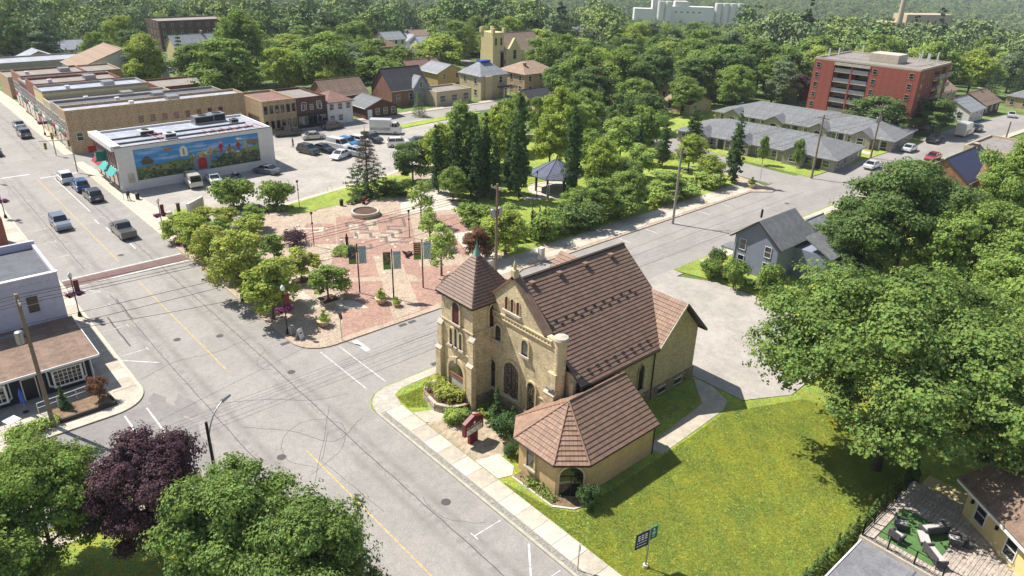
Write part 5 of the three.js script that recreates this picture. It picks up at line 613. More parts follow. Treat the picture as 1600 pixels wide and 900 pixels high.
{ // octagonal gazebo
  const t = thing('gazebo', 'octagonal park gazebo with blue grey shingle roof', 'gazebo', 84.6, .2, -82.9); const n = 8, r = 3.5, R = 4.3, e = 2.8; for (let i = 0; i < n; i++) { const a = i / n * 2 * PI + PI / 8, b = (i + 1) / n * 2 * PI + PI / 8; mesh('post', [bx(-.12, .12, 0, e, -.12, .12).translate(r * Math.cos(a), 0, r * Math.sin(a))], M.trimDark, t); mesh('roof_panel', [poly([[R * Math.cos(a), e, R * Math.sin(a)], [0, 5.2, 0], [R * Math.cos(b), e, R * Math.sin(b)]]), rod([R * Math.cos(a), e + .02, R * Math.sin(a)], [0, 5.22, 0], .06, .06, 5), rod([R * Math.cos(a), e - .1, R * Math.sin(a)], [R * Math.cos(b), e - .1, R * Math.sin(b)], .1, .1, 4)], std(mottled([92, 96, 112], .25, 256, 2)), t); } mesh('finial', [lathe([[0, .6], [.14, .3], [.1, 0], [0, 0]], 8).translate(0, 5.15, 0)], M.trimDark, t);
  const g = thing('arch_gate', 'white curved wire arch gate on the park path', 'gate', 79.6, .16, -79.6, .5); mesh('arch', [new THREE.TorusGeometry(.6, .05, 6, 16, Math.PI).translate(0, 2, 0), rod([-.6, 0, 0], [-.6, 2, 0], .05), rod([.6, 0, 0], [.6, 2, 0], .05)], M.whitePaint, g); mesh('gate_leaf', [bx(-.55, .55, .1, 1.1, -.03, .03)], M.steel, g);
}
// ---------- vegetation ----------
// leaves: folded diamonds scattered through lobes; returns one geometry, vertex colours vary leaf to leaf
function leafCloud(seed, lobes, count, size, opt = {}) {
  const r = rng(seed), pos = new Float32Array(count * 12 * 3 / 2), col = new Float32Array(count * 12 * 3 / 2); let k = 0; const tot = lobes.reduce((s, l) => s + l.w, 0); const n = V(0, 0, 0), u = V(0, 0, 0), v = V(0, 0, 0), up = V(0, 1, 0), p = V(0, 0, 0);
  const cum = []; let c = 0; for (const l of lobes) { c += l.w / tot; cum.push(c); }
  // twigs: small flat clumps spread over each lobe's shell, with gaps between them
  const twigs = []; const nt = opt.twigs ?? Math.max(lobes.length * 4, Math.round(count / 26)); for (let i = 0; i < nt; i++) { const q = r(); let li = cum.findIndex(x => q <= x); if (li < 0) li = lobes.length - 1; const L = lobes[li]; n.set(r() * 2 - 1, r() * 2 - 1, r() * 2 - 1); if (n.lengthSq() < .01) n.set(0, 1, 0); n.normalize(); if (n.y < -.25 && r() < .7) n.y *= -1; const rad = Math.pow(r(), opt.hollow ?? .35) * (.75 + .5 * r()); const ts = (opt.twig ?? 3.1) * size * (.6 + .8 * r()), tone = .8 + .4 * r(); twigs.push([L.x + n.x * L.rx * rad, L.y + n.y * L.ry * rad, L.z + n.z * L.rx * rad, Math.min(ts, L.rx * .7), n.x, n.y, n.z, tone]); }
  for (let i = 0; i < count; i++) {
    const T = twigs[i % nt]; n.set(r() * 2 - 1, r() * 2 - 1, r() * 2 - 1).normalize().multiplyScalar(Math.pow(r(), .45)); p.set(T[0] + n.x * T[3], T[1] + n.y * T[3] * .55, T[2] + n.z * T[3]); n.set(T[4] + n.x * .8, T[5] + n.y * .6, T[6] + n.z * .8);
    // orientation: loosely outward with droop
    n.x += (r() - .5) * 1.5; n.y += (r() - .5) * 1.2 + .35; n.z += (r() - .5) * 1.5; n.normalize(); u.crossVectors(n, up); if (u.lengthSq() < .01) u.set(1, 0, 0); u.normalize(); v.crossVectors(n, u); const a = r() * 6.283, cs = Math.cos(a), sn = Math.sin(a); const U = u.clone().multiplyScalar(cs).addScaledVector(v, sn), W = u.clone().multiplyScalar(-sn).addScaledVector(v, cs);
    const s = size * (.6 + .8 * r()), asp = opt.asp ?? .55, f = .22 * s; const A = [p.x - U.x * s * .5, p.y - U.y * s * .5, p.z - U.z * s * .5], B = [p.x + U.x * s * .5, p.y + U.y * s * .5, p.z + U.z * s * .5], C = [p.x + W.x * s * asp + n.x * f, p.y + W.y * s * asp + n.y * f, p.z + W.z * s * asp + n.z * f], D = [p.x - W.x * s * asp + n.x * f, p.y - W.y * s * asp + n.y * f, p.z - W.z * s * asp + n.z * f];
    const t = (.78 + .44 * r()) * T[7], yl = (r() - .5) * .3; for (const P of [A, B, C, B, A, D]) { pos[k] = P[0]; pos[k + 1] = P[1]; pos[k + 2] = P[2]; col[k] = t * (1 + yl); col[k + 1] = t; col[k + 2] = t * (1 - yl); k += 3; }
  }
  const g = new THREE.BufferGeometry(); g.setAttribute('position', new THREE.BufferAttribute(pos.subarray(0, k), 3)); g.setAttribute('color', new THREE.BufferAttribute(col.subarray(0, k), 3)); g.computeVertexNormals(); return g;
}
// crown lobes in a unit tree (height 1, crown radius 1): positions on the envelope
function roundLobes(seed, n, base = .22, wide = .7, lob = .3) { const r = rng(seed), out = [];
  for (let i = 0; i < n; i++) { const t = (i + .5) / n, y = base + .1 + (1 - base - .2) * t, prof = Math.sqrt(Math.max(.02, 1 - Math.pow((t - .38) / .68, 2))), a = i * 2.4 + r(), rad = wide * prof * (.45 + .7 * r()); const s = lob * (.55 + .9 * r()) * (.6 + .5 * prof); out.push({ x: Math.cos(a) * rad, y: y + (r() - .5) * .08, z: Math.sin(a) * rad, rx: s, ry: s * .36, w: s * s }); }
  out.push({ x: 0, y: .55, z: 0, rx: .5, ry: .26, w: .1 }, { x: .05, y: .9, z: 0, rx: .26, ry: .1, w: .08 }); return out; }
const scaleLobes = (L, R, H) => L.map(l => ({ x: l.x * R, y: l.y * H, z: l.z * R, rx: l.rx * R, ry: l.ry * H, w: l.w }));
function limbs(seed, H, R, base, n, r0) { const r = rng(seed), g = [rod([0, -.2, 0], [0, H * (base + .1), 0], r0, r0 * .75, 8), rod([0, H * (base + .1), 0], [.05 * R, H * .75, .04 * R], r0 * .72, r0 * .2, 7)]; for (let i = 0; i < n; i++) { const a = i * 2.4 + r(), y = H * (base + .06 + .4 * i / n), rr = R * (.5 + .3 * r()); g.push(rod([0, y, 0], [Math.cos(a) * rr * .5, y + H * .12, Math.sin(a) * rr * .5], r0 * .45, r0 * .3, 6), rod([Math.cos(a) * rr * .5, y + H * .12, Math.sin(a) * rr * .5], [Math.cos(a) * rr, y + H * .26, Math.sin(a) * rr], r0 * .3, r0 * .08, 5)); } return merge(g); }
// prototypes: geometry at a nominal size; placed copies are scaled
const leafMat = (r, g, b) => new THREE.MeshPhysicalMaterial({ color: new THREE.Color().setRGB(r * 1.1, g * 1.1, b * 1.1), roughness: .75, vertexColors: true, transmission: .35, thickness: 0, side: THREE.DoubleSide, specularIntensity: .3 });
const LEAF = [leafMat(.225, .315, .068), leafMat(.335, .41, .075), leafMat(.38, .42, .088), leafMat(.32, .42, .1), leafMat(.095, .165, .052), leafMat(.135, .205, .058), leafMat(.21, .275, .135), leafMat(.22, .12, .065), leafMat(.125, .068, .078), leafMat(.185, .27, .064)];
const TINT = ['green', 'bright green', 'yellow green', 'light green', 'dark green', 'deep green', 'grey green', 'reddish', 'purple', 'mid green'];
for (const m of LEAF) m.roughness = 1;
const leafFar = new THREE.MeshStandardMaterial({ color: 0xffffff, roughness: 1, vertexColors: true, side: THREE.DoubleSide });
const leafDry = new THREE.MeshStandardMaterial({ color: new THREE.Color().setRGB(.2, .15, .1), roughness: 1, vertexColors: true, side: THREE.DoubleSide });
const PROTO = {};
function proto(kind, variants) { PROTO[kind] = variants; }
function mkRound(H, R, count, size, n, base, seed, lob = .3) { return { H, R, crown: leafCloud(seed, scaleLobes(roundLobes(seed, n, base, .74, lob), R, H), count, size), trunk: limbs(seed + 1, H, R, base, 7, .035 * H * .6) }; }
proto('round', [mkRound(10, 4, 10500, .32, 20, .16, 11), mkRound(10, 4, 10500, .32, 24, .2, 12), mkRound(10, 4.4, 11000, .33, 18, .14, 13), mkRound(10, 4, 10500, .32, 26, .2, 14)]);
proto('street', [mkRound(5, 2, 4200, .2, 13, .2, 21), mkRound(5, 2, 4200, .2, 15, .22, 22), mkRound(5, 2, 4200, .2, 12, .18, 23)]);
proto('locust', [mkRound(6, 2, 2600, .2, 11, .2, 31), mkRound(6, 2.1, 2600, .2, 9, .24, 32)]);
proto('maple', [mkRound(13, 7, 46000, .24, 40, .14, 41, .25), mkRound(13, 7, 46000, .24, 36, .16, 42, .25)]);
proto('bigmaple', [mkRound(16, 11, 120000, .21, 64, .3, 45, .21)]);
proto('nearmaple', [mkRound(9.5, 5.5, 60000, .165, 44, .16, 47, .23), mkRound(9.5, 5, 60000, .165, 40, .18, 48, .23)]);
function mkShrub(seed) { const r = rng(seed), L = []; for (let i = 0; i < 14; i++) { const a = i * 2.4, q = .6 * Math.sqrt(r()), y = .22 + .5 * r(); L.push({ x: Math.cos(a) * q, y, z: Math.sin(a) * q, rx: .42, ry: .24, w: 1 }); } return { H: 3, R: 2.2, crown: leafCloud(seed, scaleLobes(L, 2.2, 3), 3000, .24), trunk: merge([rod([0, -.1, 0], [.1, 1.4, 0], .08, .04), rod([0, 0, 0], [-.5, 1.5, .3], .06, .03), rod([0, 0, 0], [.4, 1.4, -.4], .06, .03)]) }; }
proto('shrub', [mkShrub(51), mkShrub(52), mkShrub(53)]);
function mkColumn(seed, H, R, count, size, taper) { const r = rng(seed), L = []; const n = 26; for (let i = 0; i < n; i++) { const t = (i + .5) / n, p = taper ? Math.max(.1, 1 - t) : Math.min(1, .55 + t * 2) * Math.pow(Math.max(0.02, 1 - Math.pow(t, 2.2)), .7), a = i * 2.4 + r() * .8; L.push({ x: Math.cos(a) * R * p * .2, y: H * (.05 + .92 * t), z: Math.sin(a) * R * p * .2, rx: R * p * .72 * (.9 + .25 * r()), ry: H * .06, w: p * p + .1 }); } return { H, R, crown: leafCloud(seed, L, count, size, { hollow: .25, asp: .4, twig: 1.3 }), trunk: merge([rod([0, -.1, 0], [0, H * .8, 0], .03 * H * .4, .03, 7)]) }; }
proto('column', [mkColumn(61, 11, 1.8, 9000, .23), mkColumn(62, 11, 1.8, 9000, .23), mkColumn(63, 11, 1.8, 9000, .23)]);
proto('cedar', [mkColumn(65, 4, .8, 3400, .15, true), mkColumn(66, 4, .8, 3400, .15, true)]);
function mkSpruce(seed, bare) { const r = rng(seed), H = 11, R = 3, Lo = [], Dr = [], g = [rod([0, -.1, 0], [0, H, 0], .2, .02, 7)], bareG = []; const tiers = 15; for (let i = 0; i < tiers; i++) { const t = i / tiers, y = H * (.06 + .9 * t), rad = R * (1 - t) * (.9 + .2 * r()) + .15, m = Math.round(10 - 5 * t); for (let j = 0; j < m; j++) { const a = j / m * 6.283 + i * .7 + r() * .3, dx = Math.cos(a), dz = Math.sin(a); g.push(rod([0, y, 0], [dx * rad, y - rad * .22, dz * rad], .045, .015, 4)); const isBare = bare && t > .42; for (let s = 1; s <= 3; s++) { const q = rad * (.3 + .25 * s), w = isBare ? .02 : 1; if (isBare) { g.push(rod([dx * q, y - q * .22, dz * q], [dx * q - dz * .3 * (r() - .2) + dx * .25, y - q * .2 - .12, dz * q + dx * .3 * (r() - .2)], .025, .01, 4), rod([dx * q, y - q * .22, dz * q], [dx * q + dz * .34 + dx * .2, y - q * .22 + .05, dz * q - dx * .34], .025, .01, 4)); Dr.push({ x: dx * q, y: y - q * .22, z: dz * q, rx: .3, ry: .16, w: 1 }); if (r() < .9) continue; } Lo.push({ x: dx * q, y: y - q * .22, z: dz * q, rx: .24 + .16 * rad / R, ry: .16, w: isBare ? .35 : 1 }); } } } return { H, R, dry: bare && leafCloud(seed + 5, Dr, 2600, .2, { asp: .14 }), crown: leafCloud(seed, Lo, bare ? 5200 : 5000, .24, { asp: .22 }), trunk: merge(g) }; }
proto('spruce', [mkSpruce(71), mkSpruce(72)]); proto('spruce_bare', [mkSpruce(73, true)]);
const KIND = { round: ['leafy_tree', 'tree'], street: ['street_tree', 'tree'], locust: ['locust_tree', 'tree'], maple: ['maple_tree', 'tree'], bigmaple: ['maple_tree', 'tree'], nearmaple: ['maple_tree', 'tree'], shrub: ['shrub', 'shrub'], column: ['columnar_tree', 'tree'], cedar: ['cedar', 'cedar'], spruce: ['spruce_tree', 'spruce'], spruce_bare: ['spruce_tree', 'spruce'] };
const NOUN = { round: 'leafy tree', street: 'small street tree', locust: 'airy locust tree', maple: 'broad maple tree', bigmaple: 'maple tree', nearmaple: 'maple tree', shrub: 'shrub', column: 'narrow columnar tree', cedar: 'clipped cedar', spruce: 'spruce', spruce_bare: 'spruce' };
let treeN = 0;
function plant(kind, x, z, h, rad, tint, label, y, group) {
  const vs = PROTO[kind], p = vs[treeN % vs.length], [nm, cat] = KIND[kind]; const t = thing(nm, label, cat, x, (y ?? terr(x, z)) + .08, z, treeN * 1.7, group); treeN++;
  const a = inst('trunk', p.trunk, M.bark, t), c = inst('crown', p.crown, LEAF[tint], t); const s = [rad / p.R * 1.04, h / p.H, rad / p.R * 1.04]; a.scale.set(...s); c.scale.set(...s); if (p.dry) inst('dry_foliage', p.dry, leafDry, t).scale.set(...s); return t;
}
const TREES = [
['street',28.6,-97.7,3.5,1.7,1,'at the far end of the plaza kerb row'],
['street',28.0,-90.5,5.1,1.9,1,'second from the far end of the plaza kerb row'],
['street',27.4,-83.5,6.3,1.6,2,'midway along the plaza kerb row, palest one'],
['street',27.2,-74.7,8.1,2.3,2,'tallest in the plaza kerb row'],
['street',28.0,-68.5,6.8,2.5,1,'nearest the corner lamp in the plaza kerb row'],
['street',34.7,-96.7,3.5,1.7,2,'on the inner plaza walk beside the sign island'],
['street',35.6,-91.3,3.6,1.8,1,'on the inner plaza walk behind the kerb row'],
['street',34.8,-82.5,3.9,1.6,0,'beside the burgundy bush on the plaza'],
['street',34.8,-75.4,3.9,1.8,2,'in a square bed in the middle plaza walk'],
['street',34.8,-69.0,4.2,1.9,0,'in the square bed nearest the plaza corner'],
['locust',48.8,-66.5,6.7,2.3,3,'rising beside the church tower roof'],
['locust',57.3,-82.8,6.7,2.0,3,'by the round fountain planter'],
['locust',53.5,-75.4,5.4,1.9,3,'middle one right of the plaza maze'],
['column',69.6,-90.6,11.8,1.8,4,'leftmost in the park\'s dark clump'],
['column',71.1,-88.7,11.2,1.5,4,'second from left in the park\'s dark clump'],
['column',72.7,-87.0,12.3,1.5,4,'third from left in the park\'s dark clump'],
['column',72.8,-84.9,9.5,1.3,4,'short one at the right of the park\'s dark clump'],
['column',76.4,-83.0,15.1,2.0,4,'tallest, left of the gazebo'],
['column',83.6,-78.3,14.2,1.8,4,'standing just right of the gazebo'],
['column',108.1,-84.8,8.0,1.4,4,'small, behind the right park trees'],
['column',110.9,-81.1,7.9,1.6,5,'small pale one beyond the park\'s right trees'],
['column',119.6,-80.9,9.1,2.2,4,'wide one near the row house lawn'],
['column',112.3,-66.9,11.0,1.8,4,'alone by the planter at the far junction'],
['round',72.2,-97.9,12.2,3.4,1,'at the park\'s far left by the car park'],
['round',80.6,-103.0,11.4,3.6,0,'behind the park\'s dark columnar clump'],
['round',104.4,-114.1,9.3,3.1,0,'behind the gazebo lawn, left one'],
['round',103.1,-106.3,9.6,2.6,0,'with a clear trunk behind the gazebo'],
['round',103.7,-101.5,12.2,3.7,1,'brightest, behind the gazebo'],
['round',108.2,-98.2,8.9,3.2,3,'right of the bright tree behind gazebo'],
['round',107.5,-88.6,8.5,3.6,5,'with a domed crown behind the park\'s right side'],
['round',130.2,-100.8,8.4,4.4,5,'behind the domed tree, near orange roof'],
['round',89.2,-77.4,11.3,3.0,6,'grey leaved one right of the gazebo column'],
['round',78.9,-66.1,8.1,3.1,5,'dark one near the park pavement'],
['round',86.5,-68.2,8.1,2.5,6,'grey leaved one in the middle of the park\'s right side'],
['round',95.5,-68.4,5.8,2.9,3,'low pale one by the right utility pole'],
['round',107.8,-68.9,5.3,2.4,6,'thin one near the far junction'],
['round',74.4,-89.5,7.0,2.6,5,'among the dark clump\'s feet'],
['round',84.9,-65.0,5.7,2.4,0,'beside the dark park pavement tree'],
['round',94.7,-65.0,4.4,2.3,3,'pale one above the yellow hedge'],
['shrub',67.3,-65.4,4.1,2.6,0,'between the two clipped cedars'],
['shrub',63.7,-78.5,3.1,2.8,0,'at the park\'s left edge by the walk'],
['round',59.5,-66.9,6.2,3.2,5,'large one behind the church tower and pole'],
['shrub',74.2,-61.3,4.0,3.1,5,'by the park pavement behind church ridge'],
['shrub',82.8,-62.1,3.6,2.8,0,'along the park pavement right of centre'],
['shrub',98.5,-63.7,2.8,3.1,3,'yellowish one along the park pavement'],
['shrub',106.6,-63.9,3.1,2.4,3,'golden one at the pavement end near junction'],
['shrub',93.7,-62.6,3.1,2.5,3,'pale one left of the tall concrete pole'],
['shrub',70.6,-64.1,2.4,1.9,0,'low one at the edge of park lawn'],
['round',55.2,-67.5,4.6,2.1,7,'reddish one behind the tower spire'],
['cedar',66.4,-69.2,5.1,0.5,4,'left of the pair in park garden'],
['cedar',67.2,-68.6,5.2,0.5,4,'right of the pair in park garden'],
['cedar',72.0,-66.4,5.0,0.6,4,'standing alone at the park garden\'s right'],
['cedar',71.9,-72.2,3.3,0.5,4,'shortest one in the park garden'],
['spruce_bare',58.8,-99.6,11.1,3.3,4,'with bare brown top by the car park lawn'],
['round',68.5,-101.1,6.8,3.4,5,'with dark crown at the car park\'s corner'],
['shrub',39.2,-105.8,4.9,3.0,0,'large rounded one by the sign island'],
['shrub',44.3,-101.6,4.4,2.4,0,'rounded one at the plaza lawn edge'],
['shrub',62.4,-96.5,2.7,2.1,5,'dark clipped one beside the half bare spruce'],
['round',95.0,-177.5,15.5,8.2,0,'giant bright dome behind the cottages'],
['round',86.3,-209.4,19.5,6.4,0,'tall one left of the bright dome'],
['round',91.4,-193.2,10.1,7.4,5,'dark spreading one below the tall tree'],
['round',104.3,-171.2,10.1,7.1,0,'bright one behind the gabled house'],
['round',61.6,-221.7,6.8,4.6,1,'round lone one behind the shop roofs'],
['spruce',70.3,-201.5,10.8,2.0,4,'left of two behind the shops'],
['spruce',75.4,-204.8,9.2,1.9,4,'right of two behind the shops'],
['round',80.4,-204.1,8.5,3.0,8,'dark purple one beside the twin spruces'],
['spruce',86.5,-204.3,12.5,2.7,5,'slender one right of the purple tree'],
['round',133.9,-203.0,9.0,4.7,0,'above the grey gabled house'],
['round',109.4,-158.8,6.4,2.8,6,'left of the gabled house front'],
['spruce',99.4,-143.2,6.2,1.7,6,'blue grey one in front of gabled house'],
['round',159.8,-165.1,12.7,5.9,0,'right of the distant church'],
['spruce',270.5,-279.2,19.7,2.9,4,'very tall thin one on the skyline'],
['round',147.2,-140.7,11.2,5.4,5,'dark one right of the hip roofed house'],
['round',146.9,-123.3,14.6,5.6,0,'tall bright one right of the hip roofed house'],
['round',191.1,-132.3,14.3,6.7,0,'bright one left of red apartment block'],
['round',163.8,-100.3,11.7,4.1,0,'with clear trunk above the row house roofs'],
['round',213.5,-138.3,13.9,6.3,5,'dark one upper right of the bright pair'],
['round',197.5,-114.5,15.6,7.4,5,'dense one left of red apartment block'],
['round',189.0,-96.9,8.3,3.9,8,'dark purple one touching the red apartment block'],
['round',214.2,-121.3,13.3,6.0,0,'between the purple tree and bright trees'],
['round',234.0,-171.5,11.4,6.0,0,'on the slope behind the park houses'],
['round',172.0,-68.0,8.8,6.2,5,'in front of the red apartment\'s middle'],
['round',182.8,-60.3,8.2,5.1,5,'in front of the red apartment\'s right corner'],
['round',272.4,-82.6,14.0,6.4,1,'yellow green one right of red apartment'],
['round',420.4,-153.3,15.1,10.3,0,'in front of the distant school'],
['round',127.7,-70.3,5.7,1.0,0,'young one on the row house lawn, left'],
['round',131.6,-65.2,5.4,1.1,0,'young one on the row house lawn, right'],
['maple',94.0,-31.1,14.9,8.4,5,'dark broad one behind the clapboard house'],
['maple',92.7,-22.7,12.1,6.9,0,'bright broad one right of the clapboard house'],
['maple',112.7,-24.6,16.1,6.6,0,'tall one at the upper right edge'],
['maple',82.6,-13.6,11.3,6.5,0,'at the far right edge above the big tree'],
['round',100.2,-28.8,10.5,3.8,6,'blue green one by the navy roofed house'],
['maple',89.1,-35.1,8.6,4.9,5,'dark one hugging the clapboard house'],
['bigmaple',53.2,-15.1,16.5,11.4,9,'huge spreading one over the church lawn'],
['maple',69.4,-11.3,13.8,6.6,0,'bright one right of the huge lawn tree'],
['shrub',74.0,-41.7,3.7,1.7,0,'left of three beside the clapboard house'],
['shrub',74.8,-37.4,4.3,1.9,0,'middle of three beside the clapboard house'],
['shrub',78.2,-46.8,2.7,1.2,5,'small ball one by the clapboard porch'],
['shrub',74.4,-45.2,2.7,1.4,0,'right at the kerb by the church car park'],
['cedar',33.8,-38.6,4.0,0.9,4,'tall cone against the church front'],
['cedar',33.9,-36.7,3.5,0.6,4,'short cone nearest the annex roof'],
['shrub',33.3,-36.9,2.4,1.2,4,'round one below the church front window'],
['shrub',32.1,-34.9,1.5,0.7,4,'low ball beside the annex walk'],
['shrub',32.4,-26.8,2.2,0.9,4,'dark one beside the annex glass door'],
['shrub',31.5,-41.2,1.4,1.1,3,'spreading low one by the tower planter'],
['cedar',7.0,-63.7,2.5,0.7,4,'small cone in front of the navy shop']];

for (const [k, x, z, h, r, c, where] of TREES) plant(k, x, x > 60 && x < 112 && z > -66.4 && z < -60 ? -67.6 : z, k === 'column' ? h * 1.16 : k === 'round' && x > 60 && x < 100 && z > -98 ? h * .8 : h, k === 'street' ? r * 1.22 : k === 'shrub' && z < -60 ? r * 1.12 : r, k === 'round' && x < 112 && z > -100 && (c === 5 || c === 6) ? [0, 3, 1][(h * 10 | 0) % 3] : c, `${TINT[c]} ${NOUN[k]} ${where}`);
for (const [x, z, h, r, c, w] of [[66, -74, 3.6, 2.2, 3, 'by the park walk behind the tower pole'], [78, -71, 4.6, 2.6, 0, 'in front of the gazebo lawn'], [88, -72, 5, 2.6, 3, 'right of the gazebo column, lower'], [93, -76, 6, 2.8, 3, 'tall in the park right half'], [101, -79, 6, 2.8, 3, 'behind the lamp pole in the park'], [96, -86, 8, 3.2, 0, 'right of the gazebo, far side'], [92, -92, 10, 3.6, 1, 'behind the gazebo on its right'], [112, -76, 7, 3, 1, 'near the far street bend'], [116, -90, 9, 3.8, 0, 'beside the far street bend'], [86, -99, 11, 3.8, 1, 'at the back of the park lawn'], [93, -106, 10, 3.8, 0, 'at the park back beside the car park'], [78, -96, 9, 3.2, 0, 'left at the back of the park lawn'], [120, -99, 9.5, 4, 5, 'at the park north corner'], [67.4, -88.5, 5.5, 2.2, 0, 'left of the dark columnar clump']]) plant('round', x, z, h, r, c, `${TINT[c]} leafy tree ${w}`);
[[28.9, -94.2, 4.6, 2.1, 1], [29.2, -87, 5, 2.2, 2], [29, -79, 6, 2.4, 1], [30.2, -72, 5.2, 2.2, 2], [31.6, -91.5, 3.8, 1.9, 0], [32, -99, 3.6, 1.8, 2], [38, -95.5, 3.4, 1.9, 0]].forEach(([x, z, h, r, c], i) => plant('street', x, z, h, r, c, `${TINT[c]} small street tree ${['filling the far gap of the plaza kerb row', 'in the second gap of the plaza kerb row', 'in the middle gap of the plaza kerb row', 'in the near gap of the plaza kerb row', 'on the inner side of the kerb row', 'nearest the sign island', 'beside the plaza shrubs'][i]}`));
[[120, -110, 9, 4.2, 0], [127, -116, 11, 5, 5], [138, -110, 10, 4.6, 0], [146, -116, 12, 5.2, 5], [153, -108, 9, 4.4, 0], [166, -113, 12, 5.4, 5], [173, -106, 11, 5, 0], [180, -110, 13, 5.6, 5], [188, -104, 12, 5.4, 0], [137, -122, 11, 5, 5], [143, -134, 12, 5, 0], [160, -124, 12, 5.6, 5], [154, -142, 13, 5.4, 0], [170, -130, 13, 6, 5], [178, -122, 13, 6, 0], [186, -128, 14, 6, 5], [196, -104, 13, 6, 5], [206, -112, 14, 6, 0]].forEach(([x, z, h, r, c], i) => plant('round', x, z, h, r, c, `${h > 12.5 ? 'tall ' : h < 10.5 ? 'low ' : ''}${TINT[c]} leafy tree ${z > -111 ? 'along the front' : z < -121 ? 'at the back' : 'in the middle'} of the belt ${x < 150 ? 'behind the park' : x < 175 ? 'above the row house roofs' : 'beside the red apartment block'}`, undefined, 'belt trees behind the park'));
[[70.4, -86.2, 12.4], [74.2, -91.2, 13], [68.2, -93.4, 11.6], [77.6, -86.4, 12]].forEach(([x, z, h], i) => plant('column', x, z, h, 1.6, 4, `dark green narrow columnar tree ${['at the front', 'at the back', 'at the left end', 'at the right end'][i]} of the park clump`));
// big trees of the near left corner
plant('nearmaple', 10.2, -33.4, 10, 4.6, 9, 'green maple tree at bottom centre left, left half of the pair', .12); plant('nearmaple', 12, -28.6, 9.8, 4.7, 9, 'green maple tree at bottom, right half of the pair by the street', .12);
plant('nearmaple', 7.4, -41.9, 9.2, 3.9, 8, 'dark purple maple tree at the lower left street corner', .12); plant('nearmaple', 2.2, -44.8, 9.4, 4.6, 0, 'green maple tree at the lower left edge', .12); plant('nearmaple', -2.6, -40.5, 8.6, 4.6, 0, 'green maple tree at the bottom left corner', .12);
// cedar hedge between church lawn and deck, one plant each
for (let i = 0; i < 26; i++) plant('cedar', 36.4 + i * .72, -12.6 - (i % 2) * .12, 1.9 + .5 * ((i * 7) % 5) / 5, .52, i % 3 ? 5 : 0, 'cedar in the hedge between church lawn and roof deck', .12, 'cedars of the lawn hedge');
// low planting
function tuftBed(name, label, pts, tint, n, size, h) { // ground cover plants: one mass nobody could count
  const r = rng(n), L = []; for (let i = 0; i < 40; i++) { const a = r(), b = r(), k = r() * pts.length | 0, p = pts[k], q = pts[(k + 1) % pts.length]; const c = pts.reduce((s, w) => [s[0] + w[0] / pts.length, s[1] + w[1] / pts.length], [0, 0]); const u = Math.sqrt(a); const x = c[0] + (p[0] + (q[0] - p[0]) * b - c[0]) * u * .92, z = c[1] + (p[1] + (q[1] - p[1]) * b - c[1]) * u * .92; L.push({ x, y: h * .5, z, rx: .45, ry: h * .55, w: 1 }); }
  const m = new THREE.Mesh(leafCloud(n, L, n, size), LEAF[tint]); m.name = numbered(name); m.position.y = .14; m.castShadow = m.receiveShadow = true; tag(m, label, 'plants'); m.userData.kind = 'stuff'; scene.add(m); return m;
}
tuftBed('ground_cover', 'yellow green plants filling the stone planter by the tower', [[31.9, -46.5], [33.8, -46.5], [33.8, -42.4], [32.6, -42.3], [31.3, -43.6]], 2, 2600, .16, .9).position.y = .8;
tuftBed('ground_cover', 'leafy hostas at the foot of the church front', [[33.6, -41.6], [35.8, -41.8], [35.8, -36], [34.2, -36]], 0, 1800, .2, .5);
tuftBed('ground_cover', 'strap leaved plants in front of the stone planter', [[30.9, -42], [32.8, -42.2], [32.9, -41], [31.2, -40.6]], 0, 1500, .2, .5);
tuftBed('ground_cover', 'sparse flowers in the annex bed', [[30.7, -32.6], [31.3, -32.6], [31.3, -28.8], [30.8, -28.6]], 0, 360, .16, .4);
tuftBed('ground_cover', 'mixed planting below the half bare spruce', [[53, -96.4], [57, -97.4], [64, -95.6], [66, -98.4], [60, -101], [55, -99]], 5, 4200, .24, .7);
tuftBed('ground_cover', 'flowering bed under the plaza shrubs', [[37, -103], [46, -98.8], [46.5, -100.5], [38, -106]], 0, 3000, .22, .7);
tuftBed('ground_cover', 'low hedge planting behind the plaza kerb trees', [[28.2, -67], [30.4, -67], [31, -94], [28.6, -96]], 5, 7000, .22, 1.1);
tuftBed('ground_cover', 'yellow flowering strip by the park pavement', [[88, -66.4], [112, -66.4], [111, -68.6], [90, -68.6]], 2, 5000, .22, 1.3);
tuftBed('ground_cover', 'dense garden planting behind the park pavement', [[60, -67.2], [88, -67], [88, -72], [66, -75], [61, -71]], 0, 12000, .26, 1.4);
tuftBed('ground_cover', 'dense garden planting at the park right side', [[88, -68.4], [110, -68.4], [112, -73], [94, -75], [88, -72]], 5, 11000, .26, 1.4);
tuftBed('ground_cover', 'planting along the walk left of the park', [[58.6, -69], [61, -72], [67, -84], [71, -93], [67, -86], [61, -76]], 0, 6000, .24, 1.2);
tuftBed('ground_cover', 'planting along the clapboard house lawn edge', [[74.6, -48], [76.5, -48.4], [77, -38], [76, -34]], 5, 3000, .24, .9);
tuftBed('ground_cover', 'clipped box hedge block on the plaza', [[41.2, -80.4], [44.2, -82.2], [45.4, -80.6], [42.6, -78.4]], 3, 3000, .16, .6);
tuftBed('ground_cover', 'shrubs under the patio fence of the navy shop', [[2.4, -62.4], [6, -62.4], [6.2, -61.6], [2.2, -61.4]], 3, 1600, .18, .8);
tuftBed('ground_cover', 'undergrowth below the big right trees', [[74, -30], [90, -30], [110, -12], [90, 0], [62, -6], [58, -12]], 4, 7000, .4, .8);

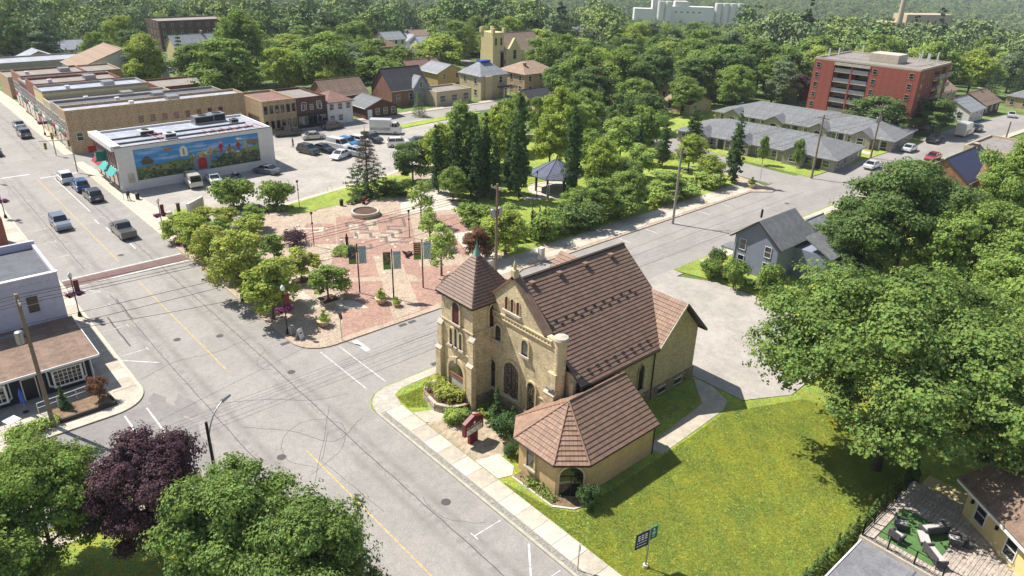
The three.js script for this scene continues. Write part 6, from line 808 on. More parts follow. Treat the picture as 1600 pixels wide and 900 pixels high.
{ // ---- neighbourhood trees: individuals in the middle distance, then the far woods as one mass ----
  const r = rng(404), fw = 42.3 * PI / 180; const near = TREES.map(t => [t[1], t[2], t[4]]); const bld = [], bldObj = []; scene.traverse(o => { if (o.parent === scene && /house|shop|church|apartment|hall|building|garage|mansion|school|mill|warehouse|workshop|cottage|store|office|annex|shed/.test(o.name) && o.isGroup) { const b = new THREE.Box3().setFromObject(o); bld.push(b); if (!/annex|church$|deck|garage/.test(o.name) || /far_church/.test(o.name)) bldObj.push([o, b]); } });
  const inB = (x, z, m) => bld.some(b => x > b.min.x - m && x < b.max.x + m && z > b.min.z - m && z < b.max.z + m);
  // sight lines kept open in front of buildings that the photograph shows
  const open = [[60, 112, -146, -104], [10, 70, -215, -100], [120, 180, -112, -46], [140, 245, -62, -44], [29, 112, -150, -142], [66, 96, -276, -236], [105, 123, -147, -112]];
  const bad = (x, z) => open.some(([a, b, c, d]) => x > a && x < b && z > c && z < d) || Math.abs(x - 24) < 9 || (x < 74 && z > -150) || (z > -58 && x < 74);
  const label = (x, z, what) => { // name the tree by its look and the nearest building
    let best = null, bd = 1e9; bldObj.forEach(([o, b]) => { const cx = (b.min.x + b.max.x) / 2, cz = (b.min.z + b.max.z) / 2, d = Math.hypot(cx - x, cz - z); if (d < bd) { bd = d; best = [o, cx, cz]; } });
    const nm = best[0].userData.label.split(/ with | in | at | behind | among | near | beside | peeking | toward | up | north | left | right | on | of | between | below | facing | just | carrying /)[0].split(' ').slice(0, 6).join(' '); const dx = x - best[1], dz = z - best[2], c = Math.cos(fw), s = Math.sin(fw), rt = dx * c + dz * s, dp = dx * s - dz * c; const rel = Math.abs(rt) > Math.abs(dp) ? (rt > 0 ? 'right of' : 'left of') : dp > 0 ? 'behind' : 'in front of'; const l = `${what} ${rel} the ${nm}`; return [l, 'neighbourhood trees among the houses']; };
  let millBox; const key = []; for (const [nm, m] of [['far_church', 1.5], ['grain_mill', 4], ['school', 4], ['apartment_block', 1], ['victorian_mansion', 0], ['hip_roof_house', 0], ['gabled_hall', 0], ['house', -.5]]) scene.children.forEach(o => { if (o.name.replace(/_\d+$/, '') === nm) { const b = new THREE.Box3().setFromObject(o).expandByScalar(m); if (nm === 'grain_mill') millBox = b; key.push(b); } });
  const screens = (x, z, d, len) => { const ux = x / d, uz = z / d; for (let s = 3; s < len; s += 5) { const X = x + ux * s, Z = z + uz * s; if (key.some(b => X > b.min.x && X < b.max.x && Z > b.min.z && Z < b.max.z)) return true; } return false; };
  const towardMill = (x, z, d) => { const k = Math.hypot(822, 600) / d, X = x * k, Z = z * k; return d < 1030 && X > millBox.min.x - 6 && X < millBox.max.x + 6 && Z > millBox.min.z - 6 && Z < millBox.max.z + 6; };
  let n = 0, guard = 0; while (n < 215 && guard++ < 9000) { const a = fw + (r() - .5) * 1.34, d = 150 + 250 * Math.pow(r(), .8), x = Math.sin(a) * d, z = -Math.cos(a) * d; if (bad(x, z) || inB(x, z, 3.4)) continue; const R = 3.8 + 3.8 * r() * (d > 190 ? 1.15 : .8); if (near.some(q => Math.hypot(q[0] - x, q[1] - z) < (q[2] + R) * .55)) continue;
    if (screens(x, z, d, 58)) continue;
    // do not hide buildings right behind
    const ux = x / d, uz = z / d; if ([6, 12].some(s => inB(x + ux * s, z + uz * s, -.5)) && r() < .75) continue; near.push([x, z, R]); const sp = r() < .1, H = sp ? 11 + 6 * r() : 9 + 7 * r(), tc = sp ? 4 : [0, 1, 5, 9, 0, 6, 1, 0][r() * 8 | 0]; const [l, g] = label(x, z, sp ? 'dark pointed spruce' : `${H > 13.5 ? 'tall' : H < 10.5 ? 'low' : 'middling'} ${R > 6.2 ? 'broad ' : ''}${TINT[tc]} leafy tree`); plant(sp ? 'spruce' : 'round', x, z, H, sp ? 2.6 : R, tc, l, undefined, g); n++; }
  // near right backdrop trees (behind the clapboard house, right edge)
  // far woods
  const far = [31, 32, 33].map(s => { const g = leafCloud(s * 7, scaleLobes(roundLobes(s, 12, .05, .55, .5), 5, 11), 1500, .6, { twig: 2.4 }); return g; }); const sg = leafCloud(99, scaleLobes([0, 1, 2, 3, 4, 5, 6].map(i => ({ x: 0, y: .1 + .13 * i, z: 0, rx: .62 * (1 - i / 7.4), ry: .1, w: 1 - i / 8 })), 3.6, 15), 900, .6, { twig: 1.6 });
  const M4 = new THREE.Matrix4(), Q = new THREE.Quaternion(), lists = [[], [], [], []];
  for (let i = 0; i < 30000; i++) { const a = fw + (r() - .5) * 1.5, d = Math.sqrt(330 * 330 + (1900 * 1900 - 330 * 330) * Math.pow(r(), 1.25)), x = Math.sin(a) * d, z = -Math.cos(a) * d; if (d < 400 && (inB(x, z, 5) || bad(x, z) || r() < .25)) continue; if (inB(x, z, 6)) continue; if (screens(x, z, d, 60)) continue; const ux = x / d, uz = z / d; if ([12, 26, 40].some(s => inB(x + ux * s, z + uz * s, 0))) continue; if (L8(x / 130 + 3, z / 130 + 5) < .16 && d > 520) continue; const k = r() < .07 ? 3 : r() * 3 | 0; const s = (.7 + .95 * r() * r() + .35 * r()) * (d < 480 ? 1.15 : d < 700 ? .95 : .8) * (towardMill(x, z, d) ? .5 : 1); lists[k].push([x, terr(x, z) - .3, z, s, r() * 6.28, r()]); }
  const tints = [[.23, .32, .08], [.165, .25, .07], [.29, .36, .1], [.2, .27, .11], [.095, .16, .06]];
  lists.forEach((L, k) => { const m = new THREE.InstancedMesh(k === 3 ? sg : far[k], leafFar, L.length); L.forEach((e, i) => { Q.setFromAxisAngle(V(0, 1, 0), e[4]); M4.compose(V(e[0], e[1], e[2]), Q, V(e[3], e[3] * (k === 3 ? 1 : .95 + .2 * e[5]), e[3])); m.setMatrixAt(i, M4); const c = k === 3 ? tints[4] : tints[(e[5] * 3.99) | 0]; m.setColorAt(i, new THREE.Color().setRGB(...c)); }); m.name = numbered('far_woods'); m.userData.kind = 'stuff'; tag(m, ['mass of broad leaved trees covering the far valley', 'lighter broad leaved trees mixed into the far valley woods', 'rounded trees mixed into the far valley woods', 'dark conifers scattered through the far valley woods'][k], 'woods'); scene.add(m); });
}
{ // short grass standing on the lawns, one mass
  const r = rng(61), pos = []; for (let i = 0; i < 5; i++) { const a = r() * 6.28, b = a + 1.4, q = .03; const x = (r() - .5) * .1, z = (r() - .5) * .1; pos.push(x - Math.cos(a) * .012, 0, z - Math.sin(a) * .012, x + Math.cos(a) * .012, 0, z + Math.sin(a) * .012, x + Math.cos(b) * q, .06, z + Math.sin(b) * q); } const g = new THREE.BufferGeometry(); g.setAttribute('position', new THREE.Float32BufferAttribute(pos, 3)); g.computeVertexNormals();
  const spots = []; const inPoly = (x, z, P) => { let c = false; for (let i = 0, j = P.length - 1; i < P.length; j = i++) if ((P[i][1] > z) !== (P[j][1] > z) && x < (P[j][0] - P[i][0]) * (z - P[i][1]) / (P[j][1] - P[i][1]) + P[i][0]) c = !c; return c; };
  const A = [[29.5, -33], [30.4, -28.4], [31.5, -27], [41, -27], [50.8, -27.3], [53.4, -26], [58, -24], [62, -14], [54, -13.2], [36, -13.2], [29.5, -13]], B = [[29.8, -47.6], [34, -47.6], [34, -46.8], [31.8, -46.6], [31, -44.6], [29.6, -45.6]]; let guard = 0; while (spots.length < 150000 && guard++ < 900000) { const x = 29.5 + r() * 33, z = -48 + r() * 35; if (inPoly(x, z, A) || inPoly(x, z, B)) spots.push([x, z]); }
  const m = new THREE.InstancedMesh(g, new THREE.MeshPhysicalMaterial({ color: 0xffffff, roughness: 1, side: THREE.DoubleSide, transmission: .3, thickness: 0, specularIntensity: .2 }), spots.length); const M4 = new THREE.Matrix4(), Q = new THREE.Quaternion(); spots.forEach(([x, z], i) => { const p = Math.min(1.2, Math.max(0, L8(x / 2.4, z / 2.4) * .7 + L32(x * 1.3, z * 1.3) * .5 - .1 + .12 * Math.sign(Math.sin((x + z * .8) * 2.2)))), s = .7 + .9 * r(); Q.setFromAxisAngle(V(0, 1, 0), r() * 6.28); M4.compose(V(x, .118, z), Q, V(s, s * .8, s)); m.setMatrixAt(i, M4); m.setColorAt(i, new THREE.Color().setRGB(.28 + .19 * p + .07 * r(), .35 + .13 * p + .07 * r(), .085)); }); m.name = 'lawn_grass'; m.userData.kind = 'stuff'; tag(m, 'short mown grass of the church lawn', 'grass'); scene.add(m);
}
// ---------- poles, wires, lamps, signs ----------
function utilityPole(x, z, h, label, o = {}) { const t = thing('utility_pole', label, 'pole', x, .1, z, o.ry || 0); mesh('shaft', [rod([0, -.2, 0], [0, h, 0], .19, .13, 10)], o.mat || M.pole, t); if (!o.plain) { mesh('crossarm', [bx(-.06, .06, h - .7, h - .55, -1.1, 1.1)], M.pole, t); for (const z2 of [-1, -.4, .4, 1]) mesh('insulator', [rod([0, h - .55, z2], [0, h - .35, z2], .05, .04, 6)], M.whitePaint, t); } if (o.can) for (const s of o.can) { mesh('transformer', [lathe([[0, 0], [.3, 0], [.32, .1], [.32, .95], [.26, 1.05], [0, 1.08]], 14).translate(s * .52, h * .66, -.1)], M.steel, t); mesh('bracket', [bx(Math.min(0, s * .3), Math.max(0, s * .3), h * .66 + .5, h * .66 + .6, -.12, .02)], M.darkMetal, t); } if (o.lamp) { const s = o.lamp; mesh('lamp_arm', [new THREE.TubeGeometry(new THREE.QuadraticBezierCurve3(V(0, h * .66, 0), V(.3 * s[0], h * .74, .3 * s[1]), V(1.9 * s[0], h * .76, 1.9 * s[1])), 10, .045, 6)], M.steel, t); mesh('lamp_head', [rod([1.8 * s[0], h * .755, 1.8 * s[1]], [2.4 * s[0], h * .76, 2.4 * s[1]], .13, .09, 8)], M.steel, t); } return t; }
utilityPole(5.7, -61.8, 12.1, 'leaning grey wooden utility pole with transformer by the navy shop', { can: [-1] }); utilityPole(53.6, -61.9, 11.9, 'wooden utility pole with transformers behind the church tower', { can: [-1, 1] }); utilityPole(87.1, -60.6, 11.4, 'pale utility pole with curved lamp arm by park pavement', { mat: M.concreteWall, lamp: [.8, .6] }); utilityPole(127, -59.8, 11.4, 'wooden utility pole on the row house lawn corner', { can: [1] }); utilityPole(150.8, -59.8, 10.7, 'wooden utility pole between the two row houses', { can: [-1, 1] }); utilityPole(183, -58.8, 10.5, 'wooden utility pole with lamp right of red apartment', { lamp: [.8, .6] }); utilityPole(184.8, -46.2, 5.4, 'short wooden pole across the far cross street', { plain: true });
function wire(label, pts) { const gs = []; for (let i = 0; i < pts.length - 1; i++) { const a = V(...pts[i]), b = V(...pts[i + 1]), L = a.distanceTo(b), m = a.clone().lerp(b, .5); m.y -= L * .018; gs.push(new THREE.TubeGeometry(new THREE.QuadraticBezierCurve3(a, m, b), 24, .02, 4)); } tag(mesh('overhead_wire', gs, M.darkMetal), label, 'wire', 'overhead wires along the cross street'); }
const PZ = [[-40, -61.8, 12], [5.7, -61.8, 12], [53.6, -61.9, 11.8], [87.1, -60.6, 11.3], [127, -59.8, 11.3], [150.8, -59.8, 10.6], [183, -58.8, 10.4], [230, -58, 8]];
for (const [dz, dy, l] of [[-1, -.3, 'rear'], [-.4, -.3, 'second'], [.4, -.3, 'third'], [1, -.3, 'front'], [0, -2.4, 'lower'], [0, -3.2, 'lowest']]) wire(`${l} overhead wire strung along the cross street poles`, PZ.map(p => [p[0], p[2] + dy, p[1] + dz]));
wire('slack service wire from the tower pole down to the church roof', [[53.6, 8, -61.9], [48, 8.4, -47.5]]); wire('service wire crossing the main street to the plaza', [[5.7, 8.6, -61.8], [26.8, 5.2, -64.5]]);
// street lamps: black post with white globe
function globeLamp(x, z, h, label, basket, banner) { const t = thing('street_lamp', label, 'street lamp', x, .12, z, 0, 'black globe street lamps'); mesh('base', [lathe([[0, 0], [.2, 0], [.2, .2], [.12, .5], [.07, .6], [0, .6]], 12)], M.darkMetal, t); mesh('post', [rod([0, .5, 0], [0, h - .5, 0], .06, .05, 10)], M.darkMetal, t); mesh('globe', [lathe([[0, 0], [.12, 0], [.22, .18], [.2, .42], [.1, .56], [.02, .66], [0, .66]], 14).translate(0, h - .5, 0)], M.lampGlass, t); mesh('collar', [lathe([[0, 0], [.15, 0], [.12, .1], [0, .1]], 12).translate(0, h - .58, 0)], M.darkMetal, t);
  if (basket) for (const s of [-1, 1]) { const b = mesh('hanging_basket', [lathe([[0, 0], [.2, .05], [.28, .22], [0, .24]], 10).translate(s * .42, h * .5 - .2, 0)], M.darkMetal, t); mesh('basket_flowers', [leafCloud(7 + s, [{ x: s * .42, y: h * .5 + .05, z: 0, rx: .45, ry: .36, w: 1 }], 260, .14)], M.flowersLeaf, b); mesh('basket_arm', [rod([0, h * .5 + .35, 0], [s * .42, h * .5 + .3, 0], .02, .02, 5)], M.darkMetal, t); } if (banner) mesh('banner', [bx(.1, .6, h * .55, h * .82, -.012, .012)], M.maroon, t); return t; }
M.flowersLeaf = new THREE.MeshStandardMaterial({ color: 0x8a3a6a, roughness: .9, side: THREE.DoubleSide, vertexColors: true });
globeLamp(26.95 + .7, -64.5, 5.4, 'globe street lamp at the plaza corner with pink flower basket', true, true); globeLamp(12.5, -81.7, 5, 'globe street lamp outside the lilac building with flower baskets', true, true); globeLamp(27.7, -101.6, 4.8, 'globe street lamp by the plaza entrance drive', true, true); globeLamp(12.5, -120.6, 4.7, 'globe street lamp at the left edge near red brick building', true, false); globeLamp(28, -171, 4.6, 'globe street lamp far up the shop row', true, false);
function boxLamp(x, z, h, label) { const t = thing('path_lamp', label, 'lamp post', x, .14, z, 0, 'slim dark path lamps'); mesh('post', [rod([0, 0, 0], [0, h, 0], .055, .045, 8)], M.darkMetal, t); mesh('lamp_head', [lathe([[0, 0], [.1, 0], [.24, .28], [.2, .36], [0, .42]], 4).translate(0, h, 0)], M.darkMetal, t); mesh('bracket', [bx(-.1, .1, h * .7, h * .76, -.05, .05)], M.darkMetal, t); return t; }
boxLamp(41.3, -84.6, 4.4, 'slim dark lamp post left of the plaza maze paving'); boxLamp(47, -99.9, 3.9, 'slim dark lamp post on the plaza lawn edge'); boxLamp(79.2, -81.8, 4, 'slim dark lamp post on the gazebo lawn'); boxLamp(53, -79.5, 3.6, 'slim dark lamp post right of the plaza maze'); boxLamp(112.6, -66.6, 4.4, 'slim lamp post by the far junction planter');
{ const t = thing('road_lamp', 'tall dark roadside lamp with curved arm over the near junction', 'street lamp', 12.4, .12, -43.9); mesh('post', [rod([0, 0, 0], [0, 7.2, 0], .13, .1, 10)], M.darkMetal, t); mesh('arm', [new THREE.TubeGeometry(new THREE.QuadraticBezierCurve3(V(0, 5.8, 0), V(.4, 7.4, -.4), V(1.7, 7.7, -1.1)), 14, .05, 6)], M.steel, t); mesh('lamp_head', [rod([1.6, 7.68, -1.05], [2.3, 7.7, -1.4], .15, .1, 8)], M.steel, t); }
{ const t = thing('traffic_signal', 'grey traffic signal pole with yellow heads at far crossing', 'traffic light', 26.2, .12, -139.3); mesh('post', [rod([0, 0, 0], [0, 6.6, 0], .12, .09, 8)], M.steel, t); mesh('mast_arm', [rod([0, 5.6, 0], [-4.6, 5.9, 0], .08, .05, 6)], M.steel, t); for (const x of [-3.8, -.35]) { const s = mesh('signal_head', [bx(x - .2, x + .2, 4.5, 5.6, -.18, .18)], M.yellow, t); for (let i = 0; i < 3; i++) mesh('lens', [new THREE.CylinderGeometry(.12, .12, .05, 12).rotateX(PI / 2).translate(x, 5.36 - i * .34, .2)], M.black, s); } }
{ const t = thing('traffic_signal', 'yellow traffic signal at the far left crossing corner', 'traffic light', 14.4, .1, -141); mesh('post', [rod([0, 0, 0], [0, 4, 0], .1, .08, 8)], M.steel, t); const s = mesh('signal_head', [bx(-.2, .2, 3, 4.1, -.18, .18)], M.yellow, t); for (let i = 0; i < 3; i++) mesh('lens', [new THREE.CylinderGeometry(.12, .12, .05, 12).rotateX(PI / 2).translate(0, 3.86 - i * .34, .2)], M.black, s); }
{ const t = thing('traffic_signal', 'yellow traffic signal in front of the tan brick shop row', 'traffic light', 26, .1, -153); mesh('post', [rod([0, 0, 0], [0, 4.2, 0], .1, .08, 8)], M.steel, t); const s = mesh('signal_head', [bx(-.22, .22, 3, 4.2, -.18, .18)], M.yellow, t); for (let i = 0; i < 3; i++) mesh('lens', [new THREE.CylinderGeometry(.12, .12, .05, 12).rotateX(PI / 2).translate(0, 3.96 - i * .34, .2)], M.black, s); }
// banner poles on the plaza
[[38.5, -68.4, '#3a4a58', 'left banner pole'], [40.7, -64.7, '#44503a', 'middle banner pole'], [45, -65, '#7a3a20', 'right banner pole']].forEach(([x, z, c, l], i) => { const t = thing('banner_pole', `${l} of three on the plaza, carrying two cloth banners`, 'banner pole', x, .13, z, -.5); mesh('post', [rod([0, 0, 0], [0, 6.1, 0], .085, .065, 10)], M.darkMetal, t);
  const tx = canvasTex(96, 224, (g, w, h) => { g.fillStyle = '#9fb3ae'; g.fillRect(0, 0, w, h); g.fillStyle = '#7f97b8'; g.fillRect(0, 10, w, 26); g.strokeStyle = '#5f7d74'; g.lineWidth = 7; g.beginPath(); g.moveTo(20, 200); g.quadraticCurveTo(30, 90, 84, 60); g.stroke(); g.beginPath(); g.moveTo(36, 214); g.quadraticCurveTo(70, 150, 74, 100); g.stroke(); }); const ty = canvasTex(96, 224, (g, w, h) => { const r = rng(i + 3); g.fillStyle = c; g.fillRect(0, 0, w, h); for (let k = 0; k < 60; k++) { g.fillStyle = ['#20262c', '#7a6a4a', '#52683a', '#a07a50'][r() * 4 | 0]; g.fillRect(r() * w, r() * 150, 8 + r() * 16, 6 + r() * 10); } if (i === 2) { g.fillStyle = '#c9b89a'; for (let k = 0; k < 5; k++) g.fillRect(8, 16 + k * 28, 80, 7); } g.fillStyle = '#5c8a3c'; g.fillRect(0, 164, w, 60); });
  for (const [s, tt] of [[1, tx], [-1, ty]]) { const p = new THREE.PlaneGeometry(.85, 2.05); p.translate(s * .56, 4.7, .016); const b = mesh('banner', [panelUV(p)], std(tt, { side: THREE.DoubleSide }), t); mesh('banner_cloth', [bx(s * .56 - .425, s * .56 + .425, 3.68, 5.72, -.012, .01)], M.paverPale, b); mesh('banner_rod', [rod([0, 5.76, 0], [s * 1, 5.76, 0], .02), rod([0, 3.66, 0], [s * 1, 3.66, 0], .02)], M.darkMetal, b); } });
// signs
{ const t = thing('church_sign', 'maroon church notice sign with white letter board on gravel', 'sign', 30.9, .15, -38.2, 0); const tx = canvasTex(384, 256, (g, w, h) => { g.fillStyle = '#571522'; g.fillRect(0, 0, w, h); g.fillStyle = '#ece8e0'; g.beginPath(); g.arc(192, 44, 24, 0, 7); g.fill(); g.font = 'bold 46px serif'; g.textAlign = 'center'; g.fillText("ST. ANDREW'S", 192, 118); g.fillStyle = '#e6e2d4'; g.fillRect(12, 140, 360, 106); g.fillStyle = '#4a4a48'; g.font = 'bold 26px sans-serif'; for (let k = 0; k < 3; k++) for (let i = 0; i < 16; i++) if ((i * 7 + k * 3) % 5) g.fillRect(30 + i * 21, 156 + k * 30, 13, 16); });
  const s = new THREE.Shape(); [[-1.05, 1], [1.05, 1], [1.05, 2.2], [0, 2.62], [-1.05, 2.2]].forEach((p, i) => i ? s.lineTo(...p) : s.moveTo(...p)); mesh('cabinet', [extr(s, .36).translate(0, 0, -.18)], M.maroon, t); for (const f of [1, -1]) { const p = new THREE.PlaneGeometry(1.9, 1.2); if (f < 0) p.rotateY(PI); p.translate(0, 1.62, f * .2); mesh('sign_face', [panelUV(p)], std(tx, { roughness: .4 }), t); } mesh('pedestal', [bx(-.45, .45, 0, 1, -.15, .15)], M.maroon, t); t.rotation.y = .12; }
{ const t = thing('wayfinding_sign', 'navy and green directional sign on steel post at lawn edge', 'sign', 31.2, .12, -20.5, -.2); t.scale.setScalar(.9); mesh('post', [rod([0, 0, 0], [0, 3.7, 0], .06)], M.steel, t); mesh('footing', [new THREE.CylinderGeometry(.2, .2, .3, 12).translate(0, .12, 0)], M.concrete3, t); const a = canvasTex(256, 256, (g, w, h) => { g.fillStyle = '#1d2c44'; g.fillRect(0, 0, w, h); g.fillStyle = '#e2e6ea'; for (const y of [30, 66, 102]) { for (let i = 0; i < 3; i++) g.fillRect(30 + i * 70, y, 50, 20); } for (const y of [160, 210]) { g.beginPath(); g.arc(30, y, 11, 0, 7); g.fill(); g.fillRect(56, y - 6, 160, 11); } }), b = canvasTex(128, 256, (g, w, h) => { g.fillStyle = '#2f6a52'; g.fillRect(0, 0, w, h); g.strokeStyle = '#e8eee8'; g.lineWidth = 8; g.beginPath(); g.arc(64, 130, 34, 0, 7); g.stroke(); g.fillStyle = '#e8eee8'; g.fillRect(50, 30, 28, 40); g.fillRect(54, 112, 20, 36); g.fillRect(44, 200, 40, 14); });
  for (const [x0, x1, y0, y1, tx, nm] of [[-1.25, -.03, 2.2, 3.6, a, 'navy_panel'], [.03, .7, 2.6, 3.7, b, 'green_panel']]) { const pn = mesh(nm, [bx(x0, x1, y0, y1, -.03, .03)], nm === 'navy_panel' ? M.navy : M.awningGreen, t); const p = new THREE.PlaneGeometry(x1 - x0 - .06, y1 - y0 - .06); p.translate((x0 + x1) / 2, (y0 + y1) / 2, .034); mesh('lettering', [panelUV(p)], std(tx), pn); } }
function postSign(name, label, x, z, h, ry, plate) { const t = thing(name, label, 'sign', x, .13, z, ry); mesh('post', [rod([0, 0, 0], [0, h, 0], .035)], M.steel, t); mesh('plate', [plate(h)], M.whitePaint, t); return t; }
postSign('parking_sign', 'small white parking sign on the church pavement kerb', 27.6, -23.2, 2.2, .4, h => bx(-.15, .15, h - .65, h, .03, .05)); postSign('parking_sign', 'small sign post on the pavement beside mural building', 27.8, -119.4, 2.1, .4, h => bx(-.2, .2, h - .5, h, .03, .05)); postSign('street_sign', 'thin sign post on the far junction kerb', 117.6, -64.6, 3, 0, h => bx(-.3, .3, h - .6, h - .1, .03, .05)); postSign('street_sign', 'small white sign before the row house hedge', 135.4, -61.2, 2.2, 0, h => bx(-.25, .25, h - .6, h, .03, .05));
{ const t = thing('stop_sign', 'stop sign seen from behind at the plaza corner kerb', 'sign', 31.3, .13, -59.9, PI / 2); mesh('post', [rod([0, 0, 0], [0, 3.1, 0], .04)], M.steel, t); const p = mesh('octagon', [new THREE.CylinderGeometry(.4, .4, .03, 8).rotateY(PI / 8).rotateX(PI / 2).translate(0, 2.7, .05)], M.redPaint, t); mesh('back_plate', [new THREE.CylinderGeometry(.38, .38, .02, 8).rotateY(PI / 8).rotateX(PI / 2).translate(0, 2.7, .025)], M.darkMetal, p); const tx = canvasTex(128, 128, (g, w, h) => { g.fillStyle = '#a3201c'; g.fillRect(0, 0, w, h); g.fillStyle = '#f2f0ec'; g.font = 'bold 44px sans-serif'; g.textAlign = 'center'; g.fillText('STOP', 64, 80); }); const f = new THREE.PlaneGeometry(.54, .54); f.translate(0, 2.7, .07); mesh('lettering', [panelUV(f)], std(tx), p); }
{ const t = thing('welcome_board', 'white rectangular notice board on the green island', 'sign', 34, .15, -106.4, .65); mesh('panel', [bx(-1.9, 1.9, .6, 2.1, -.15, .15)], M.white, t); mesh('plinth', [bx(-1.9, 1.9, 0, .6, -.2, .2)], M.concrete, t); mesh('notice', [bx(-1.5, 1.5, .9, 1.8, .15, .17)], M.paverPale, t); }
{ const t = thing('dark_pillar', 'dark rectangular post beside the sign island', 'post', 31.4, .13, -105.8); mesh('shaft', [bx(-.2, .2, 0, 2.2, -.2, .2)], M.trimDark, t); mesh('cap', [bx(-.26, .26, 2.2, 2.3, -.26, .26)], M.trimDark, t); const u = thing('stone_bollard', 'squat grey stone block at the sign island point', 'bollard', 30.4, .13, -106.8); mesh('block', [new THREE.CylinderGeometry(.34, .42, .9, 6).translate(0, .45, 0)], M.concrete, u); mesh('cap', [new THREE.CylinderGeometry(.3, .38, .1, 6).translate(0, .95, 0)], M.concrete3, u); }
// planters, bench, bins, round fountain planter
{ const t = thing('round_planter', 'round concrete fountain planter on the plaza', 'planter', 53.2, .13, -91.2); mesh('ring', [lathe([[1.75, 0], [2.1, 0], [2.1, .62], [1.95, .7], [1.75, .66], [1.75, 0]], 36)], M.concrete, t); mesh('soil', [new THREE.CylinderGeometry(1.76, 1.76, .04, 30).translate(0, .5, 0)], M.mulch, t);
  const b = thing('park_bench', 'red slatted bench against the plaza bed', 'bench', 56.2, .14, -96, .62); for (let i = 0; i < 4; i++) mesh('seat_slat', [bx(-1, 1, .42, .46, -.2 + i * .13, -.1 + i * .13)], M.redBrick, b); for (let i = 0; i < 3; i++) mesh('back_slat', [bx(-1, 1, .55 + i * .15, .66 + i * .15, -.28, -.24)], M.redBrick, b); for (const s of [-.85, .85]) mesh('leg', [bx(s - .04, s + .04, 0, .42, -.25, .25), bx(s - .04, s + .04, .42, .95, -.24, -.2)], M.darkMetal, b);
  const bin = (x, z, l) => { const q = thing('litter_bin', l, 'bin', x, .14, z, 0, 'dark litter bins'); mesh('body', [lathe([[0, 0], [.26, 0], [.3, .85], [0, .85]], 14)], M.darkMetal, q); mesh('lid', [lathe([[.32, 0], [.26, .14], [0, .2]], 14).translate(0, .85, 0)], M.trimDark, q); }; bin(52.5, -97, 'dark litter bin left of the red bench'); bin(40.9, -88.6, 'dark litter bin beside the burgundy bush'); bin(29.5, -118.4, 'dark litter bin by the mural building corner');
  const pot = (x, z, s, l, tall) => { const q = thing('flower_pot', l, 'planter', x, .14, z, 0, 'concrete flower pots'); mesh('pot', [lathe([[0, 0], [.42 * s, 0], [.62 * s, .55 * s], [.7 * s, .6 * s], [.58 * s, .62 * s], [0, .56 * s]], 18)], M.buffTrim, q); mesh('plants', [leafCloud((x * 10) | 0, [{ x: 0, y: .8 * s, z: 0, rx: .55 * s, ry: .3 * s, w: 1 }, { x: 0, y: 1.1 * s, z: 0, rx: .25 * s, ry: .5 * s * (tall || 1), w: .5 }], 420, .2 * s, { asp: .25 })], LEAF[1], q); }; pot(31.4, -63.8, 1.05, 'concrete flower pot with spiky plant near plaza corner', 1.3); pot(39, -64.6, 1.1, 'larger flower pot between the banner poles'); pot(39.9, -62.9, .75, 'smaller flower pot below the middle banner pole'); pot(112.6, -63.2, 1.1, 'concrete flower pot on the far junction corner', 1.2);
  { const q = thing('sandwich_board', 'white folding sandwich board at the plaza corner', 'sign', 28.2, .14, -62.9, .5); mesh('board', [solidQuad([-.35, 0, .3], [.35, 0, .3], [.35, 1.05, .03], [-.35, 1.05, .03], .03)], M.whitePaint, q); mesh('board', [solidQuad([.35, 0, -.3], [-.35, 0, -.3], [-.35, 1.05, -.03], [.35, 1.05, -.03], .03)], M.whitePaint, q); mesh('print', [solidQuad([-.2, .55, .18], [.2, .55, .18], [.2, .66, .152], [-.2, .66, .152], .005)], M.navy, q); const q2 = thing('newspaper_box', 'grey newspaper box beside the corner street lamp', 'box', 27.9, .14, -64, .3); mesh('case', [bx(-.25, .25, .1, 1, -.22, .22)], M.steel, q2); mesh('stand', [bx(-.2, .2, 0, .1, -.18, .18)], M.darkMetal, q2); }
  for (const [x, z, l] of [[27.9, -96, 'far'], [28.1, -93.6, 'near']]) { const m = thing('kerb_flower_tub', `${l} tub of purple flowers by the brick crossing`, 'planter', x, .13, z); mesh('tub', [lathe([[0, 0], [.4, 0], [.5, .5], [0, .5]], 12)], M.trimDark, m); mesh('flowers', [leafCloud(x * 31 | 0, [{ x: 0, y: .6, z: 0, rx: .55, ry: .4, w: 1 }], 300, .17)], M.flowersLeaf, m); }
  const bb = thing('burgundy_bush', 'round burgundy bush on the plaza walk', 'bush', 39.6, .13, -86.8); mesh('foliage', [leafCloud(5, [{ x: 0, y: 1, z: 0, rx: 1.3, ry: .9, w: 1 }], 1700, .22)], LEAF[8], bb); mesh('stems', [rod([0, 0, 0], [0, .8, 0], .05)], M.bark, bb);
  const st = thing('figure_statue', 'small dark bronze statue in the clipped plaza hedge', 'statue', 44.2, .13, -81); mesh('plinth', [bx(-.25, .25, 0, .6, -.25, .25)], M.concrete, st); mesh('figure', [lathe([[0, 0], [.2, 0], [.17, .5], [.2, .8], [.22, 1.05], [.09, 1.2], [.12, 1.35], [.1, 1.5], [0, 1.55]], 10).translate(0, .6, 0)], M.trimDark, st);
  const pt = thing('picnic_seat', 'dark curved seat sculpture between plaza banner poles', 'seat', 49.4, .13, -74.4, .4); mesh('seat_shell', [solidQuad([-.7, .35, .3], [.5, .35, .3], [.5, .35, -.3], [-.7, .35, -.3], .08), solidQuad([-.7, .35, .3], [-.7, .35, -.3], [-1.1, .95, -.3], [-1.1, .95, .3], .06)], M.trimDark, pt); for (const s of [-.5, .4]) mesh('leg', [bx(s - .04, s + .04, 0, .32, -.25, .25)], M.redPaint, pt);
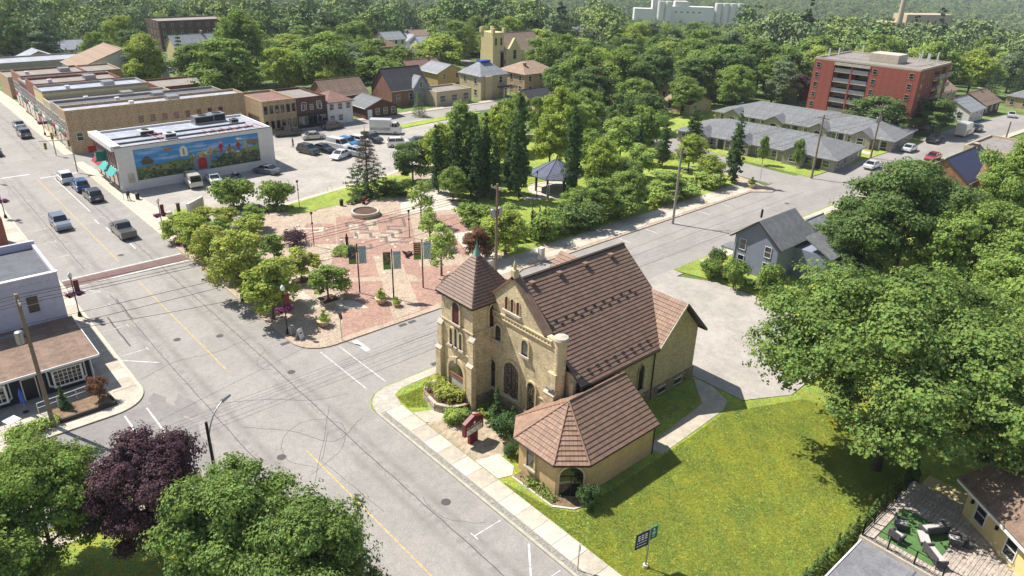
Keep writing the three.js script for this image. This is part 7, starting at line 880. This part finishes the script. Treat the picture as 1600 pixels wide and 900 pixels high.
  const kp = (x, z, l, h) => { const q = thing('utility_cabinet', l, 'cabinet', x, .14, z, .1); mesh('case', [bx(-.35, .35, .1, h, -.3, .3)], M.white, q); mesh('door_panel', [bx(-.28, .28, .2, h - .12, .3, .32)], M.concrete3, q); mesh('base', [bx(-.42, .42, 0, .1, -.36, .36)], M.concrete, q); }; kp(61.8, -61.9 - .6, 'tall white cabinet beyond the church roof ridge', 1.7); kp(55, -64.6, 'pale kiosk cabinet below the park shrubs', 1.1);
  const rack = thing('bike_rack', 'thin hoop bike rack at the car park footway', 'bike rack', 54.6, .14, -104.4, .2); mesh('hoop', [new THREE.TorusGeometry(.45, .03, 6, 14, PI).translate(0, .5, 0), rod([-.45, 0, 0], [-.45, .5, 0], .03), rod([.45, 0, 0], [.45, .5, 0], .03)], M.steel, rack);
}
{ // stone planter by the tower door
  const t = thing('stone_planter', 'curved low stone planter in front of the church tower', 'planter', 0, .12, 0); const P = [[33.9, -46.7], [32.3, -46.7], [31.5, -45.6], [31.2, -43.7], [31.9, -42.4], [33.2, -41.9]]; for (let c = 0; c < 4; c++) for (let i = 0; i < P.length - 1; i++) { const [x0, z0] = P[i], [x1, z1] = P[i + 1]; const n = Math.max(1, Math.round(Math.hypot(x1 - x0, z1 - z0) / .7)); for (let k = 0; k < n; k++) { const f = (k + .02) / n, g = (k + .98) / n, L = Math.hypot(x1 - x0, z1 - z0) * (g - f), ang = Math.atan2(-(z1 - z0), x1 - x0); mesh('stone', [rot(bx(-L / 2, L / 2, c * .2, c * .2 + .18, -.16, .16 - .02 * (c % 2)), ang, x0 + (x1 - x0) * (f + g) / 2, 0, z0 + (z1 - z0) * (f + g) / 2)], [M.concrete, M.concrete2, M.stone][(c + k + i) % 3], t); } } mesh('soil', [prism([...P, [33.9, -42]], .1, .66)], M.mulch, t); }
{ // patio of the navy shop: fence, bed, umbrella
  const t = thing('patio_fence', 'low white metal fence round the shop patio', 'fence', 0, .12, 0); mesh('rail', [rod([-2, .95, -62.4], [4.6, .95, -62.2], .03), rod([-2, .15, -62.4], [4.6, .15, -62.2], .03)], M.whitePaint, t); for (let i = 0; i < 26; i++) mesh('picket', [rod([-2 + i * .264, 0, -62.4 + i * .008], [-2 + i * .264, 1, -62.4 + i * .008], .015, .015, 4)], M.whitePaint, t);
  const r = thing('handrail', 'white steel handrail along the shop ramp', 'handrail', 0, .12, 0); mesh('top_rail', [rod([5.2, 1, -64.6], [9.8, 1, -65], .04)], M.whitePaint, r); mesh('mid_rail', [rod([5.2, .55, -64.6], [9.8, .55, -65], .03)], M.whitePaint, r); for (const x of [5.2, 6.7, 8.2, 9.8]) mesh('post', [rod([x, 0, -64.6 - (x - 5.2) * .087], [x, 1, -64.6 - (x - 5.2) * .087], .03)], M.whitePaint, r);
  const b = thing('timber_bed', 'raised timber edged soil bed before the navy shop', 'planter', 0, .12, 0); mesh('soil', [prism([[6, -64], [10.2, -64.2], [10.4, -62.2], [6.3, -62]], 0, .3)], M.soil, b); mesh('timber', [bx(6.2, 10.5, 0, .36, -62.1, -61.9), rot(bx(-.08, .08, 0, .36, -1.1, 1.1), .08, 10.45, 0, -63.1)], M.trimDark, b);
  plant('shrub', 9.6, -63.4, 2.1, 1, 7, 'reddish shrub at the end of the timber bed', .3); 
  const u = thing('patio_umbrella', 'folded blue patio umbrella by the navy shop wall', 'umbrella', 4.4, .12, -65.4); mesh('canopy', [lathe([[0, 0], [.2, .1], [.16, 1], [.03, 1.5], [0, 1.5]], 8).translate(0, .9, 0)], M.blueTarp, u); mesh('pole', [rod([0, 0, 0], [0, 2.4, 0], .03)], M.steel, u); mesh('base', [new THREE.CylinderGeometry(.25, .28, .1, 12).translate(0, .05, 0)], M.darkMetal, u);
  const tb = thing('patio_table', 'square white patio table inside the shop fence', 'table', 3.2, .12, -63.7, .4); mesh('table_top', [bx(-.5, .5, .7, .75, -.5, .5)], M.whitePaint, tb); for (const [x, z] of [[-.42, -.42], [.42, -.42], [-.42, .42], [.42, .42]]) mesh('leg', [rod([x, 0, z], [x, .7, z], .025)], M.steel, tb); }

// ---------- vehicles ----------
const paintM = {}; function carPaint(hex) { return paintM[hex] ??= new THREE.MeshPhysicalMaterial({ color: hex, roughness: .35, metalness: .15, clearcoat: 1, clearcoatRoughness: .08 }); }
const wheelG = [lathe([[.16, -.1], [.3, -.11], [.335, -.07], [.335, .07], [.3, .11], [.16, .1]], 18).rotateX(PI / 2), lathe([[0, .085], [.18, .09], [.21, .1], [.21, .06], [.0, .05]], 14).rotateX(PI / 2)].map(finish);
// side profile along x (front = +x); returns a thing parts added
function vehicle(kind, color, label, x, z, ry, y = .02) {
  const D = { sedan: { L: 4.6, W: 1.8, hood: .92, belt: .95, roof: 1.45, a: [1.35, .55, -1.05, -1.75], wb: 1.35 }, suv: { L: 4.7, W: 1.9, hood: 1.08, belt: 1.1, roof: 1.72, a: [1.2, .5, -1.9, -2.2], wb: 1.38 }, van: { L: 5.2, W: 2, hood: 1.15, belt: 1.2, roof: 2.1, a: [1.75, 1.15, -2.4, -2.55], wb: 1.55 }, pickup: { L: 5.6, W: 2, hood: 1.12, belt: 1.15, roof: 1.85, a: [1.1, .5, -.85, -1.15], wb: 1.75 }, truck: { L: 6.6, W: 2.2, hood: 1.3, belt: 1.5, roof: 2.3, a: [2.9, 2.4, 1.4, 1.3], wb: 2.1 } }[kind];
  const t = thing(kind === 'pickup' ? 'pickup_truck' : kind === 'truck' ? 'box_truck' : kind === 'van' ? 'van' : 'parked_car', label, kind === 'pickup' || kind === 'truck' ? 'truck' : kind === 'van' ? 'van' : 'car', x, y, z, ry); const h = D.L / 2, W = D.W / 2, P = carPaint(color); const b = new THREE.Shape(); const lo = .3;
  if (kind === 'pickup') [[-h, lo + .15], [-h, D.belt], [h - 1.7, D.belt], [h - .25, D.hood - .08], [h, D.hood - .25], [h, lo + .1], [h - .2, lo], [-h + .2, lo]].forEach((p, i) => i ? b.lineTo(...p) : b.moveTo(...p)); else [[-h, lo + .2], [-h + .06, D.belt - .08], [-h + .3, D.belt], [D.a[0], D.belt], [h - .35, D.hood - .14], [h - .04, D.hood - .38], [h, lo + .15], [h - .2, lo], [-h + .2, lo]].forEach((p, i) => i ? b.lineTo(...p) : b.moveTo(...p));
  const body = mesh('body', [extr(b, D.W - .16, .08).translate(0, 0, -W + .08)], P, t);
  const c = new THREE.Shape(); c.moveTo(D.a[0], D.belt); c.lineTo(D.a[1], D.roof - .05); c.lineTo(D.a[1] - .25, D.roof); c.lineTo(D.a[2] + .2, D.roof); c.lineTo(D.a[2], D.roof - .06); c.lineTo(D.a[3], D.belt); const cw = D.W - .34; mesh('cabin_glass', [extr(c, cw - .1, .05).translate(0, 0, -cw / 2 + .05)], M.carGlass, t);
  const roofp = mesh('roof', [bx(D.a[2] + .1, D.a[1] - .08, D.roof + .03, D.roof + .08, -cw / 2, cw / 2)], P, t); const pil = []; for (const s of [-1, 1]) { const zz = s * (cw / 2 + .05); const A = (x0, x1) => rod([x0, D.belt, zz], [x1, D.roof + .03, s * (cw / 2 - .02)], .045, .045, 5); pil.push(A(D.a[0], D.a[1]), A(D.a[3] + .02, D.a[2]), A((D.a[1] + D.a[2]) / 2, (D.a[1] + D.a[2]) / 2)); } mesh('pillar', pil, P, t);
  if (kind === 'van') mesh('side_panel', [bx(D.a[3] + .1, .2, D.belt, D.roof - .05, -cw / 2 - .07, cw / 2 + .07)], P, t); if (kind === 'pickup') mesh('cargo_bed', [bx(-h + .15, D.a[3] - .15, D.belt - .02, D.belt + .02, -W + .2, W - .2)], M.rubber, t); if (kind === 'truck') mesh('cargo_box', [bx(-h, 1.1, .8, 3, -W, W)], P, t);
  for (const s of [-1, 1]) { for (const wx of [-D.wb, D.wb]) { const w = inst('wheel', wheelG[0], M.rubber, t); w.position.set(wx, .335, s * (W - .1)); if (s < 0) w.rotation.y = PI; inst('rim', wheelG[1], M.rim, w); } mesh('headlight', [bx(h - .14, h + .03, D.hood - .52, D.hood - .36, s * (W - .42), s * (W - .12))], M.lampGlass, t); mesh('tail_light', [bx(-h - .03, -h + .1, D.belt - .35, D.belt - .12, s * (W - .3), s * (W - .08))], M.redPaint, t); mesh('mirror', [bx(D.a[0] - .35, D.a[0] - .2, D.belt, D.belt + .16, s * (W + .02), s * (W + .2))], P, t); }
  mesh('grille', [bx(h - .02, h + .04, lo + .3, D.hood - .42, -W + .5, W - .5)], M.black, t); mesh('bumper', [bx(-h - .05, -h + .1, lo + .05, lo + .28, -W + .12, W - .12)], M.darkMetal, t); mesh('number_plate', [bx(-h - .07, -h - .05, lo + .32, lo + .46, -.26, .26)], M.whitePaint, t); return t;
}
const S_ = -PI / 2, N_ = PI / 2; // heading +z (towards the camera), heading -z
vehicle('suv', 0x6e7780, 'grey SUV driving towards the brick crossing', 17.6, -112.4, S_); vehicle('pickup', 0x54544f, 'grey pickup truck driving away past the brick crossing', 23.4, -104.4, N_); vehicle('suv', 0xd8d8d6, 'white SUV first in the kerbside queue at the signal', 23.4, -135.2, N_); vehicle('suv', 0x2f5a86, 'blue SUV second in the kerbside queue', 24.2, -129.2, N_); vehicle('suv', 0x23262a, 'black SUV third in the kerbside queue', 24.4, -122.6, N_);
vehicle('suv', 0x5a5c60, 'grey car far up the main street by the shops', 24.6, -172, N_, .05); vehicle('suv', 0x3a3e46, 'dark car furthest up the main street', 17.6, -160, S_, .05); vehicle('sedan', 0x888c90, 'silver car parked outside the far shop row', 25.4, -181, N_, .05);
const LZ = .04; vehicle('van', 0xc9c4b6, 'beige minivan parked nose in below the mural', 38.8, -120.9, N_ - .1, LZ); vehicle('sedan', 0xdcdcda, 'white car parked below the mural beside minivan', 42, -120.6, N_ - .1, LZ); vehicle('sedan', 0x60666e, 'grey sedan parked at the east end of the mural', 51.2, -120.3, N_ + .5, LZ);
[['suv', 0x22252a, 'black minivan at the left end of car park row', 63.2, -128], ['sedan', 0x262a32, 'dark sedan second in the car park row', 66, -127.6], ['van', 0xe0e0dc, 'white cargo van in the car park row', 69.4, -127.6], ['suv', 0x2f7fae, 'bright blue car beside the white van', 72, -128.4], ['suv', 0xe0e0de, 'white SUV right of the bright blue car', 74.6, -128.2], ['suv', 0x3c4046, 'charcoal SUV behind the spruce top', 77.6, -128.8]].forEach(a => vehicle(a[0], a[1], a[2], a[3], a[4], -PI / 4 - .5, LZ)); vehicle('sedan', 0xdedede, 'white sedan alone in front of the car park row', 66.4, -121.6, -PI / 4 - 1.9, LZ); vehicle('suv', 0xb4b8bc, 'silver SUV beside the lone white sedan', 69.6, -120.6, -PI / 4 - .6, LZ); vehicle('sedan', 0xb8b4ac, 'pale tan car driving behind the car park row', 69.4, -137.6, -.3, LZ); vehicle('pickup', 0x1e2124, 'black pickup truck parked by the tan brick shop', 66.6, -143.4, -.2, LZ); vehicle('suv', 0x24272b, 'black SUV parked outside the brown brick shop', 77, -143.6, .1, LZ); vehicle('truck', 0xd6d6d2, 'white and grey box truck on the rear street', 84, -133.4, -.75, LZ); vehicle('suv', 0xe2e2e0, 'white SUV at the right of the car park', 80, -122.6, -.5, LZ); vehicle('sedan', 0x43484e, 'dark sedan behind the right car park tree', 84.4, -121.6, -.5, LZ);
vehicle('sedan', 0xe0e0e0, 'white sedan driving past the row house hedge', 143.4, -56.2, .05, .02); vehicle('sedan', 0x8e2030, 'dark red car near the navy roofed house', 160, -51.4, PI, .02); vehicle('sedan', 0xd8dadc, 'white sedan parked by the second row houses', 163.5, -57.4, .05, .02); vehicle('pickup', 0x23262a, 'black pickup parked below the red apartment corner', 176.6, -57.4, .05, .02); vehicle('truck', 0xdedbd0, 'white camper truck parked beyond the black pickup', 190, -56, .05, .02); vehicle('sedan', 0x2a2d32, 'dark car behind the camper truck', 198, -56, .05, .02); vehicle('sedan', 0xc8ccd0, 'silver car at the far right street end', 232, -58.4, .3, terr(232, -58.4) + .05);
{ const r = rng(15), cols = [0xd8d8d8, 0x303338, 0x7a1f24, 0x9aa0a6, 0x2a4468, 0xe2e2de]; for (let i = 0; i < 16; i++) { const x = 68 + (i % 8) * 2.9, z = -262 + (i > 7 ? 9 : 0) + r(); vehicle('sedan', cols[r() * 6 | 0], 'car parked in the distant upper left car park', x, z, N_, terr(78, -255) + .12).userData.group = 'cars in the distant car park'; } }
{ const t = thing('motorcycle', 'white motorcycle parked below the mural', 'motorcycle', 46, LZ, -120.8, N_ + .6); for (const x of [-.7, .7]) { const w = mesh('wheel', [new THREE.TorusGeometry(.28, .07, 8, 18).translate(x, .33, 0)], M.rubber, t); mesh('hub', [new THREE.CylinderGeometry(.08, .08, .12, 10).rotateX(PI / 2).translate(x, .33, 0)], M.rim, w); } mesh('frame', [bx(-.5, .45, .35, .6, -.12, .12), rod([.7, .33, 0], [.4, .95, 0], .04)], M.darkMetal, t); mesh('tank', [lathe([[0, -.35], [.16, -.2], [.18, .1], [0, .35]], 10).rotateZ(PI / 2).translate(.1, .82, 0)], M.whitePaint, t); mesh('seat', [bx(-.65, -.1, .68, .8, -.14, .14)], M.black, t); mesh('handlebar', [rod([.38, 1, -.35], [.38, 1, .35], .025)], M.darkMetal, t); mesh('windshield', [solidQuad([.5, .95, .2], [.5, .95, -.2], [.38, 1.3, -.18], [.38, 1.3, .18], .02)], M.whitePaint, t); }

// ---------- people ----------
function person(label, x, z, ry, top, legs) {
  const bones = [[[0, .92, 0], [0, 1.42, 0], .16, .17], [[0, 1.4, 0], [0, 1.56, 0], .07, .06], [[0, 1.66, .02], [0, 1.74, 0], .1, .095], [[-.09, .92, 0], [-.1, .5, .16], .1, .075], [[-.1, .5, .16], [-.1, .09, .06], .075, .05], [[-.1, .07, .04], [-.1, .05, .24], .05, .045], [[.09, .92, 0], [.1, .5, -.02], .1, .075], [[.1, .5, -.02], [.1, .1, -.24], .075, .05], [[.1, .09, -.26], [.1, .05, -.08], .05, .045], [[-.2, 1.38, 0], [-.25, 1.1, -.06], .06, .05], [[-.25, 1.1, -.06], [-.24, .88, .08], .048, .036], [[-.24, .86, .09], [-.23, .78, .12], .04, .03], [[.2, 1.38, 0], [.26, 1.1, .06], .06, .05], [[.26, 1.1, .06], [.24, .88, .16], .048, .036], [[.24, .86, .17], [.23, .78, .2], .04, .03], [[-.18, 1.38, 0], [.18, 1.38, 0], .075, .075]];
  const t = thing('person', label, 'person', x, .13, z, ry); const skin = flat(0xb98a6c, .7); const N = 44, pos = [], col = []; const cell = .042; const sd = (p) => { let d = 1e3; for (const [a, b, r0, r1] of bones) { const ab = [b[0] - a[0], b[1] - a[1], b[2] - a[2]], ap = [p[0] - a[0], p[1] - a[1], p[2] - a[2]]; const L = ab[0] ** 2 + ab[1] ** 2 + ab[2] ** 2, h = Math.max(0, Math.min(1, (ap[0] * ab[0] + ap[1] * ab[1] + ap[2] * ab[2]) / L)); const q = Math.hypot(ap[0] - ab[0] * h, ap[1] - ab[1] * h, ap[2] - ab[2] * h) - (r0 + (r1 - r0) * h); const k = .05, e = Math.max(k - Math.abs(d - q), 0) / k; d = Math.min(d, q) - e * e * k / 4; } return d; };
  const mc = new MarchingCubes(64, new THREE.MeshBasicMaterial(), false, false, 60000); mc.isolation = 0; const S = 64; for (let k = 0; k < S; k++) for (let j = 0; j < S; j++) for (let i = 0; i < S; i++) { const p = [(i - S / 2) / (S / 2) * 1, (j - S / 2) / (S / 2) * 1 + .92, (k - S / 2) / (S / 2) * 1]; mc.field[i + j * S + k * S * S] = -sd(p); } mc.update(); const cnt = mc.count ?? mc.geometry.drawRange.count; const P = mc.positionArray.slice(0, cnt * 3), C = new Float32Array(cnt * 3); for (let i = 0; i < cnt; i++) { P[3 * i + 1] += .92; const y = P[3 * i + 1], xx = Math.abs(P[3 * i]); const c = y > 1.5 ? (y > 1.72 || P[3 * i + 2] < -.05 ? [.05, .035, .025] : [.48, .27, .18]) : y > .95 && !(xx > .2 && y < 1.15) ? top : xx > .2 && y > .72 && y < 1.15 ? [.48, .27, .18] : y < .1 ? [.03, .03, .03] : legs; C[3 * i] = c[0]; C[3 * i + 1] = c[1]; C[3 * i + 2] = c[2]; }
  const g = new THREE.BufferGeometry(); g.setAttribute('position', new THREE.BufferAttribute(P, 3)); g.setAttribute('color', new THREE.BufferAttribute(C, 3)); g.computeVertexNormals(); mesh('body', [g], new THREE.MeshStandardMaterial({ color: 0xffffff, vertexColors: true, roughness: .8 }), t); return t;
}
person('person in dark clothes walking on the pavement by the mural building', 28.3, -118.6, -.6, [.03, .03, .035], [.04, .045, .06]); person('person in dark clothes walking across the car park', 62.8, -133.6, 1.2, [.05, .05, .06], [.03, .03, .04]);
renderer.render(scene, camera);
